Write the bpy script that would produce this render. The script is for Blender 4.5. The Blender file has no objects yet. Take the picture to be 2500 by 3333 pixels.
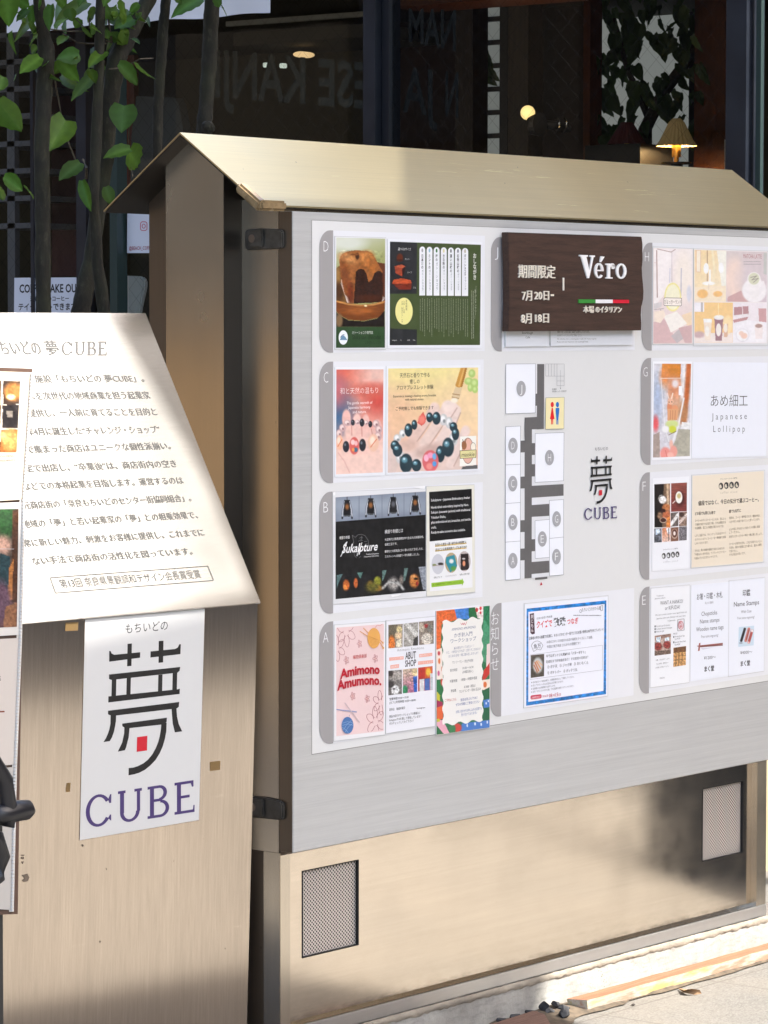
import bpy, bmesh, math, random
import numpy as np
from mathutils import Vector, Matrix

scene = bpy.context.scene
COL = scene.collection
R_ = math.radians
random.seed(4)

# ------------------------------------------------------------------ camera
CAM = np.array([-6.34121, -5.34762, 1.97639])
YAW, PITCH, ROLL, FPX = 0.8982428, 0.0585482, 0.00118215, 10623.7   # focal length in pixels of the 2500 x 3333 photo
_fw = np.array([math.sin(YAW)*math.cos(PITCH), math.cos(YAW)*math.cos(PITCH), -math.sin(PITCH)])
_rt = np.array([math.cos(YAW), -math.sin(YAW), 0.0])
_up = np.cross(_rt, _fw)
_rt, _up = math.cos(ROLL)*_rt+math.sin(ROLL)*_up, -math.sin(ROLL)*_rt+math.cos(ROLL)*_up
cam_data = bpy.data.cameras.new('camera')
cam = bpy.data.objects.new('camera', cam_data); COL.objects.link(cam)
cam_data.sensor_fit = 'VERTICAL'; cam_data.sensor_height = 36.0
cam_data.lens = FPX/3333.0*36.0
cam_data.clip_start = 0.1; cam_data.clip_end = 500
M = Matrix.Identity(4)
for i in range(3):
    M[i][0], M[i][1], M[i][2], M[i][3] = _rt[i], _up[i], -_fw[i], CAM[i]
cam.matrix_world = M
scene.camera = cam

# ------------------------------------------------------------------ world, sun, exposure
SUN_TO = Vector((0.40, -0.70, 1.0)).normalized()        # direction towards the sun
world = bpy.data.worlds.new('World'); scene.world = world; world.use_nodes = True
wn = world.node_tree; bg = wn.nodes['Background']
sky = wn.nodes.new('ShaderNodeTexSky'); sky.sky_type = 'NISHITA'; sky.sun_disc = False
sky.sun_elevation = math.asin(SUN_TO.z); sky.sun_rotation = math.atan2(SUN_TO.x, SUN_TO.y)
sky.air_density = 1.0; sky.dust_density = 3.5; sky.ozone_density = 0.8; sky.altitude = 100
wn.links.new(sky.outputs[0], bg.inputs[0]); bg.inputs[1].default_value = 0.15
sun_data = bpy.data.lights.new('sun', 'SUN'); sun_data.energy = 2.8; sun_data.angle = R_(0.5); sun_data.color = (1.0, 0.97, 0.91)
sun = bpy.data.objects.new('sun', sun_data); COL.objects.link(sun)
sun.rotation_euler = SUN_TO.to_track_quat('Z', 'Y').to_euler(); sun.location = (4, -5, 12)
vs = scene.view_settings
vs.view_transform = 'Standard'; vs.look = 'None'; vs.gamma = 1.0; vs.use_curve_mapping = False
vs.exposure = 2.2
scene.cycles.max_bounces = 8; scene.cycles.transparent_max_bounces = 12
scene.cycles.sample_clamp_indirect = 4.0; scene.cycles.caustics_reflective = False; scene.cycles.caustics_refractive = False

# ------------------------------------------------------------------ geometry helpers
def ray(px, py):
    px = np.asarray(px, float)[..., None]; py = np.asarray(py, float)[..., None]
    return _fw+(px-1250)/FPX*_rt-(py-1666.5)/FPX*_up
def on(px, py, axis, c):
    """the point of the plane {axis = c} seen at a photo pixel (a survey of the photograph)"""
    a = 'xyz'.index(axis); r = ray(px, py); return CAM+r*((c-CAM[a])/r[..., a])[..., None]
class Plane:
    def __init__(s, O, n): s.O = np.array(O, float); s.n = np.array(n, float)/np.linalg.norm(n)
    def at(s, px, py, off=0.0):
        r = ray(px, py); t = ((s.O-CAM)@s.n+off)/(r@s.n); return CAM+r*t[..., None]
def lin(c):
    c = np.asarray(c, float)/255.0
    return np.where(c <= 0.04045, c/12.92, ((c+0.055)/1.055)**2.4)

# ------------------------------------------------------------------ object helpers
def tag(o, label=None, cat=None, group=None, kind=None):
    if label: o['label'] = label
    if cat: o['category'] = cat
    if group: o['group'] = group
    if kind: o['kind'] = kind
    return o
def thing(name, label, cat, loc=(0, 0, 0), group=None):
    o = bpy.data.objects.new(name, None); COL.objects.link(o); o.location = loc; o.empty_display_size = 0.1
    return tag(o, label, cat, group)
class MB:
    """collects verts and faces in world coordinates, then links them as one mesh object"""
    def __init__(s): s.v = []; s.f = []; s.c = []
    def add(s, vs, fs, col=None):
        b = len(s.v); s.v += [tuple(map(float, p)) for p in vs]; s.f += [tuple(b+i for i in f) for f in fs]
        if col is not None:
            col = np.asarray(col, float); s.c += ([tuple(col)]*len(vs) if col.ndim == 1 else [tuple(c) for c in col])
        return s
    def box(s, x0, x1, y0, y1, z0, z1, col=None):
        v = [(x, y, z) for x in (x0, x1) for y in (y0, y1) for z in (z0, z1)]
        return s.add(v, [(0, 1, 3, 2), (4, 6, 7, 5), (0, 4, 5, 1), (2, 3, 7, 6), (0, 2, 6, 4), (1, 5, 7, 3)], col)
    def prism(s, prof, a0, a1, axis='x'):
        """extrude a 2-D profile along an axis (profile in the two other axes, in order)"""
        n = len(prof); v = []
        for a in (a0, a1):
            for p in prof:
                v.append((a, p[0], p[1]) if axis == 'x' else (p[0], a, p[1]) if axis == 'y' else (p[0], p[1], a))
        f = [tuple(range(n))[::-1], tuple(range(n, 2*n))]+[(i, (i+1) % n, n+(i+1) % n, n+i) for i in range(n)]
        return s.add(v, f)
    def tube(s, pts, rad, seg=10, cap=True):
        pts = [Vector(p) for p in pts]; n = len(pts); rad = rad if hasattr(rad, '__len__') else [rad]*n
        v = []; up = Vector((0.13, 0.31, 0.94))
        for i, p in enumerate(pts):
            d = (pts[min(i+1, n-1)]-pts[max(i-1, 0)]).normalized()
            a = d.cross(up)
            if a.length < 1e-3: a = d.cross(Vector((1, 0, 0)))
            a.normalize(); b = d.cross(a)
            for k in range(seg):
                t = 2*math.pi*k/seg; v.append(p+a*math.cos(t)*rad[i]+b*math.sin(t)*rad[i])
        f = [(i*seg+k, i*seg+(k+1) % seg, (i+1)*seg+(k+1) % seg, (i+1)*seg+k) for i in range(n-1) for k in range(seg)]
        if cap: f += [tuple(range(seg))[::-1], tuple(range((n-1)*seg, n*seg))]
        return s.add(v, f)
    def lathe(s, prof, cx, cy, seg=24, flute=0.0):
        v = []
        for r, z in prof:
            for k in range(seg):
                t = 2*math.pi*k/seg; q = r*(1+flute*(k % 2)); v.append((cx+q*math.cos(t), cy+q*math.sin(t), z))
        n = len(prof)
        return s.add(v, [(i*seg+k, i*seg+(k+1) % seg, (i+1)*seg+(k+1) % seg, (i+1)*seg+k) for i in range(n-1) for k in range(seg)])
    def build(s, name, mat, parent=None, bevel=0, smooth=False):
        me = bpy.data.meshes.new(name); me.from_pydata(s.v, [], s.f)
        if s.c:
            at = me.color_attributes.new('ink', 'FLOAT_COLOR', 'POINT')
            c = np.ones((len(s.v), 4), np.float32); c[:, :3] = np.array(s.c); at.data.foreach_set('color', c.ravel())
        me.materials.append(mat); me.update()
        o = bpy.data.objects.new(name, me); COL.objects.link(o)
        if parent is not None:
            o.parent = parent
            pl = Vector((0, 0, 0)); q = parent
            while q is not None: pl += q.location; q = q.parent
            me.transform(Matrix.Translation(-pl))
        if bevel or smooth:
            bm = bmesh.new(); bm.from_mesh(me)
            bmesh.ops.recalc_face_normals(bm, faces=bm.faces)
            if bevel: bmesh.ops.bevel(bm, geom=bm.edges[:], offset=bevel, segments=2, affect='EDGES', clamp_overlap=True)
            bm.to_mesh(me); bm.free()
        else:
            bm = bmesh.new(); bm.from_mesh(me)
            if not s.c: bmesh.ops.recalc_face_normals(bm, faces=bm.faces)
            bm.to_mesh(me); bm.free()
        if smooth:
            for p in me.polygons: p.use_smooth = True
        return o
def origin_to(o, loc):
    """move a parentless mesh object's origin to a point of the object, geometry staying put"""
    loc = Vector(loc); o.data.transform(Matrix.Translation(-loc)); o.location = loc; return o

# ------------------------------------------------------------------ materials
def mat(name):
    m = bpy.data.materials.new(name); m.use_nodes = True
    nt = m.node_tree; return m, nt, nt.nodes['Principled BSDF'], nt.nodes.new, nt.links.new
def coords(nt, sc=(1, 1, 1), rot=(0, 0, 0)):
    tc = nt.nodes.new('ShaderNodeTexCoord'); mp = nt.nodes.new('ShaderNodeMapping')
    mp.inputs['Scale'].default_value = sc; mp.inputs['Rotation'].default_value = rot
    nt.links.new(tc.outputs['Object'], mp.inputs[0]); return mp.outputs[0]
def noise(nt, vec, scale, detail=4, rough=0.55):
    n = nt.nodes.new('ShaderNodeTexNoise'); n.inputs['Scale'].default_value = scale; n.inputs['Detail'].default_value = detail
    n.inputs['Roughness'].default_value = rough; nt.links.new(vec, n.inputs['Vector']); return n.outputs['Fac']
def ramp(nt, fac, stops):
    r = nt.nodes.new('ShaderNodeValToRGB'); el = r.color_ramp.elements
    while len(el) < len(stops): el.new(0.5)
    for e, (p, c) in zip(el, stops): e.position = p; e.color = (*c, 1) if len(c) == 3 else c
    nt.links.new(fac, r.inputs[0]); return r.outputs[0]
def mixc(nt, fac, a, b, mode='MIX'):
    m = nt.nodes.new('ShaderNodeMix'); m.data_type = 'RGBA'; m.blend_type = mode
    for s, x in ((m.inputs[0], fac), (m.inputs[6], a), (m.inputs[7], b)):
        if hasattr(x, 'is_linked') or hasattr(x, 'links'): nt.links.new(x, s)
        else: s.default_value = x if not hasattr(x, '__len__') else (*x, 1)[:4]
    return m.outputs[2]
def maprange(nt, v, a, b, c, d):
    m = nt.nodes.new('ShaderNodeMapRange'); nt.links.new(v, m.inputs[0])
    for i, x in enumerate((a, b, c, d)): m.inputs[i+1].default_value = x
    return m.outputs[0]
def bump(nt, h, strength, dist=0.002):
    b = nt.nodes.new('ShaderNodeBump'); b.inputs['Strength'].default_value = strength; b.inputs['Distance'].default_value = dist
    nt.links.new(h, b.inputs['Height']); return b.outputs[0]
def plain(name, rgb, rough=0.6, metal=0.0, spec=0.5, vary=0.0, scale=8, emit=None, estr=0.0):
    m, nt, p, N, L = mat(name)
    p.inputs['Roughness'].default_value = rough; p.inputs['Metallic'].default_value = metal; p.inputs['Specular IOR Level'].default_value = spec
    if vary:
        f = noise(nt, coords(nt), scale, 5)
        L(ramp(nt, f, [(0.3, tuple(c*(1-vary) for c in rgb)), (0.7, tuple(min(1, c*(1+vary)) for c in rgb))]), p.inputs['Base Color'])
        L(maprange(nt, f, 0.3, 0.7, max(0.05, rough-0.1), min(1, rough+0.1)), p.inputs['Roughness'])
    else: p.inputs['Base Color'].default_value = (*rgb, 1)
    if emit: p.inputs['Emission Color'].default_value = (*emit, 1); p.inputs['Emission Strength'].default_value = estr
    return m
def steel(name, rgb, r0, r1, brush=(3, 3, 220), smudge=3.0, dirt=0.25, scratch=False, bstr=0.04, tangent=None, streak=0.05, grime=None):
    """stainless sheet: fine brushed streaks (which smear its reflections crosswise), smudges, specks and a few scratches"""
    m, nt, p, N, L = mat(name); p.inputs['Metallic'].default_value = 1.0
    o = coords(nt); st = noise(nt, coords(nt, brush), 1.0, 5, 0.65); s2 = noise(nt, coords(nt, tuple(b*.22 for b in brush)), 1.0, 5, 0.6)
    sm = noise(nt, o, smudge, 3, 0.5); sp = noise(nt, o, 48, 2, 0.5)
    c = mixc(nt, maprange(nt, st, 0.3, 0.7, 0, 1), tuple(x*(1-streak) for x in rgb), tuple(min(1, x*(1+streak)) for x in rgb))
    c = mixc(nt, maprange(nt, s2, 0.35, 0.7, 0, streak*4), c, tuple(x*0.82 for x in rgb))
    c = mixc(nt, maprange(nt, sm, 0.45, 0.75, 0, dirt), c, tuple(x*0.72 for x in rgb))
    c = mixc(nt, maprange(nt, sp, 0.775, 0.80, 0, 0.85), c, (0.06, 0.05, 0.04))
    r = maprange(nt, sm, 0.3, 0.7, r0, r1)
    if scratch:
        for rot, sc, lo, k0 in (((0.0, 0.7, 0.35), (0.9, 14, 14), 0.665-(.035 if scratch > 1 else 0), .7), ((0.2, -0.4, 0.9), (1.4, 26, 26), 0.69-(.045 if scratch > 1 else 0), .5)):
            w = noise(nt, coords(nt, sc, rot), 2.2, 8, 0.75); k = maprange(nt, w, lo, lo+.035, 0, k0*scratch); c = mixc(nt, k, c, tuple(min(1, x*1.25+.05) for x in rgb))
    if grime:   # dirt caught along the lower and upper edges of the sheet
        z = N('ShaderNodeSeparateXYZ'); L(o, z.inputs[0]); gn = noise(nt, coords(nt, (7, 7, 22)), 3.0, 7, 0.7)
        for a_, b_, k0 in grime:
            mm = N('ShaderNodeMath'); mm.operation = 'MULTIPLY'; L(maprange(nt, z.outputs[2], a_, b_, k0, 0), mm.inputs[0]); L(maprange(nt, gn, 0.35, 0.62, 0, 1), mm.inputs[1])
            c = mixc(nt, mm.outputs[0], c, (0.10, 0.075, 0.05))
        bl = noise(nt, coords(nt, (1, 1, 1.6)), 9, 6, 0.7); c = mixc(nt, maprange(nt, bl, 0.48, 0.72, 0, 0.07), c, (0.34, 0.28, 0.22)); r = mixc(nt, maprange(nt, bl, 0.42, 0.72, 0, 0.12), r, (0.34, 0.34, 0.34))
    L(c, p.inputs['Base Color']); L(r, p.inputs['Roughness']); L(bump(nt, st, bstr, 0.001), p.inputs['Normal'])
    if tangent is not None:
        v = N('ShaderNodeCombineXYZ')
        for i in range(3): v.inputs[i].default_value = float(tangent[i])
        p.inputs['Anisotropic'].default_value = 0.85; L(v.outputs[0], p.inputs['Tangent'])
    return m

def print_material(name, rough, spec):
    m, nt, p, N, L = mat(name)
    a = N('ShaderNodeAttribute'); a.attribute_name = 'ink'; o = coords(nt); f = noise(nt, o, 35, 3)
    L(mixc(nt, maprange(nt, f, 0.3, 0.7, 0.0, 0.03), a.outputs['Color'], (0.5, 0.5, 0.5)), p.inputs['Base Color'])
    p.inputs['Roughness'].default_value = rough; p.inputs['Specular IOR Level'].default_value = spec
    L(bump(nt, noise(nt, o, 9, 3), 0.12, 0.01), p.inputs['Normal'])
    return m
INK = print_material('printed_laminated_paper', 0.28, 0.5)
VINYL = print_material('printed_vinyl', 0.45, 0.4)
SLOPE = (0.0, 0.819, 0.574)
STEEL = steel('brushed_steel', (0.64, 0.575, 0.485), 0.20, 0.28, (300, 300, 3), 3.0, 0.15, .4, 0.005, (0, 1, 0))
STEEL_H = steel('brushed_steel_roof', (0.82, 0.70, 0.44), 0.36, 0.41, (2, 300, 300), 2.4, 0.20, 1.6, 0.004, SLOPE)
STEEL_KIOSK = steel('brushed_steel_upright', (0.55, 0.475, 0.40), 0.14, 0.18, (240, 240, 2.0), 2.2, 0.12, .5, 0.008, (0.97, 0.24, 0), .12)
STEEL_PANEL = steel('mill_steel_panel', (0.74, 0.655, 0.555), 0.10, 0.20, (3, 200, 200), 4.5, 0.16, .2, 0.006, None, .05, ((.155, .175, .75), (.155, .26, .14), (.62, .60, .6), (.62, .53, .12)))
STEEL_TOP = steel('brushed_steel_plate', (0.56, 0.545, 0.52), 0.21, 0.25, (2.5, 320, 320), 2.5, 0.06, 0, 0.006, None, .06)
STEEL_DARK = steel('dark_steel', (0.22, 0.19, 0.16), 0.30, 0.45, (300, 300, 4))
def mk_door():
    m, nt, p, N, L = mat('brushed_aluminium_door'); st = noise(nt, coords(nt, (2.2, 150, 150)), 1.0, 6, 0.75); sm = noise(nt, coords(nt), 2.5, 5)
    c = ramp(nt, st, [(0.25, (0.51, 0.51, 0.50)), (0.75, (0.645, 0.645, 0.63))]); c = mixc(nt, maprange(nt, sm, 0.5, 0.8, 0, 0.3), c, (0.46, 0.46, 0.46))
    L(c, p.inputs['Base Color']); p.inputs['Metallic'].default_value = 0.25; p.inputs['Roughness'].default_value = 0.42
    L(bump(nt, st, 0.25, 0.002), p.inputs['Normal']); return m
DOOR = mk_door()
def mk_grille():
    m, nt, p, N, L = mat('perforated_steel'); v = coords(nt)
    sx = N('ShaderNodeSeparateXYZ'); L(v, sx.inputs[0])
    def math_(op, a, b=None):
        n = N('ShaderNodeMath'); n.operation = op
        for i, x in enumerate((a, b)):
            if x is None: continue
            if isinstance(x, (int, float)): n.inputs[i].default_value = x
            else: L(x, n.inputs[i])
        return n.outputs[0]
    PX, PZ = 0.0125, 0.0105
    def lattice(dx, dz):
        a = math_('SUBTRACT', math_('FRACT', math_('ADD', math_('DIVIDE', sx.outputs[0], PX), dx)), 0.5)
        b = math_('SUBTRACT', math_('FRACT', math_('ADD', math_('DIVIDE', sx.outputs[2], PZ), dz)), 0.5)
        a = math_('MULTIPLY', a, PX); b = math_('MULTIPLY', b, PZ)
        return math_('SQRT', math_('ADD', math_('MULTIPLY', a, a), math_('MULTIPLY', b, b)))
    d = math_('MINIMUM', lattice(0.0, 0.0), lattice(0.5, 0.5)); hole = maprange(nt, d, 0.0023, 0.0031, 1, 0)
    p.inputs['Metallic'].default_value = 0.35; p.inputs['Roughness'].default_value = 0.4; p.inputs['Base Color'].default_value = (0.72, 0.65, 0.60, 1)
    k = N('ShaderNodeBsdfDiffuse'); k.inputs[0].default_value = (0.012, 0.01, 0.009, 1)
    mx = N('ShaderNodeMixShader'); L(hole, mx.inputs[0]); L(p.outputs[0], mx.inputs[1]); L(k.outputs[0], mx.inputs[2])
    L(mx.outputs[0], nt.nodes['Material Output'].inputs[0]); return m
GRILLE = mk_grille()
BLACK = plain('black_rubber', (0.012, 0.012, 0.013), 0.5)
DARKGAP = plain('dark_seal', (0.01, 0.009, 0.008), 0.8)
LATCH = plain('grey_zinc_latch', (0.10, 0.095, 0.085), 0.42, 0.6, vary=0.25, scale=40)
LATCH_HI = plain('worn_latch_button', (0.25, 0.21, 0.18), 0.35, 0.8)
AMBER = plain('yellowed_bumper', (0.30, 0.21, 0.11), 0.25, 0.0, 0.7, vary=0.35, scale=30)
def mk_wood(name, dark, light, sc=(1.2, 14, 14), rough=0.6, bs=0.3):
    m, nt, p, N, L = mat(name); w = noise(nt, coords(nt, sc), 6, 8, 0.65); f = noise(nt, coords(nt, (sc[0]*3, sc[1]*4, sc[2]*4)), 12, 4)
    c = ramp(nt, w, [(0.3, dark), (0.7, light)]); c = mixc(nt, maprange(nt, f, 0.55, 0.75, 0, 0.5), c, tuple(x*0.5 for x in dark))
    L(c, p.inputs['Base Color']); p.inputs['Roughness'].default_value = rough; L(bump(nt, w, bs, 0.004), p.inputs['Normal']); return m
WALNUT = mk_wood('dark_walnut', (0.030, 0.014, 0.009), (0.072, 0.036, 0.024))
def mk_plank():
    m, nt, p, N, L = mat('painted_lumber'); o = coords(nt); w = noise(nt, coords(nt, (1.0, 30, 30)), 4, 8, 0.7); q = noise(nt, coords(nt, (1.5, 8, 8)), 3.0, 6, 0.65)
    s = N('ShaderNodeSeparateXYZ'); g = N('ShaderNodeNewGeometry'); L(g.outputs['Normal'], s.inputs[0])
    top = ramp(nt, w, [(0.3, (0.20, 0.072, 0.032)), (0.7, (0.34, 0.155, 0.085))])
    side = ramp(nt, q, [(0.40, (0.40, 0.32, 0.12)), (0.52, (0.42, 0.375, 0.31)), (0.62, (0.34, 0.20, 0.13))])
    L(mixc(nt, maprange(nt, s.outputs[2], 0.3, 0.6, 0, 1), side, top), p.inputs['Base Color'])
    p.inputs['Roughness'].default_value = 0.8; L(bump(nt, w, 0.5, 0.003), p.inputs['Normal']); return m
PLANK = mk_plank()
def mk_concrete(name, a, b, pit=True):
    m, nt, p, N, L = mat(name); o = coords(nt); f = noise(nt, o, 7, 9, 0.65); g = noise(nt, coords(nt, (3, 3, 14)), 6, 6, 0.6)
    c = ramp(nt, f, [(0.3, a), (0.7, b)]); c = mixc(nt, maprange(nt, g, 0.5, 0.75, 0, 0.5), c, tuple(x*0.5 for x in a))
    h = f
    if pit:
        v = N('ShaderNodeTexVoronoi'); v.inputs['Scale'].default_value = 90; L(coords(nt, (1, 1, 1.5)), v.inputs['Vector'])
        k = maprange(nt, v.outputs['Distance'], 0.10, 0.22, 1, 0); gate = maprange(nt, noise(nt, o, 5, 3), 0.56, 0.66, 0, 1)
        mm = N('ShaderNodeMath'); mm.operation = 'MULTIPLY'; L(k, mm.inputs[0]); L(gate, mm.inputs[1])
        c = mixc(nt, mm.outputs[0], c, (0.04, 0.036, 0.03))
    L(c, p.inputs['Base Color']); p.inputs['Roughness'].default_value = 0.9; L(bump(nt, h, 0.6, 0.012), p.inputs['Normal']); return m
CONCRETE = mk_concrete('cast_concrete', (0.27, 0.258, 0.23), (0.44, 0.425, 0.385))
MORTAR = mk_concrete('crumbly_mortar', (0.22, 0.19, 0.15), (0.38, 0.33, 0.26))

# ------------------------------------------------------------------ lettering and printed pictures
_tc = bpy.data.curves.new('lettering_source', 'FONT'); _to = bpy.data.objects.new('lettering_source', _tc); _tc.resolution_u = 2
_tcache = {}
def glyphs(s, off=0.0, space=1.0, ext=0.0):
    key = (s, off, space, ext)
    if key not in _tcache:
        _tc.body = s; _tc.offset = off; _tc.space_character = space; _tc.extrude = ext
        m = _to.to_mesh(); v = np.empty(len(m.vertices)*3); m.vertices.foreach_get('co', v)
        _tcache[key] = (v.reshape(-1, 3), [tuple(p.vertices) for p in m.polygons]); _to.to_mesh_clear()
    return _tcache[key]
def cjk(s): return any(ord(ch) > 0x2E80 for ch in s)
FADE = 0.0
def lattice_noise(x, y, seed):
    xi = np.floor(x).astype(int); yi = np.floor(y).astype(int); fx = x-xi; fy = y-yi
    fx = fx*fx*(3-2*fx); fy = fy*fy*(3-2*fy)
    def h(a, b):
        n = np.sin(a*127.1+b*311.7+seed*74.7)*43758.5453; return n-np.floor(n)
    return (h(xi, yi)*(1-fx)+h(xi+1, yi)*fx)*(1-fy)+(h(xi, yi+1)*(1-fx)+h(xi+1, yi+1)*fx)*fy
def inside(px, py, poly):
    r = np.zeros(px.shape, bool); n = len(poly)
    for i in range(n):
        (x0, y0), (x1, y1) = poly[i], poly[(i+1) % n]
        if y0 != y1: r ^= ((y0 > py) != (y1 > py)) & (px < (x1-x0)*(py-y0)/(y1-y0)+x0)
    return r
def seg_dist(px, py, pts):
    d = np.full(px.shape, 1e9)
    for (x0, y0), (x1, y1) in zip(pts, pts[1:]):
        L2 = (x1-x0)**2+(y1-y0)**2+1e-9; t = np.clip(((px-x0)*(x1-x0)+(py-y0)*(y1-y0))/L2, 0, 1)
        d = np.minimum(d, np.hypot(px-x0-t*(x1-x0), py-y0-t*(y1-y0)))
    return d
class Art:
    """draws flat printed work on a plane; coordinates are (ox + k*x, oy + k*y) photo pixels, so that sizes are as surveyed"""
    def __init__(s, plane, ox, oy, k, base=0.0015):
        s.pl = plane; s.ox = ox; s.oy = oy; s.k = k; s.off = base; s.parts = {}; s.cur = None
    def part(s, name): s.name = name; s.cur = s.parts.setdefault(name, MB()); return s
    def piece(s, name): s.name = name; s.cur = s.parts[(name, len(s.parts))] = MB(); return s
    def step(s, d=0.000025): s.off += d
    def P(s, x, y, extra=0.0): return s.pl.at(s.ox+s.k*np.asarray(x, float), s.oy+s.k*np.asarray(y, float), s.off+extra)
    def poly(s, pts, col, hold=False):
        if not hold: s.step()
        p = np.array(pts, float); s.cur.add(s.P(p[:, 0], p[:, 1]), [tuple(range(len(pts)))[::-1]], lin(col)); return s
    def ell(s, x, y, rx, ry, col, n=28):
        return s.poly([(x+rx*math.cos(2*math.pi*i/n), y+ry*math.sin(2*math.pi*i/n)) for i in range(n)], col)
    def line(s, pts, w, col, closed=False, hold=False):
        if not hold: s.step()
        pts = list(pts)+([pts[0]] if closed else [])
        for (x0, y0), (x1, y1) in zip(pts, pts[1:]):
            L = math.hypot(x1-x0, y1-y0) or 1; nx, ny = -(y1-y0)/L*w/2, (x1-x0)/L*w/2
            s.poly([(x0+nx, y0+ny), (x1+nx, y1+ny), (x1-nx, y1-ny), (x0-nx, y0-ny)], col, True)
        return s
    def text(s, t, xl, yb, xr, h, col, ybr=None, bold=0.0, space=1.0, shear=0.0, arc=0.0, ext=0.0, mincho=0.0, fit=True):
        """a line of lettering from baseline point (xl, yb) to (xr, ybr); h = height of its capitals / ideographs"""
        s.step()
        v, f = glyphs(t, bold, space, ext)
        if not len(v): return s
        P0 = s.P(xl, yb); hz = np.cross(np.array((0, 0, 1.0)), s.pl.n); hz /= np.linalg.norm(hz)
        P1 = s.P(xr, yb if ybr is None else ybr)
        if ybr is None:  # keep the line level on the plane
            r = ray(s.ox+s.k*xr, s.oy+s.k*yb); q = s.P(xr, yb); P1 = P0+hz*((q-P0)@hz)
        up = np.cross(s.pl.n, hz); U = P1-P0
        Hh = (s.P(xl, yb-h)-P0)@up
        x0, x1 = v[:, 0].min(), v[:, 0].max()
        c = cjk(t); g0, g1 = (-0.08, 0.84) if c else (0.0, 0.682)
        yy = (v[:, 1]-(g0 if c else 0))/(g1-g0)*Hh; xx = (v[:, 0]-x0)/(x1-x0)
        if arc: yy = yy+arc*Hh*(1-(2*xx-1)**2)
        if shear: xx = xx+shear*yy/np.linalg.norm(U)
        zz = v[:, 2] if ext else np.zeros(len(v))
        reps = (0.0,) if not mincho else (-mincho, 0.0, mincho)
        for i, m in enumerate(reps):
            pts = P0+np.outer(xx+m*Hh/np.linalg.norm(U), U)+np.outer(yy, up)+np.outer(zz-zz.min()+i*0.000008, s.pl.n)
            s.cur.add(pts, f, lin(col))
        s.off += 0.000008*(len(reps)-1); return s
    def vtext(s, t, xc, y0, y1, w, col, bold=0.0):
        """a column of lettering, top to bottom"""
        s.step(); hz = np.cross(np.array((0, 0, 1.0)), s.pl.n); hz /= np.linalg.norm(hz); up = np.cross(s.pl.n, hz)
        n = len(t); W = abs((s.P(xc+w/2, y0)-s.P(xc-w/2, y0))@hz)
        for i, ch in enumerate(t):
            if ch in ' 　': continue
            a = s.P(xc, y0+(y1-y0)*i/n); b = s.P(xc, y0+(y1-y0)*(i+1)/n); H = abs((a-b)@up)
            v, f = glyphs('|' if ch in 'ー' else ch, bold)
            if not len(v): continue
            cx = (v[:, 0].min()+v[:, 0].max())/2; mid = (a+b)/2
            if ch == 'ー': vx = (v[:, 0]-cx)*W; vy = (v[:, 1]-v[:, 1].mean())*H*0.8
            elif ch in 'ョュャッ': vx = (v[:, 0]-cx)*W; vy = (v[:, 1]-0.30)*H
            else: vx = (v[:, 0]-0.5)*W; vy = (v[:, 1]-0.38)*H
            s.cur.add(mid+np.outer(vx, hz)+np.outer(vy, up), f, lin(col))
        return s
    def greek(s, x0, y0, x1, y1, n, h, col, seed=1, vertical=False):
        """print too small to read in the photograph: rows of tiny uneven marks"""
        s.step(); rnd = random.Random(seed)
        for i in range(n):
            t = i/max(1, n-1)
            if vertical:
                x = x0+(x1-x0)*t; y = y0+rnd.uniform(0, 12); end = y1-rnd.uniform(0, 0.25)*(y1-y0)
                while y < end:
                    l = rnd.uniform(0.5, 1.0)*h; s.poly([(x-h*.3, y), (x+h*.3*rnd.uniform(.5, 1), y), (x+h*.3, y+l), (x-h*.2, y+l)], col, True); y += l+h*rnd.uniform(.25, .6)
            else:
                y = y0+(y1-y0)*t; x = x0; end = x1-rnd.uniform(0, 0.2)*(x1-x0)
                while x < end:
                    l = rnd.uniform(0.3, .9)*h; s.poly([(x, y-h*rnd.uniform(.6, 1)), (x+l, y-h*.8), (x+l, y), (x, y)], col, True); x += l+h*rnd.uniform(.15, .35)
        return s
    def paint(s, quad, ops, step=5.0, split=True):
        """a printed photograph: a fine grid of ink colours mixed from soft shapes; quad = TL, TR, BR, BL"""
        s.step(); q = np.array(quad, float)
        if split and s.cur.v: s.cur = s.parts[(s.name, len(s.parts))] = MB()
        nx = max(2, int(np.linalg.norm(q[1]-q[0])/step)); ny = max(2, int(np.linalg.norm(q[3]-q[0])/step))
        U, V = np.meshgrid(np.linspace(0, 1, nx+1), np.linspace(0, 1, ny+1))
        X = (q[0][0]*(1-U)+q[1][0]*U)*(1-V)+(q[3][0]*(1-U)+q[2][0]*U)*V
        Y = (q[0][1]*(1-U)+q[1][1]*U)*(1-V)+(q[3][1]*(1-U)+q[2][1]*U)*V
        C = np.full(X.shape+(3,), 200.0)
        for o in ops:
            k = o[0]
            if k == 'f': C[:] = o[1]; continue
            if k == 'g':
                (xa, ya, ca), (xb, yb, cb) = o[1], o[2]; L2 = (xb-xa)**2+(yb-ya)**2
                t = np.clip(((X-xa)*(xb-xa)+(Y-ya)*(yb-ya))/L2, 0, 1)[..., None]; C[:] = np.array(ca)*(1-t)+np.array(cb)*t; continue
            if k == 'n':
                a, sx, sy, sd = o[1:5]; n = lattice_noise(X/sx, Y/sy, sd)*.6+lattice_noise(X/sx*2.1, Y/sy*2.1, sd+3)*.4
                msk = inside(X, Y, o[5])[..., None] if len(o) > 5 else 1.0
                C[:] = C*(1+a*(n[..., None]*2-1)*msk); continue
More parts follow.
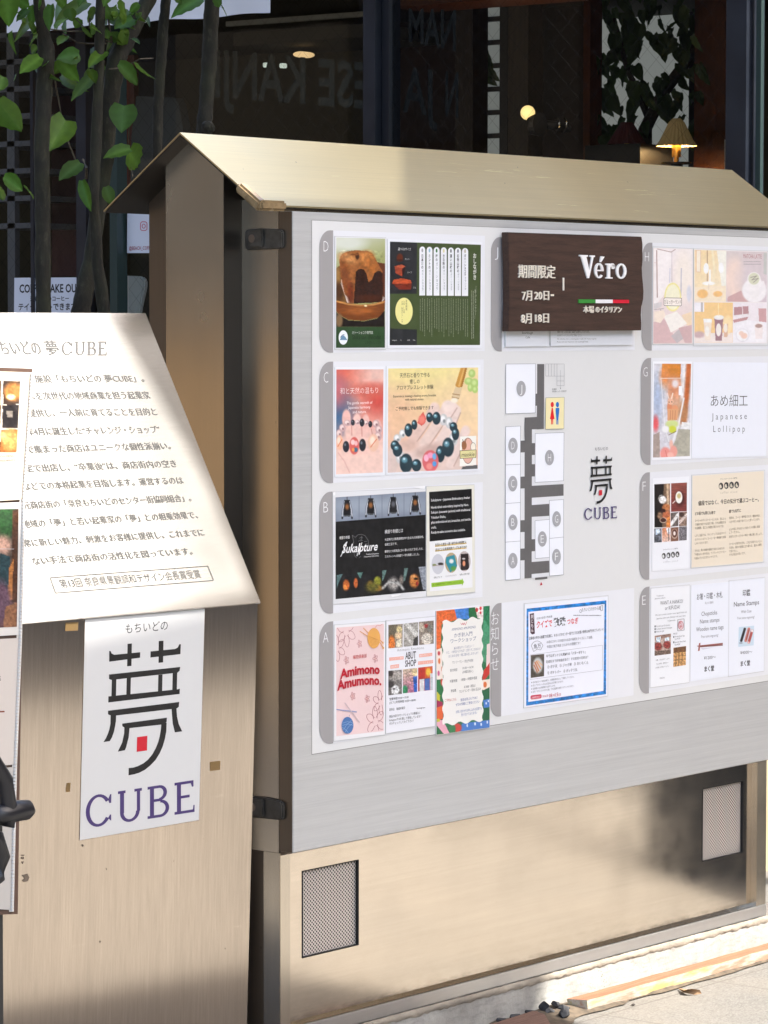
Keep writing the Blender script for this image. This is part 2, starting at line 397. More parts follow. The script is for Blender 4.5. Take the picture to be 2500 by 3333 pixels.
            if k == 'e':
                x, y, rx, ry, col = o[1:6]; so = o[6] if len(o) > 6 else .15; ro = math.radians(o[7]) if len(o) > 7 else 0; al = o[8] if len(o) > 8 else 1
                dx = X-x; dy = Y-y; dx, dy = dx*math.cos(ro)+dy*math.sin(ro), -dx*math.sin(ro)+dy*math.cos(ro)
                a = np.clip((1-np.hypot(dx/rx, dy/ry))/so+.5, 0, 1)*al
            elif k == 'p': col = o[2]; a = inside(X, Y, o[1])*(o[3] if len(o) > 3 else 1.0)
            elif k == 's': w = o[2]; col = o[3]; a = np.clip((w/2-seg_dist(X, Y, o[1]))/(o[4] if len(o) > 4 else 3.0)+.5, 0, 1)
            a = a[..., None]; C[:] = C*(1-a)+np.array(col, float)*a
        C = C*(1-FADE)+250*FADE
        C = lin(np.clip(C, 3, 250)); P = s.P(X, Y).reshape(-1, 3); W = nx+1
        s.cur.add(P, [(j*W+i, (j+1)*W+i, (j+1)*W+i+1, j*W+i+1) for j in range(ny) for i in range(nx)], C.reshape(-1, 3)); return s
    def finish(s, parent, mat=None, skip=()):
        out = {}
        for n, mb in s.parts.items():
            if mb.v: nm = n if isinstance(n, str) else n[0]; out[nm] = mb.build(nm, mat or INK, parent)
        return out
def brect(px0, y0, y1, px1, plane):
    """photo pixels of a level rectangle of the wall: left edge measured at px0 from y0 to y1, right edge at px1"""
    a = plane.at(px0, y0); b = plane.at(px0, y1); c = plane.at(px1, (y0+y1)/2)
    x0, x1 = a[0], c[0]; return x0, x1, b[2], a[2]
def to_px(P):
    d = np.asarray(P, float)-CAM; w = d@_fw; return np.stack([1250+FPX*(d@_rt)/w, 1666.5-FPX*(d@_up)/w], -1)

# the emblem: a tower-like ideograph over the word CUBE (outline surveyed on the kiosk front, photo crop 0.6477 px)
YUME = [[(549, 338), (556, 338), (561, 350), (574, 357), (705, 344), (704, 372), (549, 392)], [(641, 302), (663, 300), (661, 413), (639, 415)],
        [(757, 340), (880, 328), (894, 320), (901, 304), (909, 304), (907, 354), (756, 371)], [(798, 288), (822, 286), (820, 395), (797, 398)],
        [(548, 456), (906, 418), (903, 437), (893, 447), (566, 483), (557, 483), (548, 478)], [(545, 566), (566, 564), (868, 533), (890, 531), (904, 527), (903, 554), (544, 597)],
        [(562, 482), (585, 480), (583, 566), (560, 568)], [(637, 474), (658, 472), (656, 560), (635, 562)], [(796, 458), (817, 456), (815, 542), (794, 544)], [(868, 450), (891, 447), (889, 533), (866, 535)],
        [(543, 638), (901, 594), (899, 618), (890, 626), (862, 630), (570, 664), (556, 662), (543, 656)],
        [(556, 660), (584, 660), (583, 690), (579, 715), (573, 744), (563, 772), (552, 791), (520, 796), (533, 775), (543, 752), (550, 730), (555, 705)], [(862, 629), (887, 626), (890, 668), (899, 706), (916, 742), (879, 747), (868, 702)],
        [(614, 703), (839, 673), (838, 693), (829, 706), (640, 727), (625, 722), (615, 716)], [(625, 720), (652, 718), (647, 772), (634, 822), (628, 837), (592, 844), (614, 798), (624, 752)],
        [(811, 704), (838, 698), (836, 742), (829, 780), (818, 818), (803, 852), (782, 886), (755, 914), (729, 935), (700, 950), (674, 958), (646, 963), (647, 926), (670, 924), (692, 917), (720, 903), (744, 884), (766, 857), (783, 826), (795, 796), (803, 765), (808, 735)]]
YUME_DOT = [(689, 771), (741, 764), (739, 838), (687, 845)]
def cube_word(w=0.11, t=0.075):
    """the letters C, U, B, E in a unit box 1 wide x 1 high, light slab serifs; w = stem, t = hairline"""
    out = []; asp = 0.30                                   # horizontal squeeze of stem widths
    def arc(cx, cy, rx, ry, a0, a1, ww, tt, n=18):
        o = []; i_ = []
        for k in range(n+1):
            a = math.radians(a0+(a1-a0)*k/n); o.append((cx+rx*math.cos(a), cy+ry*math.sin(a))); i_.append((cx+(rx-ww)*math.cos(a), cy+(ry-tt)*math.sin(a)))
        return [[o[k], o[k+1], i_[k+1], i_[k]] for k in range(n)]
    W = w*asp
    out += arc(.118, .5, .118, .5, 34, 326, W, t, 26)+[[(.216, .68), (.234, .68), (.236, .95), (.224, .95), (.205, .80)], [(.205, .22), (.222, .32), (.234, .32), (.234, .12)]]
    out += [[(.315, .30), (.315+W, .30), (.315+W, 1), (.315, 1)], [(.470, .30), (.470+W*.8, .30), (.470+W*.8, 1), (.470, 1)], [(.296, 1-t), (.366, 1-t), (.366, 1), (.296, 1)], [(.447, 1-t), (.516, 1-t), (.516, 1), (.447, 1)]]
    out += arc(.315+.0905, .32, .0905, .32, 180, 360, W*.9, t)
    out += [[(.590, 0), (.590+W, 0), (.590+W, 1), (.590, 1)], [(.568, 0), (.690, 0), (.690, t), (.568, t)], [(.568, 1-t), (.680, 1-t), (.680, 1), (.568, 1)], [(.60, .5), (.69, .5), (.69, .5+t), (.60, .5+t)]]
    out += arc(.685, .27, .082, .27, -90, 90, W*.9, t)+arc(.675, .76, .072, .24, -90, 90, W*.9, t)
    out += [[(.838, 0), (.838+W, 0), (.838+W, 1), (.838, 1)], [(.816, 0), (1, 0), (1, t), (.816, t)], [(.816, 1-t), (.99, 1-t), (.99, 1), (.816, 1)], [(.84, .48), (.955, .48), (.955, .48+t), (.84, .48+t)],
            [(.985, t), (1, t), (1, .22), (.99, .22)], [(.975, .80), (.99, .80), (.99, 1-t), (.965, 1-t)]]
    return out
def quad_map(q, u, v):
    """bilinear: q = bottom-left, bottom-right, top-right, top-left in drawing units"""
    return tuple((q[0][i]*(1-u)+q[1][i]*u)*(1-v)+(q[3][i]*(1-u)+q[2][i]*u)*v for i in (0, 1))
def draw_cube(g, q, col, w=0.11, t=0.075):
    g.step()
    for i, pg in enumerate(cube_word(w, t)):
        g.off += 0.000002; g.poly([quad_map(q, u, v) for u, v in pg], col, True)
VERO = [[(0, 1), (.335, 1), (.335, .955), (.265, .945), (.232, .38), (.315, .80), (.325, .945), (.255, .955), (.255, 1), (.345, 1)]]

# ------------------------------------------------------------------ the ground
def mk_paving():
    m, nt, p, N, L = mat('terrazzo_paving'); o = coords(nt); s = N('ShaderNodeSeparateXYZ'); L(o, s.inputs[0])
    def mth(op, a, b):
        n = N('ShaderNodeMath'); n.operation = op
        for i, x in enumerate((a, b)):
            if isinstance(x, (int, float)): n.inputs[i].default_value = x
            else: L(x, n.inputs[i])
        return n.outputs[0]
    def joint(c, off):
        f = mth('FRACT', mth('DIVIDE', mth('SUBTRACT', c, off), 0.6), 1); d = mth('MULTIPLY', mth('SUBTRACT', 0.5, mth('ABSOLUTE', mth('SUBTRACT', f, 0.5), 0)), 0.6)
        return maprange(nt, d, 0.0015, 0.0035, 1, 0)
    j = mth('MAXIMUM', joint(s.outputs[0], 1.256), joint(s.outputs[1], -0.105-0.6))
    v = N('ShaderNodeTexVoronoi'); v.inputs['Scale'].default_value = 150; L(coords(nt, (1, 1.6, 1)), v.inputs['Vector'])
    c = ramp(nt, v.outputs['Color'], [(0.15, (0.12, 0.11, 0.095)), (0.5, (0.165, 0.153, 0.134)), (0.85, (0.20, 0.188, 0.168))])
    c = mixc(nt, maprange(nt, noise(nt, o, 2.2, 5), 0.4, 0.75, 0, 0.35), c, (0.26, 0.22, 0.17))
    c = mixc(nt, j, c, (0.10, 0.085, 0.07)); L(c, p.inputs['Base Color']); p.inputs['Roughness'].default_value = 0.75
    L(bump(nt, noise(nt, o, 140, 3), 0.25, 0.002), p.inputs['Normal']); return m
PAVING = mk_paving()
g_ = MB().add([(-60, -60, 0), (60, -60, 0), (60, 60, 0), (-60, 60, 0)], [(0, 1, 2, 3)]).build('paved_ground', PAVING); tag(g_, kind='structure')
SOIL = plain('dry_soil', (0.10, 0.075, 0.05), 0.95, vary=0.5, scale=40)
e = MB(); rnd = random.Random(3); vv = []
for i in range(61):
    x = -0.4+i*0.05
    vv += [(x, 0.034, 0.012+rnd.uniform(0, .012)), (x, -0.01, 0.014+rnd.uniform(0, .012)), (x, -0.055-rnd.uniform(0, .02)-(0.05 if x < 1.15 else 0), 0.004)]
e.add(vv, [(3*i+k, 3*i+3+k, 3*i+4+k, 3*i+1+k) for i in range(60) for k in (0, 1)])
tag(e.build('soil_strip', SOIL), kind='structure')

# ------------------------------------------------------------------ the notice board with its little roof
GZ = 0.615; W = 2.355
board = thing('notice_board', 'large steel notice board under a small pitched roof, covered with shop posters and map', 'notice board', (1.18, 0.27, 0))
# cabinets and end posts
MB().box(0.0, W, 0.047, 0.171, GZ-.004, 2.285).build('front_cabinet', STEEL, board)
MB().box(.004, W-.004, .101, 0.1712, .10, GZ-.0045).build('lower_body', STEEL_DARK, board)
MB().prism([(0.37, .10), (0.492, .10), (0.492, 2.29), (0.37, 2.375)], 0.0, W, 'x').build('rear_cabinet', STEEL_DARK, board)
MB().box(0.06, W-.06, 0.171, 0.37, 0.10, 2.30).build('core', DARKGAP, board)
for x0, x1 in ((-0.0695, 0.06), (W-.06, W+.0695)):
    MB().prism([(0.171, .02), (0.3695, .02), (0.3695, 2.379), (0.27, 2.448), (0.171, 2.379)], x0, x1, 'x').build('end_post', STEEL, board)
MB().box(-.0690, -.0005, .1696, .1708, .03, 2.375).build('shadow_gap_strip', plain('dark_recess_steel', (.035, .03, .026), .45, .6), board)  # the post face's dark reflection, put in as an added dark strip
m_ = MB()
m_.tube([(-0.004, 0.392, 2.155), (0.001, 0.392, 2.155)], 0.014, 20); m_.build('cable_hole', DARKGAP, board)
# roof: one folded sheet with thin edges
ze, za = 2.2665, 2.4550; pr_o = [(-0.001, ze), (0.269, za), (0.536, ze-.004)]; pr_i = [(0.536, ze-.0085), (0.269, za-.0045), (-0.001, ze-.0045)]
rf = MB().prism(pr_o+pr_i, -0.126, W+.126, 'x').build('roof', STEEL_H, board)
sf = MB(); sf.prism([(0.004, ze-.0040), (0.269, za-.0065), (0.531, ze-.0085), (0.531, ze-.0105), (0.269, za-.0085), (0.004, ze-.0060)], -0.1255, W+.1255, 'x'); sf.build('roof_lining', plain('dark_roof_lining', (.030, .026, .022), .45, .3), board)  # dark reflection under the roof, painted as an added lining
# soft bumper on the near corner of the roof
bp = MB()
def arm(a, b, w, h, nrm):
    a, b, nrm = Vector(a), Vector(b), Vector(nrm).normalized(); d = (b-a).normalized(); s_ = d.cross(nrm).normalized()
    v = [q+s_*i*w/2+nrm*j*h/2 for q in (a, b) for i in (-1, 1) for j in (-1, 1)]
    return v, [(0, 1, 3, 2), (4, 6, 7, 5), (0, 4, 5, 1), (2, 3, 7, 6), (0, 2, 6, 4), (1, 5, 7, 3)]
cz = Vector((-0.128, -0.004, 2.264)); sl = Vector((0, 0.27, 0.1885)).normalized()
bp.add(*arm(cz-sl*.008, cz+sl*.085, .026, .03, (1, 0, 0))); bp.add(*arm(cz+Vector((-.012, 0, 0)), cz+Vector((.088, 0, 0)), .028, .026, (0, 0, 1)))
bp.build('corner_bumper', AMBER, board, bevel=.006)
# the hinged door that carries the posters
door = MB().box(0.0, W+.005, 0.0, 0.0445, GZ, GZ+1.638).build('door', DOOR, board, bevel=.0018)
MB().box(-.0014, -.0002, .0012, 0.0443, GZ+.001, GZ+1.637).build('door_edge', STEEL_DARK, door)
MB().box(0.012, W-.012, 0.044, 0.0475, GZ+.006, GZ+1.63).build('seal', DARKGAP, door)
MB().prism([(0.0445, GZ+.002), (0.0445, GZ-.012), (0.02, GZ-.002)], 0.004, W-.004, 'x').build('drip_edge', STEEL_DARK, door)
def make_latch(zc):
    l = MB(); y0, y1 = 0.024, 0.150
    prof = [(y0, zc-.022), (y0+.008, zc-.027), (y1-.03, zc-.029), (y1-.004, zc-.029), (y1, zc-.02), (y1, zc+.018), (y1-.006, zc+.024), (y1-.06, zc+.026), (y0+.008, zc+.022), (y0, zc+.016)]
    l.prism(prof, -0.013, 0.0005, 'x'); o = l.build('latch', LATCH, board, bevel=.003)
    k = MB().box(-.022, -.0125, .083, .128, zc-.022, zc+.022); k.build('lever', LATCH, o, bevel=.003)
    b = MB().tube([(-.0235, .117, zc), (-.0215, .117, zc)], .0105, 20); b.build('button', LATCH_HI, o)
make_latch(float(on(860, 776, 'x', -.013)[2])); make_latch(float(on(880, 2632, 'x', -.013)[2]))
# base: recessed panel in a frame, two perforated vents
ZP, ZC, ZB = 0.158, 0.151, 0.113
fr = MB(); fr.box(0.0006, .042, .043, .10, ZC-.001, GZ-.005); fr.box(2.298, W-.001, .043, .10, ZC-.001, GZ-.005)
fr.add([(0, .045, ZC), (W, .045, ZC), (W, .066, ZP+.003), (0, .066, ZP+.003)], [(0, 1, 2, 3)])
fr.build('base_frame', STEEL, board, bevel=.0012)
MB().box(-.001, W+.001, .041, .10, ZB, ZC-.0015).build('bottom_rail', steel('galvanised_rail', (0.62, 0.61, 0.60), 0.34, 0.5, (4, 60, 60), 6.0, 0.35), board, bevel=.002)
def vent_rect(px0, y0, y1, px1):
    pl = Plane((0, .062, 0), (0, -1, 0)); return brect(px0, y0, y1, px1, pl)
# panel with two rectangular openings, so that the grilles sit behind it
v1 = vent_rect(984, 2836, 3118, 1166); v2 = vent_rect(2287, 2568, 2805, 2418)
xs = sorted([.038, v1[0], v1[1], v2[0], v2[1], 2.302]); pb = MB()
def quadp(x0, x1, z0, z1): pb.add([(x0, .062, z0), (x1, .062, z0), (x1, .062, z1), (x0, .062, z1)], [(0, 1, 2, 3)])
for a, b, vr in ((xs[0], xs[1], None), (xs[1], xs[2], v1), (xs[2], xs[3], None), (xs[3], xs[4], v2), (xs[4], xs[5], None)):
    if vr is None: quadp(a, b, ZP-.01, GZ+.02)
    else: quadp(a, b, ZP-.01, vr[2]); quadp(a, b, vr[3], GZ+.02)
panel = pb.build('base_panel', STEEL_PANEL, board)
for x0, x1, z0, z1 in (v1, v2):
    gr = MB().add([(x0-.004, .070, z0-.004), (x1+.004, .070, z0-.004), (x1+.004, .070, z1+.004), (x0-.004, .070, z1+.004)], [(0, 1, 2, 3)]).build('vent_grille', GRILLE, panel)
    lp = MB()
    for (xa, xb, za_, zb) in ((x0-.001, x0+.0015, z0, z1), (x1-.0015, x1+.001, z0, z1), (x0, x1, z0-.001, z0+.0015), (x0, x1, z1-.0015, z1+.001)): lp.box(xa, xb, .0605, .0695, za_, zb)
    lp.build('vent_rim', DARKGAP, gr)
MB().box(-.02, W+.02, .036, .52, -.02, ZB-.010).build('plinth', CONCRETE, board)
mo = MB(); rnd = random.Random(9); n = 160; vv = []
for i in range(n+1):
    x = -.02+(W+.04)*i/n
    vv += [(x, .039-rnd.uniform(0, .004), ZB+.001), (x, .032-rnd.uniform(0, .007), ZB-.008), (x, .0345, ZB-.016-rnd.uniform(0, .006))]
mo.add(vv, [(3*i+k, 3*i+3+k, 3*i+4+k, 3*i+1+k) for i in range(n) for k in (0, 1)]); mo.build('mortar_bed', MORTAR, board, smooth=True)
MB().box(-.06, -.0005, .175, .5, 0, .1).build('end_block', CONCRETE, board)

# printed sheet on the door, tabs and floor map
WALL = Plane((0, 0, 0), (0, -1, 0))
SHEET = (222, 222, 220)
a_ = Art(WALL, 0, 0, 1, 0.0006); a_.part('printed_sheet')
x0 = WALL.at(1015, 1500)[0]; zt = WALL.at(1014.5, 717)[2]; zb = WALL.at(1015.5, 2454.6)[2]
a_.cur.add([(x0, -.0006, zb), (W-.02, -.0006, zb), (W-.02, -.0006, zt), (x0, -.0006, zt)], [(0, 1, 2, 3)], lin(SHEET))
a_.cur.add([(x0-.0015, -.0004, zb-.0015), (W-.018, -.0004, zb-.0015), (W-.018, -.0004, zt+.001), (x0-.0015, -.0004, zt+.001)], [(0, 1, 2, 3)], lin((120, 118, 114)))
a_.off = .0009
for c in ((1083, 750, 1148, 1577), (1083, 1177, 1572, 1573), (1083, 1600, 1996, 1570), (1083, 2022, 2419, 1560), (1633, 772, 1144, 2066), (1631, 1962, 2331, 2062), (2122, 790, 1141, 2512), (2118, 1165, 1513, 2510), (2114, 1537, 1886, 2510), (2113, 1909, 2256, 2508)):
    x0, x1, z0, z1 = brect(c[0], c[1], c[2], c[3], WALL); a_.step()
    a_.cur.add([(x0, -a_.off, z0), (min(x1, W-.025), -a_.off, z0), (min(x1, W-.025), -a_.off, z1), (x0, -a_.off, z1)], [(0, 1, 2, 3)], lin((229, 230, 233)))
a_.finish(door, VINYL)
TABG = (160, 157, 156)
def tab(pxr, y0, y1, wpx, letter, lx0, lyb, lx1, lh, vertical=False):
    a = Art(WALL, 0, 0, 1, 0.0016); a.part('letter_tab'); p0 = WALL.at(pxr, y0); p1 = WALL.at(pxr, y1); xr = p0[0]; xl = WALL.at(pxr-wpx, (y0+y1)/2)[0]; r = (xr-xl)*.78; z1, z0 = p0[2], p1[2]
    pts = [(xr, z1)]+[(xl+r-r*math.sin(t), z1-r+r*math.cos(t)) for t in np.linspace(0, math.pi/2, 9)]+[(xl+r-r*math.cos(t), z0+r-r*math.sin(t)) for t in np.linspace(0, math.pi/2, 9)]+[(xr, z0)]
    a.cur.add([(x, -a.off, z) for x, z in pts], [tuple(range(len(pts)))[::-1]], lin(TABG))
    if vertical: a.vtext(letter, lx0, lyb, lx1, lh, (238, 238, 238), -.012)
    else: a.text(letter, lx0, lyb, lx1, lh, (240, 240, 240), bold=-.018)
    a.finish(door, VINYL)
tab(1083, 750, 1148, 45, 'D', 1053.5, 819, 1069, 35); tab(1083, 1177, 1572, 45, 'C', 1054, 1246, 1068.5, 35)
tab(1083, 1600, 1996, 45, 'B', 1053, 1669, 1068, 35); tab(1083, 2022, 2419, 45, 'A', 1051.5, 2093, 1069, 35)
tab(1633, 772, 1144, 36, 'J', 1611, 836, 1622, 32); tab(1631, 1962, 2331, 36, 'お知らせ', 1611, 1988, 2186, 30, True)
tab(2122, 790, 1141, 34, 'H', 2099, 851, 2112.5, 31); tab(2118, 1165, 1513, 34, 'G', 2094, 1226, 2108, 31)
tab(2114, 1537, 1886, 34, 'F', 2091.5, 1598.5, 2102, 31); tab(2113, 1909, 2256, 34, 'E', 2090.5, 1969.5, 2102, 31)

g = Art(WALL, 1600, 1160, .30139, .0016); g.part('floor_map'); DY = 1260.8
CG = (102, 100, 99); LT = (226, 227, 229)
for pg in ([(435, 787), (470, 785), (470, 937), (433, 937)], [(433, 1065), (470, 1064), (470, 1165), (433, 1165)], [(433, 1297), (470, 1296), (470, 1372), (433, 1396)], [(433, 1361), (778, 1343), (778, 1379), (433, 1398)],
           [(431, 1527), (778, 1504), (778, 1546), (625, 1556), (625, 1592), (431, 1606)], [(433, 1733), (625, 1722), (625, 1761), (470, 1774), (470, 1973), (433, 1976)], [(433, 2106), (470, 2103), (470, 2182), (625, 2170), (625, 2206), (433, 2221)],
           [(433, 2350), (625, 2333), (625, 2371), (603, 2376), (470, 2390), (470, 2398), (433, 2392)], [(313, 900), (357, 900), (355, 1298), (313, 1300)], [(311, 1426), (356, 1424), (356, 1769), (311, 1772)], [(311, 1898), (356, 1896), (356, 2074), (311, 2077)], [(311, 2204), (356, 2202), (356, 2396), (311, 2402)],
           [(476, 80), (492, 80), (490, 640), (476, 620)]): g.poly(pg, LT)
for pg in ([(493, 83), (570, 83), (565, 783), (489, 788), (490, 533), (474, 534), (476, 403), (492, 403)], [(359, 660), (566, 650), (565, 783), (435, 788), (357, 800)], [(358, 660), (437, 660), (433, 2391), (356, 2398)],
           [(313, 910), (360, 908), (360, 1036), (313, 1038)], [(311, 1299), (360, 1297), (360, 1425), (311, 1427)], [(312, 1770), (360, 1768), (360, 1896), (312, 1898)], [(312, 2076), (360, 2074), (360, 2201), (312, 2203)],
           [(430, 937), (470, 936), (468, 1064), (430, 1065)], [(430, 1165), (470, 1164), (468, 1296), (430, 1297)], [(430, 1398), (778, 1379), (778, 1504), (430, 1527)], [(430, 1606), (623, 1592), (623, 1722), (430, 1733)], [(430, 1976), (470, 1973), (470, 2103), (430, 2106)], [(430, 2221), (622, 2206), (622, 2333), (430, 2351)], [(470, 2391), (603, 2378), (603, 2401), (470, 2414)]): g.poly(pg, CG)
RM = (240, 242, 247); EDGE = (120, 122, 128)
def room(pts, col=RM): g.poly(pts, col); g.line(pts, 3.5, EDGE, True)
room([(155, 83), (476, 80), (473, 610), (153, 620)]); room([(152, 760), (313, 752), (310, 2404), (150, 2420)])
for a, b in ((1172, 1165), (1589, 1578), (2006, 1994)): g.line([(152, a), (311, b)], 3.5, EDGE)
room([(472, 833), (783, 822), (778, 1343), (470, 1361)]); room([(625, 1556), (778, 1546), (778, 2358), (626, 2371)]); g.line([(626, 1966), (778, 1951)], 3.5, EDGE)
room([(470, 1774), (626, 1761), (625, 2171), (472, 2183)]); room([(586, 447), (786, 441), (782, 780), (582, 787)], (243, 231, 178))
g.ell(656, 521, 17, 29, (226, 24, 32)); g.poly([(650, 556), (662, 556), (680, 676), (666, 678), (665, 735), (657, 735), (656, 680), (653, 680), (652, 735), (643, 735), (643, 678), (631, 678)], (226, 24, 32))
g.ell(712, 521, 17, 29, (22, 110, 196)); g.poly([(692, 562), (700, 556), (724, 556), (733, 562), (731, 600), (722, 680), (721, 735), (713, 735), (712, 690), (709, 690), (708, 735), (700, 735), (700, 680), (692, 600)], (22, 110, 196))
for x in (585, 615, 646, 677, 707, 785): g.line([(x, 82), (x, 213)], 2.5, EDGE)
for y in (82, 213): g.line([(585, y), (785, y)], 2.5, EDGE)
for x in (706, 784): g.line([(x, 213), (x, 316)], 2.5, EDGE)
for y in (265, 316): g.line([(706, y), (784, y)], 2.5, EDGE)
g.line([(745, 150), (745, 340)], 2, EDGE); g.poly([(740, 340), (750, 340), (745, 354)], (60, 60, 60))
g.text('【2階】', 656, 364, 700, 18, (90, 90, 90)); g.text('商店街センター街事務所', 656, 388, 810, 18, (90, 90, 90))
for L_, x, y, rx, ry in (('J', 320, 348, 50, 84), ('D', 232, 962, 50, 84), ('H', 626, 1093, 48, 83), ('C', 229, 113+DY, 50, 84), ('B', 231, 530+DY, 50, 84), ('A', 231, 945+DY, 50, 84), ('G', 703, 494+DY, 47, 83), ('E', 548, 711+DY, 48, 83), ('F', 702, 901+DY, 47, 83)):
    g.ell(x, y, rx, ry, (166, 166, 168)); w = 12 if L_ == 'J' else 17; g.text(L_, x-w, y+44, x+w, 86, (242, 242, 242), bold=-.015)
g.poly([(537, 2433), (550, 2469), (524, 2472)], (205, 30, 50))
INKB = (22, 21, 21)
g.text('もちいどの', 1117, 1019, 1257, 38, INKB, 1012)
ex0, ex1, ez0, ez1 = 1055, 1307, 1571, 1058
def emblem(a, x0, x1, yt, yb, slope):
    """the emblem in a box of drawing units; slope = rise of its level lines to the right"""
    a.step()
    for i, pg in enumerate(YUME+[YUME_DOT]):
        a.off += .000002; o = []
        for (x, y) in pg:
            u = (x-520)/396; yy = y+(x-520)*.105
            v = (yy-308)/(966-308); X = x0+u*(x1-x0); o.append((X, yt+v*(yb-yt)-slope*(X-x0)))
        a.poly(o, (205, 28, 44) if pg is YUME_DOT else INKB, True)
emblem(g, 1055, 1307, 1078, 1590, .07)
draw_cube(g, [(1003, 508+DY), (1355, 486+DY), (1355, 357+DY), (1003, 381+DY)], (72, 58, 108), .13, .09)
g.finish(door, VINYL)

# ------------------------------------------------------------------ the sloping information kiosk in front
K1 = on(840, 1957, 'y', -0.20); r = ray(76, 2023.7); K0 = CAM+r*((K1[2]-CAM[2])/r[2])
kh = K1-K0; kw = np.linalg.norm(kh); kh /= kw; kn = np.array([kh[1], -kh[0], 0.0])          # outward normal of the front
def solve2(px, py, z=None):
    """the point K1 + s*Z - t*kn seen at a pixel"""
    r = ray(px, py); A = np.array([[0, kn[0], r[0]], [0, kn[1], r[1]], [-1, kn[2], r[2]]]); s, t, d = np.linalg.solve(A, K1-CAM); return s, t
sb, tb = solve2(805, 3333); st, tt = solve2(472, 1022)
lean = tb/(-sb)                                            # how far the front leans back per metre down
KL = 0.30                                                  # the kiosk goes on to the left, out of the picture
kiosk = thing('information_kiosk', 'brushed steel kiosk with sloping plate of Japanese text and white emblem on its front', 'kiosk', tuple((K0+K1)/2*np.array((1, 1, 0))-kn*.15))
def kpt(u, t, z): return tuple(K1+kh*u-kn*t+np.array((0, 0, z-K1[2])))
prof = [(lean*K1[2], 0.0), (0.0, K1[2]-.003), (tt, K1[2]+st-.006), (tt+.02, K1[2]+st-.006), (tt+.02, 0.0)]
kb = MB(); n = len(prof); vv = [kpt(u, t, z) for u in (-kw-KL, 0) for t, z in prof]
kb.add(vv, [tuple(range(n))[::-1], tuple(range(n, 2*n))]+[(i, (i+1) % n, n+(i+1) % n, n+i) for i in range(n)])
body = kb.build('body', STEEL_KIOSK, kiosk, bevel=.0015)
sn = np.cross(kh, np.array(kpt(0, tt+.004, K1[2]+st))-np.array(kpt(0, -.004, K1[2]-.006))); sn /= np.linalg.norm(sn)
if sn[2] < 0: sn = -sn
pb_ = MB(); q = [np.array(kpt(u, t, z)) for u, t, z in ((-kw-KL, -.004, K1[2]-.006), (.002, -.004, K1[2]-.006), (.002, tt+.004, K1[2]+st), (-kw-KL, tt+.004, K1[2]+st))]
pb_.add([p for p in q]+[p+sn*.005 for p in q], [(3, 2, 1, 0), (4, 5, 6, 7), (0, 1, 5, 4), (1, 2, 6, 5), (2, 3, 7, 6), (3, 0, 4, 7)])
plate = pb_.build('sloping_plate', STEEL_TOP, kiosk, bevel=.001)
PL = Plane(q[0]+sn*.005, sn)
t_ = Art(PL, 0, 900, 900/1659, .0006); t_.part('engraved_text'); TX = (34, 31, 29)
t_.text('もちいどの', -48, 472, 258, 88, TX, 470, bold=.004, mincho=.02); t_.text('夢', 293, 471, 366, 88, TX, 470, bold=.004, mincho=.02)
draw_cube(t_, [(372, 471), (640, 472), (640, 390), (372, 390)], TX, .13, .06)
for s_, xl, yb, xr, ybr in (('ベータ施設「もちいどの 夢CUBE」。', 64, 638, 870, 632), ('スを次世代の地域商業を担う起業家', 178, 740, 907, 733), ('提供し、一人前に育てることを目的と', 180, 842, 948, 832), ('年4月に誕生した“チャレンジ・ショップ”', 170, 953, 968, 938),
                           ('で集まった商店はユニークな個性派揃い。', 168, 1060, 1030, 1036), ('定で出店し、“卒業後”は、商店街内の空き', 160, 1174, 1066, 1143), ('などでの本格起業を目指します。運営するのは', 150, 1282, 1107, 1243), ('元商店街の「奈良もちいどのセンター街協同組合」。', 150, 1396, 1152, 1348),
                           ('地域の「夢」と若い起業家の「夢」との相乗効果で、', 146, 1508, 1192, 1450), ('常に新しい魅力、刺激をお客様に提供し、これまでに', 152, 1622, 1232, 1555), ('ない手法で商店街の活性化を図っています。', 205, 1730, 1160, 1668)):
    t_.text(s_, xl, yb, xr, 47, TX, ybr, bold=.0, mincho=.013)
t_.line([(303, 1806), (1248, 1736), (1283, 1822), (335, 1898)], 3.4, TX, True); t_.text('第13回 奈良県景観調和デザイン会長賞受賞', 372, 1870, 1212, 56, TX, 1808, bold=-.004)
t_.finish(plate, VINYL)
FRONT = Plane(np.array(kpt(0, 0, K1[2])), np.cross(kh, np.array(kpt(0, lean, K1[2]-1))-np.array(kpt(0, 0, K1[2]))))
if FRONT.n@kn < 0: FRONT.n = -FRONT.n
k_ = Art(FRONT, 0, 1900, 1000/1544, .0008); k_.part('emblem_poster')
k_.poly([(426, 178), (1031, 124), (1001, 1189), (399, 1291)], (120, 100, 80)); k_.poly([(428, 180), (1029, 126), (1000, 1187), (401, 1289)], (208, 207, 204))
k_.text('もちいどの', 630, 252, 843, 52, INKB, 234); k_.step()
for pg in YUME: k_.off += .000002; k_.poly(pg, INKB, True)
k_.poly(YUME_DOT, (196, 22, 42))
draw_cube(k_, [(431, 1231), (978, 1146), (978, 986), (431, 1068)], (66, 48, 104), .125, .085)
k_.finish(body, VINYL)
k_ = Art(FRONT, 0, 1900, 1000/1544, .0008); k_.part('tape_residue'); TP = (124, 98, 58)
for pg in ([(330, 196), (394, 192), (392, 235), (328, 238)], [(1056, 896), (1108, 890), (1106, 935), (1057, 941)], [(337, 1002), (355, 1000), (352, 1046), (333, 1047), (332, 1030)]): k_.piece('tape_residue').poly(pg, TP)
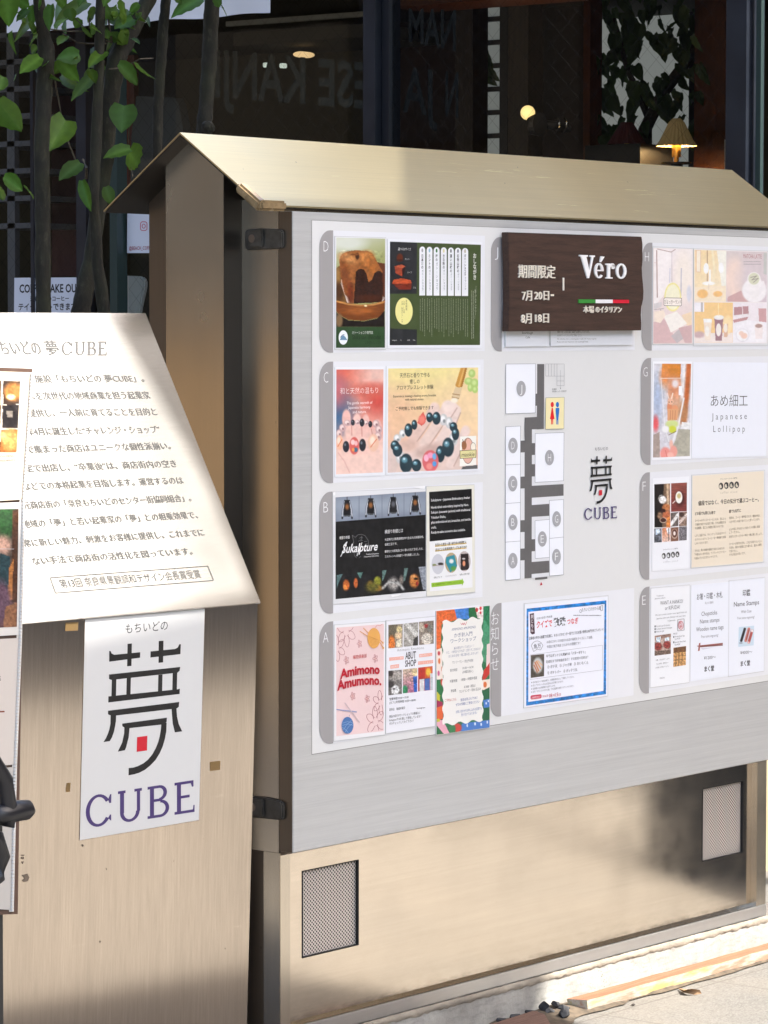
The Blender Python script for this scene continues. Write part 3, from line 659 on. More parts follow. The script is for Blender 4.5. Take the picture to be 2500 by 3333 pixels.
for pg in ([(110, 1465), (140, 1458), (148, 1478), (140, 1495), (118, 1500), (112, 1490), (124, 1482)], [(108, 1362), (124, 1362), (120, 1368), (107, 1367)], [(107, 1374), (121, 1372), (120, 1384), (108, 1384)], [(108, 1396), (120, 1396), (114, 1410)], [(412, 1310), (422, 1311), (420, 1322), (413, 1321)]): k_.piece('tape_residue').poly(pg, (112, 98, 84))
k_.finish(body, VINYL)

# ------------------------------------------------------------------ menu stand with laminated pages at the left edge
MS = Plane((0, -0.62, 0), (0, -1, 0)); MS.n = np.array((-.10, -.99, .09)); MS.n /= np.linalg.norm(MS.n)
c0 = MS.at(40, 2000)
menu = thing('menu_stand', 'narrow stand of laminated menu pages with food photographs at the left edge', 'menu stand', (float(c0[0])-.3, float(c0[1])+.1, 0))
MPAGE = print_material('laminated_menu_page', 0.22, 0.5)
def page(quad, col, fn=None):
    a = Art(MS, 0, 0, 1, .004); a.part('menu_page'); a.poly(quad, col); a.off += .0006
    if fn: fn(a)
    return a.finish(menu, MPAGE)['menu_page']
def food(a):
    a.paint([(-120, 1232), (66, 1240), (54, 1472), (-125, 1470)], [('f', (196, 184, 168)), ('p', [(10, 1240), (66, 1240), (64, 1316), (10, 1316)], (58, 44, 36)), ('e', 44, 1275, 30, 30, (170, 112, 58), .5), ('e', 36, 1292, 14, 9, (228, 196, 150), .5), ('p', [(8, 1318), (62, 1318), (60, 1394), (8, 1394)], (44, 37, 36)), ('e', 32, 1355, 25, 36, (30, 25, 25), .2), ('p', [(22, 1338), (42, 1338), (42, 1358), (22, 1358)], (120, 110, 100)),
             ('p', [(4, 1398), (58, 1398), (54, 1472), (2, 1472)], (150, 88, 44)), ('e', 34, 1432, 28, 34, (196, 136, 78), .5), ('e', 12, 1420, 10, 16, (206, 150, 96), .5), ('p', [(-120, 1232), (4, 1238), (0, 1472), (-125, 1470)], (90, 60, 40)), ('n', .25, 7, 7, 3)], 3)
    a.text('SANDWICH MENU', -40, 1490, 47, 6.5, (120, 112, 104)); a.text('ALL INGREDIENTS', -40, 1504, 50, 6.5, (120, 112, 104))
page([(-160, 1203), (101, 1212), (73, 1626), (-165, 1640)], (200, 186, 166), food)
def drink(a):
    a.paint([(-150, 1660), (61, 1656), (55, 2040), (-155, 2050)], [('g', (0, 1660, (64, 66, 54)), (0, 2040, (92, 60, 56))), ('e', 20, 1690, 30, 60, (42, 74, 40), .6), ('e', 10, 1775, 26, 30, (190, 150, 130), .7), ('p', [(0, 1800), (34, 1812), (30, 1960), (0, 1980)], (40, 62, 66)), ('p', [(42, 1660), (60, 1658), (57, 1960), (34, 1960)], (74, 48, 34)), ('p', [(30, 1850), (44, 1820), (40, 1950), (24, 1960)], (170, 110, 58)), ('e', 2, 1960, 34, 70, (94, 70, 82), .5), ('p', [(18, 1975), (56, 1960), (54, 2040), (10, 2045)], (132, 92, 66)), ('n', .3, 6, 6, 5)], 3)
    a.line([(-60, 1786), (46, 1787)], 1.2, (190, 190, 190))
page([(-165, 1643), (82, 1634), (68, 2066), (-168, 2080)], (206, 200, 192), drink)
page([(-168, 2090), (68, 2076), (52, 2488), (-170, 2506)], (196, 186, 176), lambda a: (a.text('WITH FRIES', -58, 2222, 3.5, 15, (40, 36, 34)), a.line([(-60, 2318), (15, 2316)], 5, (120, 60, 40))))
page([(-170, 2514), (50, 2496), (38, 2962), (-172, 2948)], (178, 172, 164), lambda a: a.line([(-60, 2540), (46, 2536)], 2, (140, 132, 124)))
bk = Art(MS, 0, 0, 1, .0); bk.part('backing_panel')
bk.cur.add([p for p in bk.P(np.array([-172, 106, 78, 58, -178]), np.array([1190, 1200, 1640, 2975, 2985]))]+[p+np.array((-.02, .035, 0)) for p in bk.P(np.array([-172, 106, 78, 58, -178]), np.array([1190, 1200, 1640, 2975, 2985]))],
           [(4, 3, 2, 1, 0), (5, 6, 7, 8, 9)]+[(i, (i+1) % 5, 5+(i+1) % 5, 5+i) for i in range(5)], lin((92, 72, 62)))
bk.finish(menu, MPAGE)
st_ = Art(MS, 0, 0, 1, .003); st_.part('page_margin'); st_.poly([(92, 1212), (110, 1213), (82, 1634), (72, 2080), (56, 2488), (45, 2968), (30, 2968), (40, 2488), (54, 2080), (64, 1634)], (206, 198, 186)); st_.finish(menu, MPAGE)
sp = MB()
edge = [(106, 1214), (78, 1634), (68, 2080), (52, 2488), (42, 2968)]
tot = 0
for (xa, ya), (xb, yb) in zip(edge, edge[1:]):
    nseg = int((yb-ya)/11)
    for i in range(nseg):
        t = (i+.15)/nseg; t2 = (i+.8)/nseg; p0 = MS.at(xa+(xb-xa)*t-2, ya+(yb-ya)*t, .006); p1 = MS.at(xa+(xb-xa)*t2-2, ya+(yb-ya)*t2, .006)
        sp.tube([p0, p1], .0035, 6)
sp.build('ring_binding', plain('clear_ring_binding', (0.62, 0.60, 0.57), 0.25), menu)
lg = MB(); zb_ = float(MS.at(20, 2980)[2])
for dx, dy in ((-.02, .03), (-.2, .03), (-.02, .28), (-.2, .28)):
    b0 = MS.at(20, 2980); lg2 = MB().box(b0[0]+dx-.02, b0[0]+dx+.02, b0[1]+dy-.02, b0[1]+dy+.02, 0, zb_+.2 if dy < .1 else .5); lg2.build('leg', plain('black_painted_steel', (.02, .02, .02), .4) if dx == -.02 and dy == .03 else bpy.data.materials['black_painted_steel'], menu)

# ------------------------------------------------------------------ bicycle whose handlebar end pokes into the picture
bz = Plane((0, -1.05, 0), (0, -1, 0))
def B3(px, py, dy=0.0): return bz.at(px, py, -dy)
c0 = B3(-330, 3333)
bike = thing('bicycle', 'black bicycle handlebar with a stubby lever hood poking in at the left edge', 'bicycle', (float(c0[0]), -1.05, 0))
BK = plain('black_handlebar_tape', (0.008, 0.008, 0.011), 0.38)
bx = float(c0[0])
MB().tube([B3(-330, 2520), B3(-120, 2440), B3(-25, 2470), B3(14, 2540), B3(30, 2640), B3(20, 2690)], [.013]*2+[.015, .017, .016, .016], 14).build('handlebar', BK, bike, smooth=True)
MB().tube([B3(-30, 2650), B3(20, 2650), B3(50, 2640), B3(88, 2636), B3(104, 2642)], [.016, .019, .020, .019, .009], 14).build('lever_hood', BK, bike, smooth=True)
MB().tube([B3(-60, 2700), B3(-12, 2725), B3(8, 2790), B3(-6, 2850), B3(-70, 2900)], [.015]*5, 14).build('drop_bar', BK, bike, smooth=True)
MB().tube([(bx, -1.05, 1.06), (bx-.02, -1.05, .72), (bx-.06, -1.05, .34)], .017, 12).build('fork', BK, bike)
wm = MB(); wm.tube([(bx-.06, -1.05+.33*math.cos(t), .345+.33*math.sin(t)) for t in np.linspace(0, 2*math.pi, 41)], .015, 10, False); wl = wm.build('wheel', BLACK, bike)
sk = MB()
for i in range(14):
    t = math.pi*i/14; sk.tube([(bx-.06, -1.05+.32*math.cos(t), .345+.32*math.sin(t)), (bx-.06, -1.05-.32*math.cos(t), .345-.32*math.sin(t))], .0012, 5)
sk.build('spokes', LATCH, wl)

# ------------------------------------------------------------------ the shop posters on the board (each a thing)
WHITE = (234, 236, 240)
def poster(label, quad, ox, oy, k, paper=WHITE, sleeve=None, base=.0022, sleeve_col=(224, 225, 226), group='shop posters on the notice board', name='poster'):
    """paper sheet (with a clear sleeve round it) as a top-level mesh; returns its Art"""
    a = Art(WALL, ox, oy, k, base); a.part('paper')
    if sleeve: a.poly(sleeve, (196, 196, 195)); s2 = np.array(sleeve, float); c = s2.mean(0); a.poly([tuple(c+(p-c)*.992) for p in s2], sleeve_col); a.off += .0002
    a.poly(quad, paper)
    # real thickness of the laminated sheet
    q = np.array(sleeve or quad, float); f = a.P(q[:, 0], q[:, 1]); b = f.copy(); b[:, 1] = -.0013; f[:, 1] = -base
    a.cur.add(list(f)+list(b), [(i, (i+1) % len(q), len(q)+(i+1) % len(q), len(q)+i) for i in range(len(q))], lin((200, 200, 200)))
    o = a.parts.pop('paper').build(name, INK); c = f.mean(0); origin_to(o, (c[0], c[1], f[:, 2].min()))
    tag(o, label, 'poster', group); a.top = o; return a
def done(a): a.finish(a.top)
K5, K6, KJ, KM, KH = 560/1659, 600/1659, 520/1659, 500/1659, 440/1659

# D: chocolate cake ----------------------------------------------------
g = poster('tall poster of a dark chocolate loaf cake in a wooden bowl above a green band', [(158, 93), (637, 106), (634, 1166), (157, 1166)], 1040, 740, K5, sleeve=[(145, 84), (642, 98), (640, 1180), (148, 1182)])
g.part('photograph'); CUT = [(350, 430), (370, 408), (390, 400), (430, 405), (455, 450), (472, 530), (505, 505), (530, 440), (560, 422), (585, 420), (608, 440), (612, 640), (598, 720), (330, 736), (338, 610)]
g.paint([(162, 97), (633, 109), (632, 962), (160, 962)], [('g', (300, 95, (206, 210, 188)), (400, 360, (158, 162, 104))), ('e', 280, 150, 160, 70, (216, 220, 206), .9), ('p', [(160, 400), (190, 370), (235, 430), (300, 730), (160, 730)], (118, 84, 44)), ('e', 175, 470, 30, 70, (160, 120, 66), .9), ('e', 190, 620, 40, 90, (78, 48, 26), .8),
    ('p', [(555, 335), (635, 350), (635, 730), (590, 730)], (98, 52, 30)), ('p', [(212, 490), (300, 725), (268, 728), (206, 540)], (226, 223, 220)), ('p', [(603, 655), (634, 682), (600, 725)], (228, 226, 224)),
    ('p', [(190, 320), (200, 285), (222, 255), (270, 232), (340, 221), (400, 224), (470, 230), (505, 246), (525, 275), (607, 425), (612, 660), (600, 722), (320, 735), (285, 690), (240, 640), (205, 450)], (158, 96, 48)), ('e', 455, 290, 70, 60, (196, 128, 66), .9), ('e', 280, 300, 90, 50, (192, 132, 78), .9, 15), ('e', 500, 370, 40, 90, (176, 106, 50), .8, -25), ('e', 250, 480, 40, 160, (132, 72, 36), .9, -8), ('e', 300, 640, 30, 110, (112, 50, 26), .8), ('e', 365, 278, 18, 30, (52, 26, 14), .7), ('e', 340, 262, 40, 10, (120, 70, 34), .7), ('n', .22, 26, 26, 2, [(190, 220), (610, 220), (610, 735), (190, 735)]),
    ('p', CUT, (50, 25, 16)), ('n', .5, 14, 10, 8, CUT), ('e', 480, 680, 130, 30, (74, 36, 20), .9), ('p', [(160, 705), (280, 735), (400, 748), (520, 738), (632, 708), (632, 790), (600, 840), (560, 872), (430, 902), (280, 892), (190, 842), (160, 806)], (120, 64, 26)), ('s', [(160, 712), (280, 742), (400, 756), (520, 746), (632, 716)], 16, (196, 138, 76), 8), ('e', 390, 800, 150, 40, (158, 90, 40), .9), ('e', 445, 757, 14, 8, (250, 236, 196), .6), ('n', .14, 60, 8, 4, [(160, 700), (632, 700), (632, 900), (160, 900)]),
    ('p', [(160, 812), (190, 846), (280, 896), (430, 906), (560, 876), (632, 800), (632, 962), (160, 962)], (26, 17, 13)), ('e', 190, 900, 34, 66, (132, 104, 72), .6)], 4.5)
g.part('lettering'); g.poly([(160, 960), (632, 960), (631, 1161), (159, 1162)], (48, 76, 44)); g.ell(229, 1062, 44, 69, (236, 240, 244)); g.poly([(196, 1086), (214, 1052), (232, 1040), (250, 1058), (270, 1087)], (108, 148, 178)); g.line([(202, 1062), (222, 1038), (240, 1034)], 7, (86, 110, 140))
g.text('ガトーショコラ専門店', 315, 1030, 515, 30, (226, 230, 222)); g.text('Shika san chocolat', 317, 1080, 592, 40, (20, 32, 20)); g.text('しかさんしょこら', 440, 1122, 595, 26, (20, 34, 20)); done(g)
# D: menu --------------------------------------------------------------
g = poster('wide dark green cake menu poster with seven white upright labels and a yellow oval', [(658, 112), (1570, 142), (1563, 1165), (655, 1166)], 1040, 740, K5)
g.part('lettering'); GR = (70, 84, 48); g.poly([(680, 137), (1557, 168), (1548, 1135), (677, 1137)], GR); g.poly([(680, 138), (942, 148), (938, 640), (678, 640)], (44, 45, 48)); g.poly([(678, 975), (940, 985), (939, 1135), (677, 1137)], (42, 44, 46))
g.text('選べる3サイズ', 758, 222, 882, 28, (230, 230, 228)); LW = (214, 214, 208)
for s_, a_x, b_x, y in (('カット', 825, 868, 315), ('ハーフ', 848, 889, 444), ('フル', 903, 930, 591)): g.text(s_, a_x, y, b_x, 20, LW)
g.ell(815, 808, 84, 130, (238, 230, 152))
for s_, x, ya, yb, w in (('賞味期限', 838, 696, 802, 17), ('冷蔵：5日間', 815, 708, 828, 13), ('冷凍：製造から1ヶ月', 797, 708, 920, 13)): g.vtext(s_, x, ya, yb, w, (92, 90, 60))
for s_, a_x, b_x in (('Instagram', 700, 746), ('X', 781, 790), ('LINE', 848, 873), ('Web', 901, 923)): g.text(s_, a_x, 1094, b_x, 13, LW)
for i, (x0, x1, dc, s_) in enumerate(((964, 1020, (168, 168, 174), '日本酒のガトーショコラ'), (1033, 1089, (146, 190, 212), 'ミントのガトーショコラ'), (1101, 1158, (40, 112, 52), '梅のガトーショコラ'), (1170, 1227, (226, 216, 160), 'きな粉のガトーショコラ'), (1239, 1296, (128, 128, 134), '濃い山椒のガトーショコラ'), (1306, 1365, (126, 128, 140), '名物山椒のガトーショコラ'), (1374, 1434, (192, 182, 166), 'ガトーショコラクラシック'))):
    yt = 185+i*2.4; yb = 657+i*.8; cx = (x0+x1)/2; rr = (x1-x0)/2
    g.poly([(cx-rr*math.cos(t), yt+34-34*math.sin(t)) for t in np.linspace(0, math.pi, 11)]+[(x1-1, yb), (x0-1, yb)], (236, 237, 240)); g.ell(cx, 222+i*1.2, 8.5, 19, dc)
    n_ = 3 if i < 4 else 4; g.vtext(s_[:-7] if i < 6 else s_[:7], cx, 258, 258+36*(len(s_)-7) if i < 6 else 470, 21, (40, 40, 44), .02); g.vtext(s_[-7:] if i < 6 else s_[7:], cx+3, 262+36*(len(s_)-7) if i < 6 else 478, 610 if i < 6 else 606, 18, (60, 60, 66))
    for q_ in (0, 3): pass
g.vtext('おしながき', 1497, 248, 508, 34, (238, 238, 230), .02); g.vtext('［全てグルテンフリー］', 1504, 566, 880, 20, (214, 218, 200))
for i in range(7): g.greek(972+69*i, 682, 1014+69*i, 1060, 3, 11, (150, 158, 132), i, True)
g.greek(1468, 610, 1484, 1095, 2, 11, (176, 182, 160), 31, True)
g.part('photograph'); g.paint([(690, 240), (820, 245), (820, 345), (690, 345)], [('f', (44, 45, 48)), ('e', 775, 292, 30, 38, (98, 46, 30), .4), ('e', 775, 318, 32, 12, (70, 32, 22), .5)]); g.paint([(705, 350), (845, 354), (845, 482), (705, 482)], [('f', (44, 45, 48)), ('p', [(724, 376), (790, 358), (826, 374), (826, 424), (796, 474), (736, 444)], (156, 68, 44)), ('p', [(798, 398), (826, 378), (826, 428), (796, 474)], (46, 20, 16)), ('p', [(724, 376), (790, 358), (826, 374), (800, 396)], (176, 84, 54)), ('n', .2, 20, 12, 5)])
g.paint([(688, 484), (900, 488), (898, 612), (688, 612)], [('f', (44, 45, 48)), ('p', [(698, 540), (720, 503), (800, 492), (882, 510), (888, 542), (882, 597), (770, 602), (716, 552)], (120, 44, 28)), ('p', [(698, 540), (720, 503), (800, 492), (882, 510), (886, 540), (790, 546)], (186, 80, 44)), ('n', .25, 30, 8, 6)]); done(g)
# C: bracelet ----------------------------------------------------------
g = poster('tall pink and blue poster of a bead bracelet lying on open fingers', [(148, 102), (630, 96), (628, 1148), (146, 1166)], 1040, 1160, K5)
g.part('photograph'); BD = (40, 43, 52)
ops = [('g', (260, 130, (222, 104, 84)), (420, 1120, (240, 206, 194))), ('e', 560, 180, 190, 260, (236, 194, 180), 1.5), ('e', 165, 540, 150, 220, (66, 106, 144), 1.5), ('e', 175, 330, 70, 150, (196, 112, 118), 1.4), ('e', 560, 420, 120, 130, (208, 84, 74), 1.3), ('e', 470, 330, 160, 60, (214, 104, 88), 1.3), ('e', 400, 1010, 330, 260, (242, 206, 192), .5), ('e', 260, 600, 42, 90, (238, 190, 178), .3), ('e', 362, 640, 42, 90, (242, 200, 188), .3), ('e', 447, 650, 36, 92, (238, 192, 180), .3), ('e', 560, 700, 44, 90, (236, 184, 172), .3), ('e', 300, 730, 60, 70, (240, 200, 186), .4), ('e', 450, 740, 90, 60, (238, 194, 182), .4), ('e', 370, 860, 230, 90, (240, 200, 186), .6), ('s', [(310, 650), (312, 760)], 7, (214, 144, 130), 6), ('s', [(408, 660), (410, 770)], 7, (214, 144, 130), 6), ('s', [(500, 700), (512, 770)], 7, (212, 140, 126), 6), ('s', [(180, 930), (240, 1010), (290, 1120)], 8, (226, 176, 164), 10), ('n', .05, 40, 40, 2)]
for x, y, rx, ry in ((190, 745, 30, 42), (220, 690, 30, 38), (268, 642, 34, 30), (365, 634, 26, 22), (450, 640, 22, 22), (545, 650, 34, 38), (572, 705, 32, 40), (565, 772, 34, 44)): ops += [('e', x, y, rx, ry, (206, 170, 168), .25), ('e', x-4, y-6, rx*.6, ry*.6, (240, 218, 212), .5), ('e', x+6, y+8, rx*.3, ry*.3, (158, 116, 120), .6)]
for x, y, rx, ry, c in ((195, 832, 34, 72, (244, 190, 158)), (520, 832, 52, 84, (240, 196, 168))): ops += [('e', x, y, rx, ry, c, .2), ('e', x-8, y-18, rx*.5, ry*.5, (252, 226, 206), .6), ('s', [(x-rx*.5, y+ry*.5), (x+rx*.6, y-ry*.4)], 9, (226, 128, 92), 6)]
for x, y, rx, ry in ((322, 638, 19, 29), (410, 638, 23, 39), (490, 654, 19, 32), (256, 870, 31, 54), (415, 855, 33, 60)): ops += [('e', x, y, rx, ry, BD, .15), ('e', x-rx*.3, y-ry*.35, rx*.3, ry*.25, (120, 130, 140), .6)]
ops += [('e', 335, 862, 47, 84, (222, 104, 96), .15), ('e', 322, 828, 20, 26, (244, 206, 202), .4), ('e', 352, 838, 16, 24, (240, 190, 190), .4), ('e', 350, 900, 20, 22, (70, 120, 150), .4), ('e', 326, 900, 13, 16, (236, 160, 80), .5)]
g.paint([(163, 127), (617, 125), (610, 1118), (160, 1138)], ops, 4.5)
g.part('lettering'); WT = (250, 244, 240); g.text('和と天然の温もり', 200, 366, 565, 62, WT, bold=-.01)
for s_, a_x, y, b_x in (('The gentle warmth of', 263, 464, 510), ('Japanese harmony', 277, 507, 490), ('and nature.', 320, 550, 452)): g.text(s_, a_x, y, b_x, 27, WT)
done(g)
g = poster('wide yellow and pink poster of a dark bead bracelet on an open palm', [(645, 93), (1553, 83), (1545, 1098), (642, 1144)], 1040, 1160, K5)
g.part('photograph'); TL_ = (42, 62, 70)
ops = [('g', (1000, 110, (238, 224, 154)), (900, 800, (240, 196, 168))), ('e', 1500, 500, 300, 300, (244, 214, 170), 1.4), ('e', 760, 560, 160, 200, (238, 196, 158), 1.4), ('e', 1050, 1010, 460, 210, (226, 202, 190), .3), ('e', 700, 1020, 60, 160, (222, 200, 190), .4, 10)]
for pts, w, c in (([(1400, 730), (1330, 900), (1260, 1040)], 80, (232, 210, 200)), ([(1310, 520), (1230, 720), (1120, 900)], 110, (236, 214, 204)), ([(1240, 480), (1120, 680), (1010, 840)], 104, (232, 208, 196)), ([(1110, 500), (1000, 660), (900, 800)], 90, (228, 198, 184)), ([(1290, 480), (1200, 620)], 80, (238, 216, 206))): ops += [('s', pts, w, c, 14), ('s', [(p[0]+w*.45, p[1]+w*.22) for p in pts], 9, (196, 162, 148), 10)]
ops += [('e', 1410, 720, 42, 54, (238, 214, 204), .4), ('e', 1110, 500, 46, 58, (236, 210, 198), .4), ('e', 1240, 480, 60, 56, (240, 220, 210), .4), ('e', 980, 950, 110, 80, (236, 214, 204), .8), ('e', 860, 860, 90, 60, (220, 186, 170), .8), ('e', 1060, 900, 150, 50, (206, 176, 164), .9, -20), ('n', .04, 50, 50, 7)]
ops += [('p', [(1362, 110), (1424, 112), (1402, 205), (1374, 296), (1335, 302), (1308, 284)], (206, 150, 68)), ('s', [(1395, 115), (1345, 285)], 14, (226, 182, 112), 8), ('p', [(1404, 112), (1424, 112), (1376, 296), (1360, 298)], (176, 120, 48)), ('p', [(1310, 296), (1374, 304), (1352, 400), (1330, 440), (1272, 405)], (222, 198, 160)), ('s', [(1285, 362), (1350, 372)], 9, (172, 132, 84), 4), ('s', [(1280, 392), (1342, 405)], 9, (178, 140, 92), 4), ('e', 1300, 425, 34, 24, (246, 236, 216), .5)]
for x, y, rx, ry in ((1470, 165, 32, 40), (1440, 240, 42, 36), (1495, 260, 40, 46), (1455, 300, 26, 40), (1500, 320, 28, 34)): ops += [('e', x, y, rx, ry, (176, 206, 116), .3), ('e', x-4, y-6, rx*.5, ry*.5, (206, 226, 150), .8)]
ops += [('p', [(944, 640), (965, 580), (1000, 533), (1030, 600), (1020, 640), (985, 672)], (226, 100, 88)), ('e', 985, 610, 30, 40, (238, 136, 120), .8)]
for x, y, rx, ry in ((800, 745, 32, 42), (750, 790, 36, 40), (1195, 610, 40, 56), (1250, 640, 36, 56), (1290, 800, 42, 66), (776, 968, 42, 66)): ops += [('e', x, y, rx, ry, (206, 206, 204), .2), ('e', x-5, y-8, rx*.55, ry*.55, (240, 240, 238), .6), ('e', x+8, y+14, rx*.35, ry*.3, (140, 146, 146), .6)]
for x, y, rx, ry in ((915, 660, 28, 48), (858, 710, 38, 64), (1062, 588, 32, 48), (1128, 597, 40, 62), (1292, 680, 37, 46), (1312, 748, 36, 60), (728, 860, 42, 50), (752, 905, 46, 62), (835, 1030, 62, 92), (935, 1050, 47, 60), (1165, 942, 44, 80), (1240, 876, 57, 92)): ops += [('e', x, y, rx, ry, TL_, .15), ('e', x-rx*.25, y-ry*.35, rx*.45, ry*.3, (106, 158, 172), .7), ('e', x-rx*.3, y-ry*.45, rx*.16, ry*.12, (206, 226, 230), .7)]
ops += [('e', 1070, 1010, 78, 106, (222, 108, 110), .12), ('e', 1030, 980, 24, 34, (246, 186, 204), .4), ('e', 1070, 955, 30, 28, (240, 160, 190), .4), ('e', 1108, 965, 18, 32, (110, 176, 224), .4), ('e', 1108, 1036, 20, 26, (86, 160, 222), .4), ('e', 1060, 1060, 30, 30, (236, 150, 140), .6), ('p', [(1382, 1062), (1526, 1046), (1526, 1090), (1362, 1096)], (96, 96, 96))]
g.paint([(663, 117), (1530, 107), (1526, 1083), (658, 1122)], ops, 5)
g.part('lettering'); g.poly([(1357, 773), (1512, 765), (1511, 1047), (1352, 1061)], (246, 243, 234)); g.ell(1431, 910, 58, 126, (150, 110, 90)); g.ell(1431, 910, 54, 120, (234, 184, 166)); g.ell(1395, 858, 24, 42, (160, 106, 70)); g.ell(1380, 840, 8, 20, (160, 106, 70)); g.line([(1388, 826), (1380, 800)], 6, (90, 58, 40)); g.line([(1405, 826), (1416, 798)], 6, (90, 58, 40)); g.ell(1482, 872, 26, 42, (90, 78, 66)); g.ell(1482, 872, 23, 38, (244, 236, 220))
g.poly([(1352, 908), (1513, 898), (1510, 978), (1354, 987)], (96, 84, 52)); g.poly([(1357, 913), (1508, 903), (1505, 974), (1359, 982)], (226, 218, 158)); g.text('maokie', 1370, 968, 1494, 40, (66, 48, 30), 962, shear=.15)
DK = (78, 74, 62); g.text('天然石と香りで作る', 775, 206, 1062, 46, DK); g.text('癒しの', 870, 264, 965, 44, DK); g.text('アロマブレスレット体験', 745, 324, 1098, 44, DK); g.text('Experience making a healing aroma bracelet', 712, 396, 1125, 22, DK); g.text('with natural stones.', 826, 427, 1006, 22, DK); g.text('ご予約無しでも体験できます', 735, 524, 1100, 38, DK); done(g)
# B: embroidery --------------------------------------------------------
g = poster('wide black poster of four embroidered jackets with white brush lettering in a clear sleeve', [(155, 175), (1025, 118), (1025, 1076), (155, 1156)], 1040, 1560, K5, (20, 20, 21), sleeve=[(126, 120), (1028, 82), (1033, 1135), (130, 1208)])
g.part('photograph'); ops = [('f', (134, 144, 158)), ('n', .10, 120, 90, 4), ('e', 500, 250, 420, 60, (158, 168, 180), 1.6)]
for x in (382, 603, 815): ops.append(('s', [(x, 100), (x, 420)], 5, (112, 120, 132), 3))
for i, (cx, cy) in enumerate(((266, 278), (494, 262), (711, 250), (923, 236))):
    ops += [('s', [(cx, cy-110), (cx, cy-80)], 5, (30, 30, 32)), ('s', [(cx-20, cy-72), (cx-40, cy+10), (cx-46, cy+98)], 17, (40, 42, 48)), ('s', [(cx+20, cy-72), (cx+40, cy+10), (cx+48, cy+98)], 17, (40, 42, 48)), ('s', [(cx-22, cy-66), (cx-40, cy+10), (cx-46, cy+78)], 10, (196, 202, 208)), ('s', [(cx+22, cy-66), (cx+40, cy+10), (cx+48, cy+78)], 10, (196, 202, 208)), ('p', [(cx-24, cy-80), (cx+24, cy-80), (cx+34, cy+60), (cx+26, cy+80), (cx-26, cy+80), (cx-34, cy+60)], (26, 26, 30)), ('e', cx, cy-12, 20, 28, (150, 96, 52) if i != 2 else (96, 98, 104), .9), ('p', [(cx-27, cy+66), (cx+27, cy+66), (cx+26, cy+82), (cx-26, cy+82)], (80, 82, 84))]
g.paint([(156, 176), (1024, 119), (1023, 342), (156, 409)], ops, 4)
ops = [('f', (20, 20, 23)), ('n', .5, 60, 30, 3), ('p', [(165, 925), (222, 915), (180, 1010), (165, 1060)], (88, 116, 116)), ('p', [(362, 900), (420, 890), (395, 960)], (84, 120, 112)), ('p', [(605, 880), (650, 870), (618, 960), (604, 990)], (92, 122, 116)), ('p', [(820, 858), (856, 850), (825, 980), (805, 985)], (92, 118, 112)), ('p', [(955, 845), (1025, 835), (1025, 1062), (1000, 1066)], (136, 142, 150)), ('e', 258, 1020, 32, 52, (196, 100, 44), .5), ('e', 246, 1040, 16, 24, (230, 150, 70), .6), ('e', 350, 1000, 20, 46, (186, 96, 46), .5), ('e', 560, 980, 34, 44, (142, 144, 44), .5), ('e', 490, 1020, 30, 40, (150, 110, 40), .8), ('e', 560, 1050, 46, 26, (198, 126, 60), .6), ('e', 520, 1040, 70, 50, (96, 92, 34), 1.0), ('e', 712, 1010, 52, 66, (150, 146, 140), .7), ('e', 690, 990, 14, 14, (40, 38, 36), .6), ('e', 735, 990, 14, 14, (40, 38, 36), .6), ('e', 790, 970, 20, 44, (120, 112, 104), .7), ('s', [(610, 1050), (670, 990), (760, 1000), (810, 1060)], 24, (176, 176, 172), 18), ('e', 915, 980, 46, 66, (186, 116, 58), .5), ('e', 905, 945, 28, 20, (226, 160, 96), .7), ('e', 940, 1005, 12, 20, (150, 36, 36), .6), ('e', 930, 960, 20, 12, (40, 28, 20), .6), ('n', .35, 12, 12, 9)]
g.paint([(156, 920), (1024, 840), (1024, 1068), (156, 1150)], ops, 4)
g.part('lettering'); TG = (110, 110, 110)
for pts in ([(315, 540), (330, 600), (322, 660)], [(315, 540), (345, 560), (372, 535), (410, 530), (440, 545)], [(372, 600), (395, 585), (420, 590)], [(440, 545), (470, 590), (474, 640), (450, 700)], [(385, 570), (400, 560), (420, 566)], [(320, 660), (340, 740), (360, 760)], [(430, 600), (460, 600)], [(440, 620), (468, 625)], [(330, 600), (300, 660)], [(400, 740), (380, 760)], [(350, 700), (370, 745)], [(410, 545), (400, 600)]): g.line(pts, 4, TG)
W_ = (236, 236, 234); g.text('横振り刺繍', 193, 582, 290, 32, W_, 574); g.text('Sukalpture', 214, 712, 555, 80, W_, 684, bold=.018, shear=.35); g.line([(204, 746), (232, 690), (268, 600), (232, 640)], 7, W_); g.line([(360, 740), (385, 680), (410, 610)], 6, W_)
g.text('Traditional Japanese', 448, 730, 571, 14, W_, 721); g.text('Free-motion Embroidery', 430, 754, 571, 14, W_, 742)
for s_, a_x, y, b_x, yr, h in (('横振り刺繍とは', 630, 526, 805, 512, 38), ('大正時代に群馬県桐生市で生まれた刺繍技術。', 630, 596, 1005, 567, 26), ('伝統工芸です。', 630, 642, 750, 633, 26), ('着物などの和装品に多く用いられてきましたが、', 630, 710, 998, 681, 26), ('スカジャンへの刺繍で一世を風靡しました。', 630, 760, 962, 734, 26)): g.text(s_, a_x, y, b_x, h, W_, yr)
g.part('sleeve_glare'); GL = (226, 226, 224)
for pts in ([(690, 1118), (790, 1108), (750, 1128), (700, 1134)], [(130, 128), (152, 122), (150, 150), (136, 160)], [(900, 72), (1020, 64), (1015, 92), (940, 84)]): g.poly(pts, (244, 244, 243))
done(g)
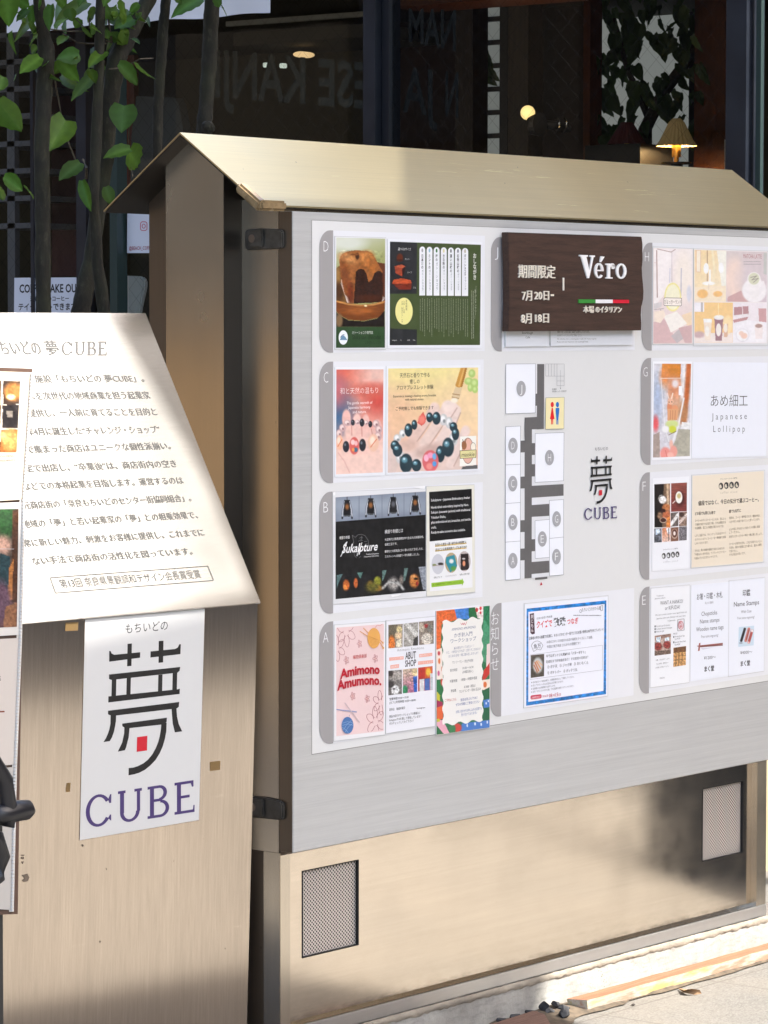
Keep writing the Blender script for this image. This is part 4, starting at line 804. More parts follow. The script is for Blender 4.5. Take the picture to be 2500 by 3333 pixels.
g = poster('tall black and white embroidery poster with three round pictures and a green arrow', [(1058, 122), (1468, 92), (1476, 1042), (1064, 1082)], 1040, 1560, K5, (238, 238, 238), sleeve=[(1030, 66), (1495, 50), (1502, 1090), (1032, 1132)], base=.0034, sleeve_col=(230, 228, 214))
g.part('lettering'); g.poly([(1058, 122), (1468, 92), (1474, 558), (1062, 600)], (16, 16, 17))
for s_, a_x, y, b_x, yr in (('Sukalpture – Japanese Embroidery Atelier', 1076, 214, 1450, 187), ('Handcrafted embroidery inspired by Nara.', 1076, 284, 1438, 256), ('Sukajan (souvenir jackets) with traditional', 1076, 332, 1454, 303), ('Yokoburi Shishu,', 1076, 381, 1218, 371), ('plus embroidered art, brooches, and textile', 1078, 428, 1456, 396), ('crafts.', 1078, 477, 1128, 473), ('Ready-to-take souvenirs also available.', 1078, 525, 1406, 497)): g.text(s_, a_x, y, b_x, 24, W_, yr, bold=.008)
for y0, y1 in ((650, 620), (696, 666)): g.poly([(1114, y0-10), (1418, y1-10), (1418, y1+2), (1114, y0+2)], (238, 206, 120))
g.text('奈良から桐生へ通う修行中の刺繍職人', 1115, 650, 1418, 30, (46, 40, 30), 621, bold=.015); g.text('店主による奈良刺繍グッズもあります', 1117, 697, 1420, 30, (46, 40, 30), 667, bold=.015)
for s_, a_x, y, b_x, yr in (('若草山ブローチ', 1103, 958, 1182, 949), ('にゃらブックカバー', 1218, 944, 1325, 932), ('若草山と鹿の巾着', 1352, 930, 1445, 918)): g.text(s_, a_x, y, b_x, 18, (50, 48, 46), yr)
g.poly([(1079, 1000), (1374, 968), (1373, 952), (1393, 990), (1376, 1026), (1374, 1010), (1081, 1041)], (150, 196, 52)); g.text('他にも随時製作中 ぜひインスタをチェックしてください！', 1090, 1027, 1376, 18, (36, 44, 16), 996)
g.part('photograph')
for cx, cy, ops in ((1142, 818, [('f', (206, 206, 212)), ('e', 1108, 826, 20, 9, (120, 130, 60), .4), ('e', 1168, 816, 26, 13, (40, 32, 30), .4), ('s', [(1090, 836), (1195, 826)], 3, (150, 120, 100), 3)]), (1270, 804, [('f', (190, 168, 130)), ('p', [(1222, 750), (1300, 728), (1328, 840), (1262, 900), (1215, 800)], (42, 140, 156)), ('e', 1272, 790, 22, 22, (226, 226, 220), .6), ('e', 1290, 860, 26, 22, (90, 150, 70), .7)]), (1397, 790, [('f', (196, 184, 180)), ('p', [(1362, 720), (1436, 716), (1444, 870), (1360, 880)], (38, 26, 28)), ('e', 1393, 812, 13, 28, (226, 150, 110), .4), ('e', 1390, 766, 16, 8, (200, 200, 200), .6)])):
    pts = [(cx+60*math.cos(t), cy+98*math.sin(t)) for t in np.linspace(0, 2*math.pi, 25)[:-1]]
    g.piece('photograph')
    for j in range(14):
        ya = cy-96+192*j/14; yb = cy-96+192*(j+1)/14; wa = 60*math.sqrt(max(0, 1-((ya-cy)/98)**2)); wb = 60*math.sqrt(max(0, 1-((yb-cy)/98)**2)); g.off -= .000025
        g.paint([(cx-wa, ya), (cx+wa, ya), (cx+wb, yb), (cx-wb, yb)], ops, 4, False)
    g.off += .00005
done(g)
# A: knitting ----------------------------------------------------------
g = poster('tall pale pink poster with red curved lettering, outlined flowers and balls of yarn', [(136, 210), (590, 178), (588, 1190), (134, 1245)], 1040, 1960, K6, (236, 234, 234), sleeve=[(132, 202), (594, 170), (592, 1197), (128, 1256)])
g.part('artwork'); g.poly([(150, 230), (580, 197), (577, 1160), (152, 1206)], (237, 208, 205)); FL = (158, 62, 74)
def flower(x, y, r, np_, w, rot=0.0, col=FL):
    for i in range(np_):
        a = 2*math.pi*i/np_+rot; pts = []
        for t in np.linspace(-1, 1, 15):
            d = r*(.18+.82*(1-t*t)**.5) if abs(t) < 1 else r*.18; wv = t*r*.30*(1 if abs(t) < .9 else .6)
            pts.append((x+(d*math.cos(a)-wv*math.sin(a))*.62, y+d*math.sin(a)+wv*math.cos(a)))
        run = []
        for p in pts+[None]:
            if p and 152 < p[0] < 577 and 232-(p[0]-150)*.077 < p[1] < 1198-(p[0]-150)*.105: run.append(p)
            else:
                if len(run) > 1: g.line(run, w, col)
                run = []
for x, y, r, n_ in ((240, 265, 140, 6), (158, 415, 120, 6), (548, 905, 112, 6), (505, 1075, 140, 6)): flower(x, y, r, n_, 3.2, .4)
for x, y, r in ((360, 374, 36), (243, 522, 38), (503, 507, 38), (300, 845, 38), (431, 869, 36)): flower(x, y, r, 5, 3.4, .6, (196, 128, 132)); g.ell(x, y, 4, 6, (226, 170, 150))
for p in ([(363, 262), (440, 310)], [(395, 232), (462, 300)], [(525, 330), (574, 412)], [(540, 335), (572, 368)]): g.line(p, 7, (222, 158, 84))
g.ell(574, 412, 8, 11, (230, 176, 96)); g.ell(570, 366, 7, 10, (230, 176, 96)); g.ell(490, 324, 58, 92, (232, 172, 92))
for i in range(7): g.line([(440+i*9, 300+4*i), (455+i*12, 340), (470+i*10, 396-i*3)], 2.5, (200, 130, 60))
g.line([(500, 230), (520, 205), (545, 212), (568, 196)], 3, (210, 110, 90)); g.ell(253, 1108, 53, 76, (72, 116, 174))
for pts in ([(208, 1090), (250, 1075), (300, 1085)], [(206, 1110), (250, 1095), (304, 1108)], [(215, 1150), (240, 1110), (290, 1060)], [(230, 1170), (262, 1120), (302, 1090)], [(205, 1125), (240, 1150), (262, 1180)]): g.line(pts, 3, (150, 182, 216))
g.line([(268, 1030), (270, 1012)], 3, (72, 116, 174)); g.line([(153, 965), (336, 988)], 9, (148, 158, 200)); g.line([(228, 906), (362, 1082)], 8, (208, 190, 192))
g.part('lettering'); RD = (192, 22, 44); g.text('編物倶楽部', 303, 513, 425, 36, (192, 60, 60), 499)
g.text('Amimono', 186, 692, 543, 80, RD, 646, bold=.035, arc=.26); g.text('Amumono.', 160, 796, 557, 82, RD, 746, bold=.035, arc=.30)
done(g)
g = poster('tall white poster with two rows of three yarn photographs and narrow black lettering', [(606, 176), (1040, 132), (1036, 1112), (600, 1178)], 1040, 1960, K6, (236, 236, 240), sleeve=[(600, 164), (1044, 124), (1041, 1120), (596, 1187)], base=.0030)
g.part('photograph')
for i, (q_, ops) in enumerate((([(620, 205), (750, 195), (748, 405), (620, 416)], [('f', (150, 138, 122)), ('p', [(620, 205), (700, 200), (680, 330), (620, 340)], (104, 96, 78)), ('e', 718, 245, 26, 30, (206, 190, 140), .5), ('e', 712, 300, 34, 30, (214, 186, 150), .5), ('e', 650, 370, 30, 70, (216, 120, 52), .4), ('p', [(690, 350), (735, 330), (740, 400), (690, 405)], (226, 216, 190)), ('n', .4, 9, 9, 1)]), ([(757, 192), (888, 180), (888, 388), (757, 402)], [('f', (162, 158, 150)), ('s', [(780, 190), (870, 290)], 40, (206, 204, 198), 8), ('s', [(770, 280), (850, 400)], 26, (196, 192, 186), 8), ('p', [(850, 330), (888, 300), (888, 390), (840, 392)], (56, 52, 50)), ('n', .4, 6, 6, 2)]), ([(895, 178), (1028, 165), (1028, 373), (897, 386)], [('f', (130, 118, 106)), ('e', 965, 330, 50, 52, (212, 202, 188), .3), ('e', 955, 215, 30, 16, (160, 40, 42), .5), ('e', 995, 235, 24, 36, (116, 116, 108), .5), ('e', 920, 230, 28, 40, (196, 184, 164), .6), ('n', .55, 7, 7, 3)]),
    ([(620, 618), (742, 608), (742, 825), (620, 839)], [('f', (120, 116, 112)), ('e', 690, 660, 60, 40, (176, 168, 160), .8), ('e', 640, 640, 24, 30, (60, 50, 46), .6), ('e', 682, 790, 36, 44, (226, 226, 224), .3), ('e', 670, 780, 8, 9, (40, 40, 40), .5), ('e', 640, 740, 30, 30, (50, 46, 46), .6), ('n', .45, 8, 8, 4)]), ([(750, 605), (880, 592), (880, 808), (750, 821)], [('f', (196, 150, 150)), ('g', (750, 600, (206, 190, 160)), (830, 820, (168, 98, 132))), ('p', [(842, 670), (880, 660), (880, 808), (850, 810)], (36, 92, 178)), ('e', 768, 790, 26, 40, (40, 140, 90), .5), ('e', 860, 630, 30, 36, (226, 200, 150), .7), ('n', .45, 10, 10, 5)]), ([(888, 590), (1018, 575), (1020, 789), (888, 804)], [('f', (190, 52, 42)), ('p', [(950, 580), (1018, 574), (1018, 680), (950, 690)], (214, 96, 46)), ('e', 980, 630, 22, 36, (236, 186, 70), .5), ('p', [(900, 696), (944, 690), (944, 800), (900, 804)], (222, 222, 220)), ('p', [(948, 690), (992, 684), (992, 790), (948, 796)], (72, 106, 172)), ('p', [(996, 640), (1020, 640), (1020, 789), (996, 790)], (200, 206, 206)), ('s', [(888, 694), (1020, 680)], 5, (150, 60, 50), 2), ('n', .12, 20, 20, 6)]))): g.paint(q_, ops, 3.5)
g.part('lettering'); IK = (60, 58, 58); g.text('Amimono Amumono.', 700, 445, 945, 26, IK, 421, bold=-.012, space=1.2); g.text('ABUT', 772, 514, 868, 62, (52, 48, 48), 504, bold=.02); g.text('SHOP', 770, 582, 870, 56, (52, 48, 48), 571, bold=.02)
for q_, s_ in (([(627, 499), (757, 486), (757, 514), (627, 528)], 'ハンドメイド雑貨'), ([(897, 468), (1015, 455), (1015, 484), (897, 497)], '編み物カフェ'), ([(638, 568), (716, 557), (715, 590), (638, 599)], '雑貨販売'), ([(887, 534), (1023, 519), (1023, 549), (887, 564)], 'ワークショップ')): g.poly(q_, (240, 172, 152)); g.text(s_, q_[0][0]+6, q_[3][1]-6, q_[1][0]-6, 18, (250, 240, 236), q_[2][1]-6)
for s_, a_x, y, b_x, yr in (('営業時間10:00～19:00', 630, 885, 802, 864), ('(カフェ利用時間 10:30～18:00)', 630, 918, 867, 890), ('定休日　毎週木曜日', 628, 980, 768, 962), ('商品の紹介やワークショップの開催など', 628, 1042, 908, 1006), ('InstagramやXを通して発信しています！', 628, 1074, 915, 1038), ('ぜひチェックしてみて下さい！', 628, 1106, 846, 1078)): g.text(s_, a_x, y, b_x, 24, IK, yr)
g.text('Instagram', 876, 962, 951, 14, IK, 954); done(g)
g = poster('tall poster with wavy cream centre and bright orange, blue and green leafy border', [(1050, 79), (1534, 30), (1533, 1130), (1053, 1196)], 1040, 1960, K6, (238, 232, 222), base=.0042)
g.part('artwork'); ops = [('f', (44, 112, 74)), ('p', [(1050, 70), (1212, 60), (1256, 150), (1100, 200), (1088, 490), (1050, 490)], (226, 108, 56)), ('p', [(1214, 60), (1342, 40), (1352, 150), (1240, 160)], (72, 130, 204)), ('p', [(1340, 40), (1402, 36), (1422, 150), (1345, 140)], (38, 108, 62)), ('p', [(1398, 36), (1482, 30), (1474, 150), (1424, 145)], (240, 226, 220)), ('e', 1415, 70, 12, 20, (206, 50, 50), .3), ('e', 1450, 55, 10, 18, (206, 50, 60), .3), ('e', 1450, 95, 8, 14, (206, 50, 60), .3), ('p', [(1472, 30), (1534, 26), (1534, 360), (1480, 300)], (46, 126, 84)), ('s', [(1534, 40), (1490, 140)], 6, (24, 84, 50), 3), ('p', [(1480, 150), (1534, 240), (1534, 560), (1440, 520)], (76, 150, 110)), ('n', .2, 12, 12, 3), ('p', [(1505, 380), (1534, 370), (1534, 560), (1502, 600)], (238, 218, 214)), ('p', [(1460, 735), (1474, 622), (1534, 540), (1534, 640)], (200, 58, 50)), ('p', [(1465, 700), (1534, 690), (1534, 780), (1465, 790)], (240, 224, 208)), ('e', 1490, 742, 16, 26, (226, 116, 58), .3), ('p', [(1468, 795), (1534, 762), (1534, 872), (1474, 882)], (36, 102, 66)), ('p', [(1474, 882), (1534, 868), (1534, 942), (1480, 952)], (70, 122, 196)), ('p', [(1474, 952), (1534, 942), (1534, 1066), (1478, 1072)], (30, 98, 64)), ('p', [(1286, 1090), (1534, 1058), (1534, 1132), (1250, 1168)], (70, 122, 196)), ('e', 1330, 1110, 6, 14, (232, 236, 240), .4), ('e', 1400, 1095, 6, 14, (232, 236, 240), .4), ('e', 1455, 1100, 6, 14, (232, 236, 240), .4), ('e', 1510, 1080, 6, 14, (232, 236, 240), .4), ('e', 1500, 910, 5, 12, (232, 236, 240), .4), ('e', 1520, 890, 5, 10, (232, 236, 240), .4), ('e', 1240, 1130, 40, 40, (206, 70, 60), .4), ('e', 1195, 1140, 30, 40, (60, 128, 80), .4),
    ('p', [(1050, 430), (1104, 410), (1112, 690), (1055, 700)], (240, 226, 214)), ('e', 1075, 460, 11, 20, (206, 56, 66), .3), ('e', 1078, 530, 10, 26, (226, 120, 60), .3), ('e', 1072, 640, 10, 24, (206, 90, 140), .3), ('e', 1102, 600, 8, 22, (214, 150, 120), .3), ('e', 1100, 720, 10, 30, (214, 70, 50), .3), ('p', [(1052, 690), (1088, 720), (1112, 800), (1112, 880), (1056, 860)], (40, 118, 66)), ('p', [(1054, 800), (1086, 840), (1084, 900), (1058, 880)], (206, 196, 60)), ('p', [(1056, 880), (1110, 900), (1108, 960), (1056, 965)], (168, 34, 84)), ('p', [(1054, 950), (1110, 930), (1112, 1050), (1056, 1066)], (226, 100, 50)), ('p', [(1056, 1060), (1110, 1060), (1170, 1180), (1120, 1186), (1056, 1110)], (234, 170, 186)), ('p', [(1054, 1110), (1120, 1186), (1054, 1196)], (40, 110, 66)), ('p', [(1054, 1050), (1080, 1050), (1086, 1075), (1056, 1080)], (206, 200, 70))]
g.paint([(1052, 81), (1532, 32), (1531, 1128), (1055, 1193)], ops, 4)
pts = []
def scal(x0, y0, x1, y1, n_, amp, ph):
    for i in range(n_*6):
        t = i/(n_*6); L = math.hypot(x1-x0, y1-y0); nx, ny = (y1-y0)/L, -(x1-x0)/L; w = amp*math.sin(2*math.pi*n_*t+ph); pts.append((x0+(x1-x0)*t+nx*w*.62, y0+(y1-y0)*t+ny*w))
scal(1105, 176, 1465, 136, 3, 15, 0); scal(1465, 136, 1470, 1062, 8, 12, 0); scal(1470, 1062, 1112, 1106, 3, 14, 0); scal(1112, 1106, 1105, 176, 8, 12, 0)
g.poly(pts[::-1] if False else pts, (240, 237, 230))
g.part('lettering'); BL = (82, 94, 132); g.line([(1270, 186), (1282, 205), (1290, 185), (1296, 206), (1303, 184), (1312, 208), (1326, 176)], 4, (206, 90, 90)); g.text('AMIMONO AMUMONO', 1190, 258, 1405, 22, BL, 233); g.text('かぎ針入門', 1212, 320, 1375, 40, BL, 301); g.text('ワークショップ', 1180, 372, 1410, 40, BL, 344)
for s_, a_x, y, b_x, yr, c in (('編み物をやってみたい！！', 1210, 428, 1390, 404, (130, 136, 160)), ('けど、一体何からすれば？と思うそこのあなた！', 1140, 468, 1450, 430, (130, 136, 160)), ('はじめの1歩を一緒に踏み出しませんか？', 1162, 500, 1430, 468, (130, 136, 160)), ('マンツーマン・完全予約制', 1195, 555, 1382, 536, (96, 96, 100)), ('受付時間', 1175, 628, 1239, 620, (96, 96, 100)), ('10:30～16:30', 1288, 606, 1385, 594, (96, 96, 100)), ('(木曜日除く)', 1288, 642, 1383, 632, (96, 96, 100)), ('所要時間', 1173, 726, 1239, 718, (80, 80, 84)), ('1時間～1時間半程度', 1275, 712, 1418, 692, (80, 80, 84)), ('参加費', 1182, 812, 1229, 806, (60, 60, 64)), ('￥2000（税込）', 1300, 776, 1403, 762, (60, 60, 64)), ('ワンドリンク・毛糸1玉込み', 1258, 818, 1453, 790, (60, 60, 64)), ('ご予約はこちら', 1128, 898, 1231, 886, (206, 96, 84)), ('当日は手ぶらでOK！', 1270, 893, 1420, 870, (64, 90, 160)), ('ぜひお気軽にご参加ください', 1227, 936, 1440, 906, (64, 90, 160)), ('お問い合わせやお申し込みは店頭でも', 1227, 1002, 1461, 966, (110, 130, 180)), ('受け付けております♪', 1275, 1028, 1416, 1006, (110, 130, 180))): g.text(s_, a_x, y, b_x, 26, c, yr)
done(g)
# J: the wooden sign and the two sheets behind it ----------------------
g = poster('small white cafe sheet half hidden behind the left of the dark wooden sign', [(147, 760), (582, 760), (582, 1235), (147, 1240)], 1600, 740, KJ, base=.006)
g.part('lettering'); g.text('Sourdough', 315, 1107, 428, 24, (70, 66, 60), shear=.2); g.text('Cafe', 353, 1152, 398, 24, (70, 66, 60), shear=.2); done(g)
g = poster('wide white cafe sheet half hidden behind the right of the dark wooden sign', [(616, 760), (1467, 760), (1464, 1221), (615, 1231)], 1600, 740, KJ, base=.006)
g.part('lettering'); g.text('種をつかった落ち着く環境でお待ちしております。', 684, 1098, 1020, 26, (70, 68, 66)); g.text('ぜひサワードウブレッドをご賞味ください。', 684, 1134, 942, 22, (110, 108, 104)); g.text('We welcome you in a relaxing space made with Yoshino cypress.', 680, 1166, 1092, 15, (130, 126, 122)); g.text('Please come and experience our sourdough bread.', 680, 1196, 1004, 15, (130, 126, 122)); done(g)
SG = Plane((0, -.030, 0), (0, -1, 0))
sa = Art(SG, 1600, 740, KJ, 0.0)
pw = [(172, 50), (700, 68), (1560, 97)]+[(1562+9*math.sin(i*1.1)+(10 if 2 < i < 9 else 0), 97+973*i/12) for i in range(1, 12)]+[(1556, 1070), (800, 1075), (176, 1079), (184, 800), (182, 400)]
p_ = sa.P(np.array([p[0] for p in pw]), np.array([p[1] for p in pw])); n = len(pw); mb = MB()
bk_ = p_.copy(); bk_[:, 1] = -.0075
mb.add(list(p_)+list(bk_), [tuple(range(n))[::-1], tuple(range(n, 2*n))]+[(i, (i+1) % n, n+(i+1) % n, n+i) for i in range(n)])
sign = mb.build('wooden_sign', WALNUT, bevel=.0012); origin_to(sign, (p_[:, 0].mean(), -.02, p_[:, 2].min())); tag(sign, 'dark brown wooden sign with raised white letters and a green, white and red stripe', 'sign')
def slab(pts, h, col):
    q = sa.P(np.array([p[0] for p in pts]), np.array([p[1] for p in pts]), .0002); f = q.copy(); f[:, 1] -= h; n = len(pts)
    sa.cur.add(list(f)+list(q), [tuple(range(n))[::-1]]+[(i, (i+1) % n, n+(i+1) % n, n+i) for i in range(n)], lin(col))
sa.part('raised_lettering'); CRM = (240, 231, 214)
for s_, a_x, y, b_x, h in (('期間限定', 272, 524, 655, 138), ('7月', 312, 762, 412, 112), ('20日', 440, 756, 590, 104), ('8月', 302, 1000, 408, 112), ('18日', 447, 992, 588, 104), ('本場', 948, 889, 1056, 76), ('のイタリアン', 1075, 887, 1345, 70)): sa.piece('raised_lettering').text(s_, a_x, y, b_x, h, CRM, bold=.002 if h > 80 else .0, ext=.0018)
sa.piece('raised_lettering'); slab([(612, 694), (640, 694), (640, 714), (612, 714)], .003, CRM); sa.piece('divider'); slab([(735, 523), (747, 523), (747, 655), (737, 655)], .003, CRM)
VW = (244, 243, 242); sa.piece('raised_name')
slab([(903, 286), (990, 289), (990, 304), (974, 308), (1006, 450), (1031, 312), (1013, 306), (1013, 290), (1063, 292), (1063, 306), (1049, 310), (1003, 528), (985, 528), (921, 304), (903, 300)], .004, VW)
def ring(cx, cy, rx, ry, a0, a1, wx, wy, n=16):
    for k in range(n):
        a, b = math.radians(a0+(a1-a0)*k/n), math.radians(a0+(a1-a0)*(k+1)/n)
        slab([(cx+rx*math.cos(a), cy-ry*math.sin(a)), (cx+rx*math.cos(b), cy-ry*math.sin(b)), (cx+(rx-wx)*math.cos(b), cy-(ry-wy)*math.sin(b)), (cx+(rx-wx)*math.cos(a), cy-(ry-wy)*math.sin(a))], .004, VW)
ring(1108, 450, 47, 80, 0, 320, 24, 16); slab([(1078, 440), (1150, 442), (1153, 456), (1078, 454)], .004, VW); slab([(1128, 300), (1163, 305), (1128, 362), (1116, 358)], .004, VW)
slab([(1177, 376), (1222, 376), (1222, 518), (1246, 520), (1246, 533), (1177, 531), (1177, 518), (1194, 516), (1194, 392), (1177, 390)], .004, VW); ring(1246, 408, 26, 34, 0, 180, 20, 18); ring(1254, 410, 18, 24, 0, 360, 17, 22)
ring(1338, 455, 54, 80, 0, 360, 25, 17)
for x0, x1, c in ((897, 1072, (58, 142, 56)), (1072, 1250, (238, 236, 236)), (1250, 1420, (214, 26, 52))): sa.piece('stripe'); slab([(x0, 747+(x0-897)*.010), (x1, 747+(x1-897)*.010), (x1, 787), (x0, 787)], .003, c)
sa.finish(sign, VINYL)
# N: the quiz notice -----------------------------------------------------
g = poster('square white quiz notice with a bright blue border and red brush heading', [(360, 222), (1256, 138), (1252, 1208), (352, 1336)], 1600, 1900, KM, (238, 240, 246), sleeve=[(352, 212), (1262, 124), (1258, 1216), (348, 1346)])
g.part('artwork'); g.paint([(380, 270), (1240, 180), (1237, 1192), (374, 1318)], [('f', (34, 124, 198)), ('n', .35, 40, 16, 3), ('n', .2, 14, 30, 5)], 6); g.poly([(398, 304), (1221, 219), (1209, 1157), (397, 1277)], (240, 241, 248))
g.paint([(425, 772), (568, 758), (567, 998), (424, 1018)], [('f', (86, 78, 68)), ('n', .3, 16, 16, 2), ('e', 500, 880, 52, 84, (196, 200, 200), .35), ('s', [(470, 850), (510, 940)], 14, (206, 120, 66), 6), ('s', [(485, 838), (530, 915)], 14, (226, 150, 90), 6), ('s', [(460, 880), (495, 955)], 12, (196, 110, 60), 6), ('s', [(500, 830), (545, 880)], 10, (232, 176, 120), 6)], 4)
g.part('lettering'); INK2 = (58, 58, 64); g.poly([(413, 326), (458, 316), (468, 538), (440, 548), (420, 530)], (70, 34, 50)); g.vtext('判じもん', 440, 332, 525, 30, (244, 240, 240), .015)
g.text('お店の秘密17数珠番', 488, 388, 656, 24, INK2, 364); g.text('クイズで', 486, 482, 654, 78, (222, 56, 66), 462, bold=.025); g.text('数珠', 668, 466, 804, 92, (70, 72, 74), 446, bold=.03); g.text('つなぎ', 816, 442, 936, 64, (222, 56, 66), 428, bold=.025)
g.text('もちいどのかわら版', 975, 303, 1178, 42, INK2, 282); g.line([(1180, 240), (1202, 236), (1198, 288), (1180, 292)], 4, INK2, True); g.ell(962, 296, 12, 18, (58, 58, 64)); g.ell(962, 296, 9, 14, (240, 241, 248))
g.greek(884, 346, 1200, 326, 1, 11, (90, 90, 96), 4)
for s_, a_x, y, b_x, yr, h in (('正解者の中から抽選で5名様に、もちいどのセンター街で使えるお買い物券3,000円分をプレゼント!', 403, 608, 1208, 508, 34), ('お店のスタッフが自分のお店の秘密をクイズにして出題。', 596, 645, 1092, 590, 30), ('今回は 魚万本店 さんからの問題です！', 596, 698, 958, 656, 32), ('今ではダントツ人気№1の「バターポテト」', 588, 800, 1014, 752, 34), ('完成形まで紆余曲折あり！その前身の名前は？', 588, 860, 1042, 806, 32), ('① ポテ天', 604, 918, 710, 906, 36), ('② ジャガ棒', 736, 902, 866, 888, 36), ('③ おいもくん', 890, 884, 1046, 866, 36), ('④ ポテトバー', 604, 982, 750, 966, 36), ('⑤ ポッテリ丸', 776, 962, 926, 944, 36)): g.text(s_, a_x, y, b_x, h, INK2, yr, bold=.01 if h == 34 else 0)
g.line([(418, 768), (1198, 664), (1197, 930), (416, 1034)], 2.2, (120, 120, 128), True)
fan = [(430, 670)]+[(492+64*math.cos(t), 690-72*math.sin(t)) for t in np.linspace(2.7, .45, 9)]+[(556, 665), (530, 715), (492, 706), (455, 732)]; g.line(fan, 3, INK2, True); g.text('魚万', 455, 704, 532, 52, INK2, 694)
for s_, a_x, y, b_x, yr in (('★ 右のQRコードを読み取り、必要事項を記入して回答してください。', 428, 1078, 892, 1014), ('★ 同じアカウントからは1回のみの応募となります。', 428, 1114, 776, 1064), ('★ 当選者にはお買物券をお送りします。', 428, 1148, 690, 1110), ('★ 次号『もちいどのかわら版』でも当選者を発表させていただきます。', 428, 1182, 890, 1112)): g.text(s_, a_x, y, b_x, 22, (100, 100, 108), yr)
g.poly([(422, 1214), (432, 1206), (530, 1194), (540, 1202), (540, 1228), (530, 1238), (432, 1250), (422, 1242)], (206, 40, 74)); g.text('応募締め切り', 432, 1244, 532, 24, (246, 236, 238), 1230); g.text('2026年', 550, 1230, 612, 28, (196, 48, 70), 1222); g.text('08', 622, 1228, 656, 38, (196, 48, 70), 1224); g.text('月', 660, 1218, 680, 24, (196, 48, 70), 1215); g.text('15', 686, 1218, 720, 38, (196, 48, 70), 1214); g.text('日', 726, 1212, 748, 28, (196, 48, 70), 1209); done(g)
FADE = 0.30
# H: cafe ----------------------------------------------------------------
g = poster('faded tall poster of a pale cafe room with a yellow badge, far right top row', [(252, 178), (735, 190), (731, 1352), (247, 1356)], 2060, 760, KH, (240, 228, 222), sleeve=[(246, 158), (741, 182), (738, 1362), (242, 1366)])
g.part('photograph'); g.paint([(258, 185), (728, 195), (725, 1345), (252, 1350)], [('g', (480, 185, (240, 228, 226)), (480, 1345, (226, 198, 190))), ('p', [(258, 185), (478, 230), (478, 600), (380, 760), (258, 900)], (246, 236, 232)), ('e', 620, 500, 110, 300, (246, 232, 216), .9), ('s', [(300, 190), (470, 228), (520, 196)], 9, (150, 112, 100), 4), ('s', [(478, 230), (478, 590)], 7, (176, 158, 160), 3), ('s', [(292, 210), (300, 780)], 14, (160, 120, 108), 4), ('s', [(262, 360), (300, 358)], 5, (190, 150, 140), 3), ('s', [(595, 430), (590, 760)], 14, (178, 170, 182), 4), ('s', [(456, 430), (452, 600)], 12, (198, 192, 208), 6), ('e', 690, 740, 30, 100, (208, 206, 216), .5), ('p', [(258, 860), (350, 840), (352, 900), (258, 935)], (206, 196, 194)), ('s', [(262, 935), (380, 920)], 6, (130, 112, 112), 3), ('s', [(340, 930), (348, 990)], 6, (140, 120, 120), 3), ('p', [(252, 1090), (380, 1040), (560, 1345), (252, 1350)], (206, 160, 158)), ('p', [(600, 1000), (725, 960), (725, 1160), (640, 1110)], (240, 206, 160)), ('p', [(470, 1260), (570, 1170), (640, 1280), (540, 1345)], (178, 164, 164)), ('p', [(380, 1012), (540, 958), (668, 1104), (466, 1216)], (246, 238, 226)), ('p', [(560, 1160), (725, 1120), (725, 1345), (640, 1345)], (196, 150, 148)), ('p', [(262, 960), (380, 940), (400, 1010), (340, 1100), (262, 1080)], (244, 222, 198)), ('e', 490, 780, 104, 176, (240, 226, 110), .06), ('e', 490, 780, 88, 156, (244, 238, 196), .1), ('n', .04, 30, 30, 2)], 5)
g.part('lettering'); g.poly([(378, 798), (390, 786), (590, 790), (601, 800), (599, 882), (588, 892), (390, 888), (378, 878)], (110, 84, 70)); g.poly([(383, 802), (393, 792), (587, 796), (596, 804), (594, 878), (585, 886), (393, 882), (383, 874)], (248, 240, 230)); g.text('ぴよっきーランド', 388, 868, 592, 58, (112, 74, 52)); done(g)
g = poster('faded wide poster of four pastel cafe pictures with cups and saucers, far right top row', [(752, 194), (1652, 222), (1645, 1348), (750, 1350)], 2060, 760, KH, (240, 234, 232), sleeve=[(746, 184), (1662, 214), (1655, 1376), (742, 1382)])
g.part('photograph')
g.paint([(757, 200), (1146, 212), (1142, 838), (757, 836)], [('g', (757, 200, (240, 204, 132)), (1142, 600, (246, 224, 180))), ('p', [(1030, 210), (1146, 214), (1146, 680), (1090, 650)], (242, 238, 220)), ('s', [(914, 205), (914, 590)], 14, (176, 130, 80), 5), ('s', [(975, 210), (1000, 420), (985, 600)], 26, (248, 228, 180), 16), ('p', [(780, 205), (832, 207), (830, 474), (780, 470)], (250, 232, 206)), ('s', [(780, 205), (832, 207), (830, 474), (780, 470), (780, 205)], 5, (214, 150, 90), 3), ('p', [(757, 660), (1142, 640), (1142, 838), (757, 836)], (246, 222, 184)), ('e', 930, 612, 78, 24, (250, 246, 240), .3), ('s', [(932, 620), (932, 690)], 10, (226, 200, 170), 4), ('p', [(935, 440), (955, 440), (955, 590), (935, 590)], (250, 248, 244)), ('e', 855, 740, 66, 54, (240, 172, 76), .3), ('e', 1042, 742, 56, 36, (240, 174, 80), .3), ('e', 899, 428, 32, 66, (252, 250, 246), .1), ('e', 1083, 422, 32, 64, (252, 250, 246), .1), ('n', .05, 30, 30, 3)], 5)
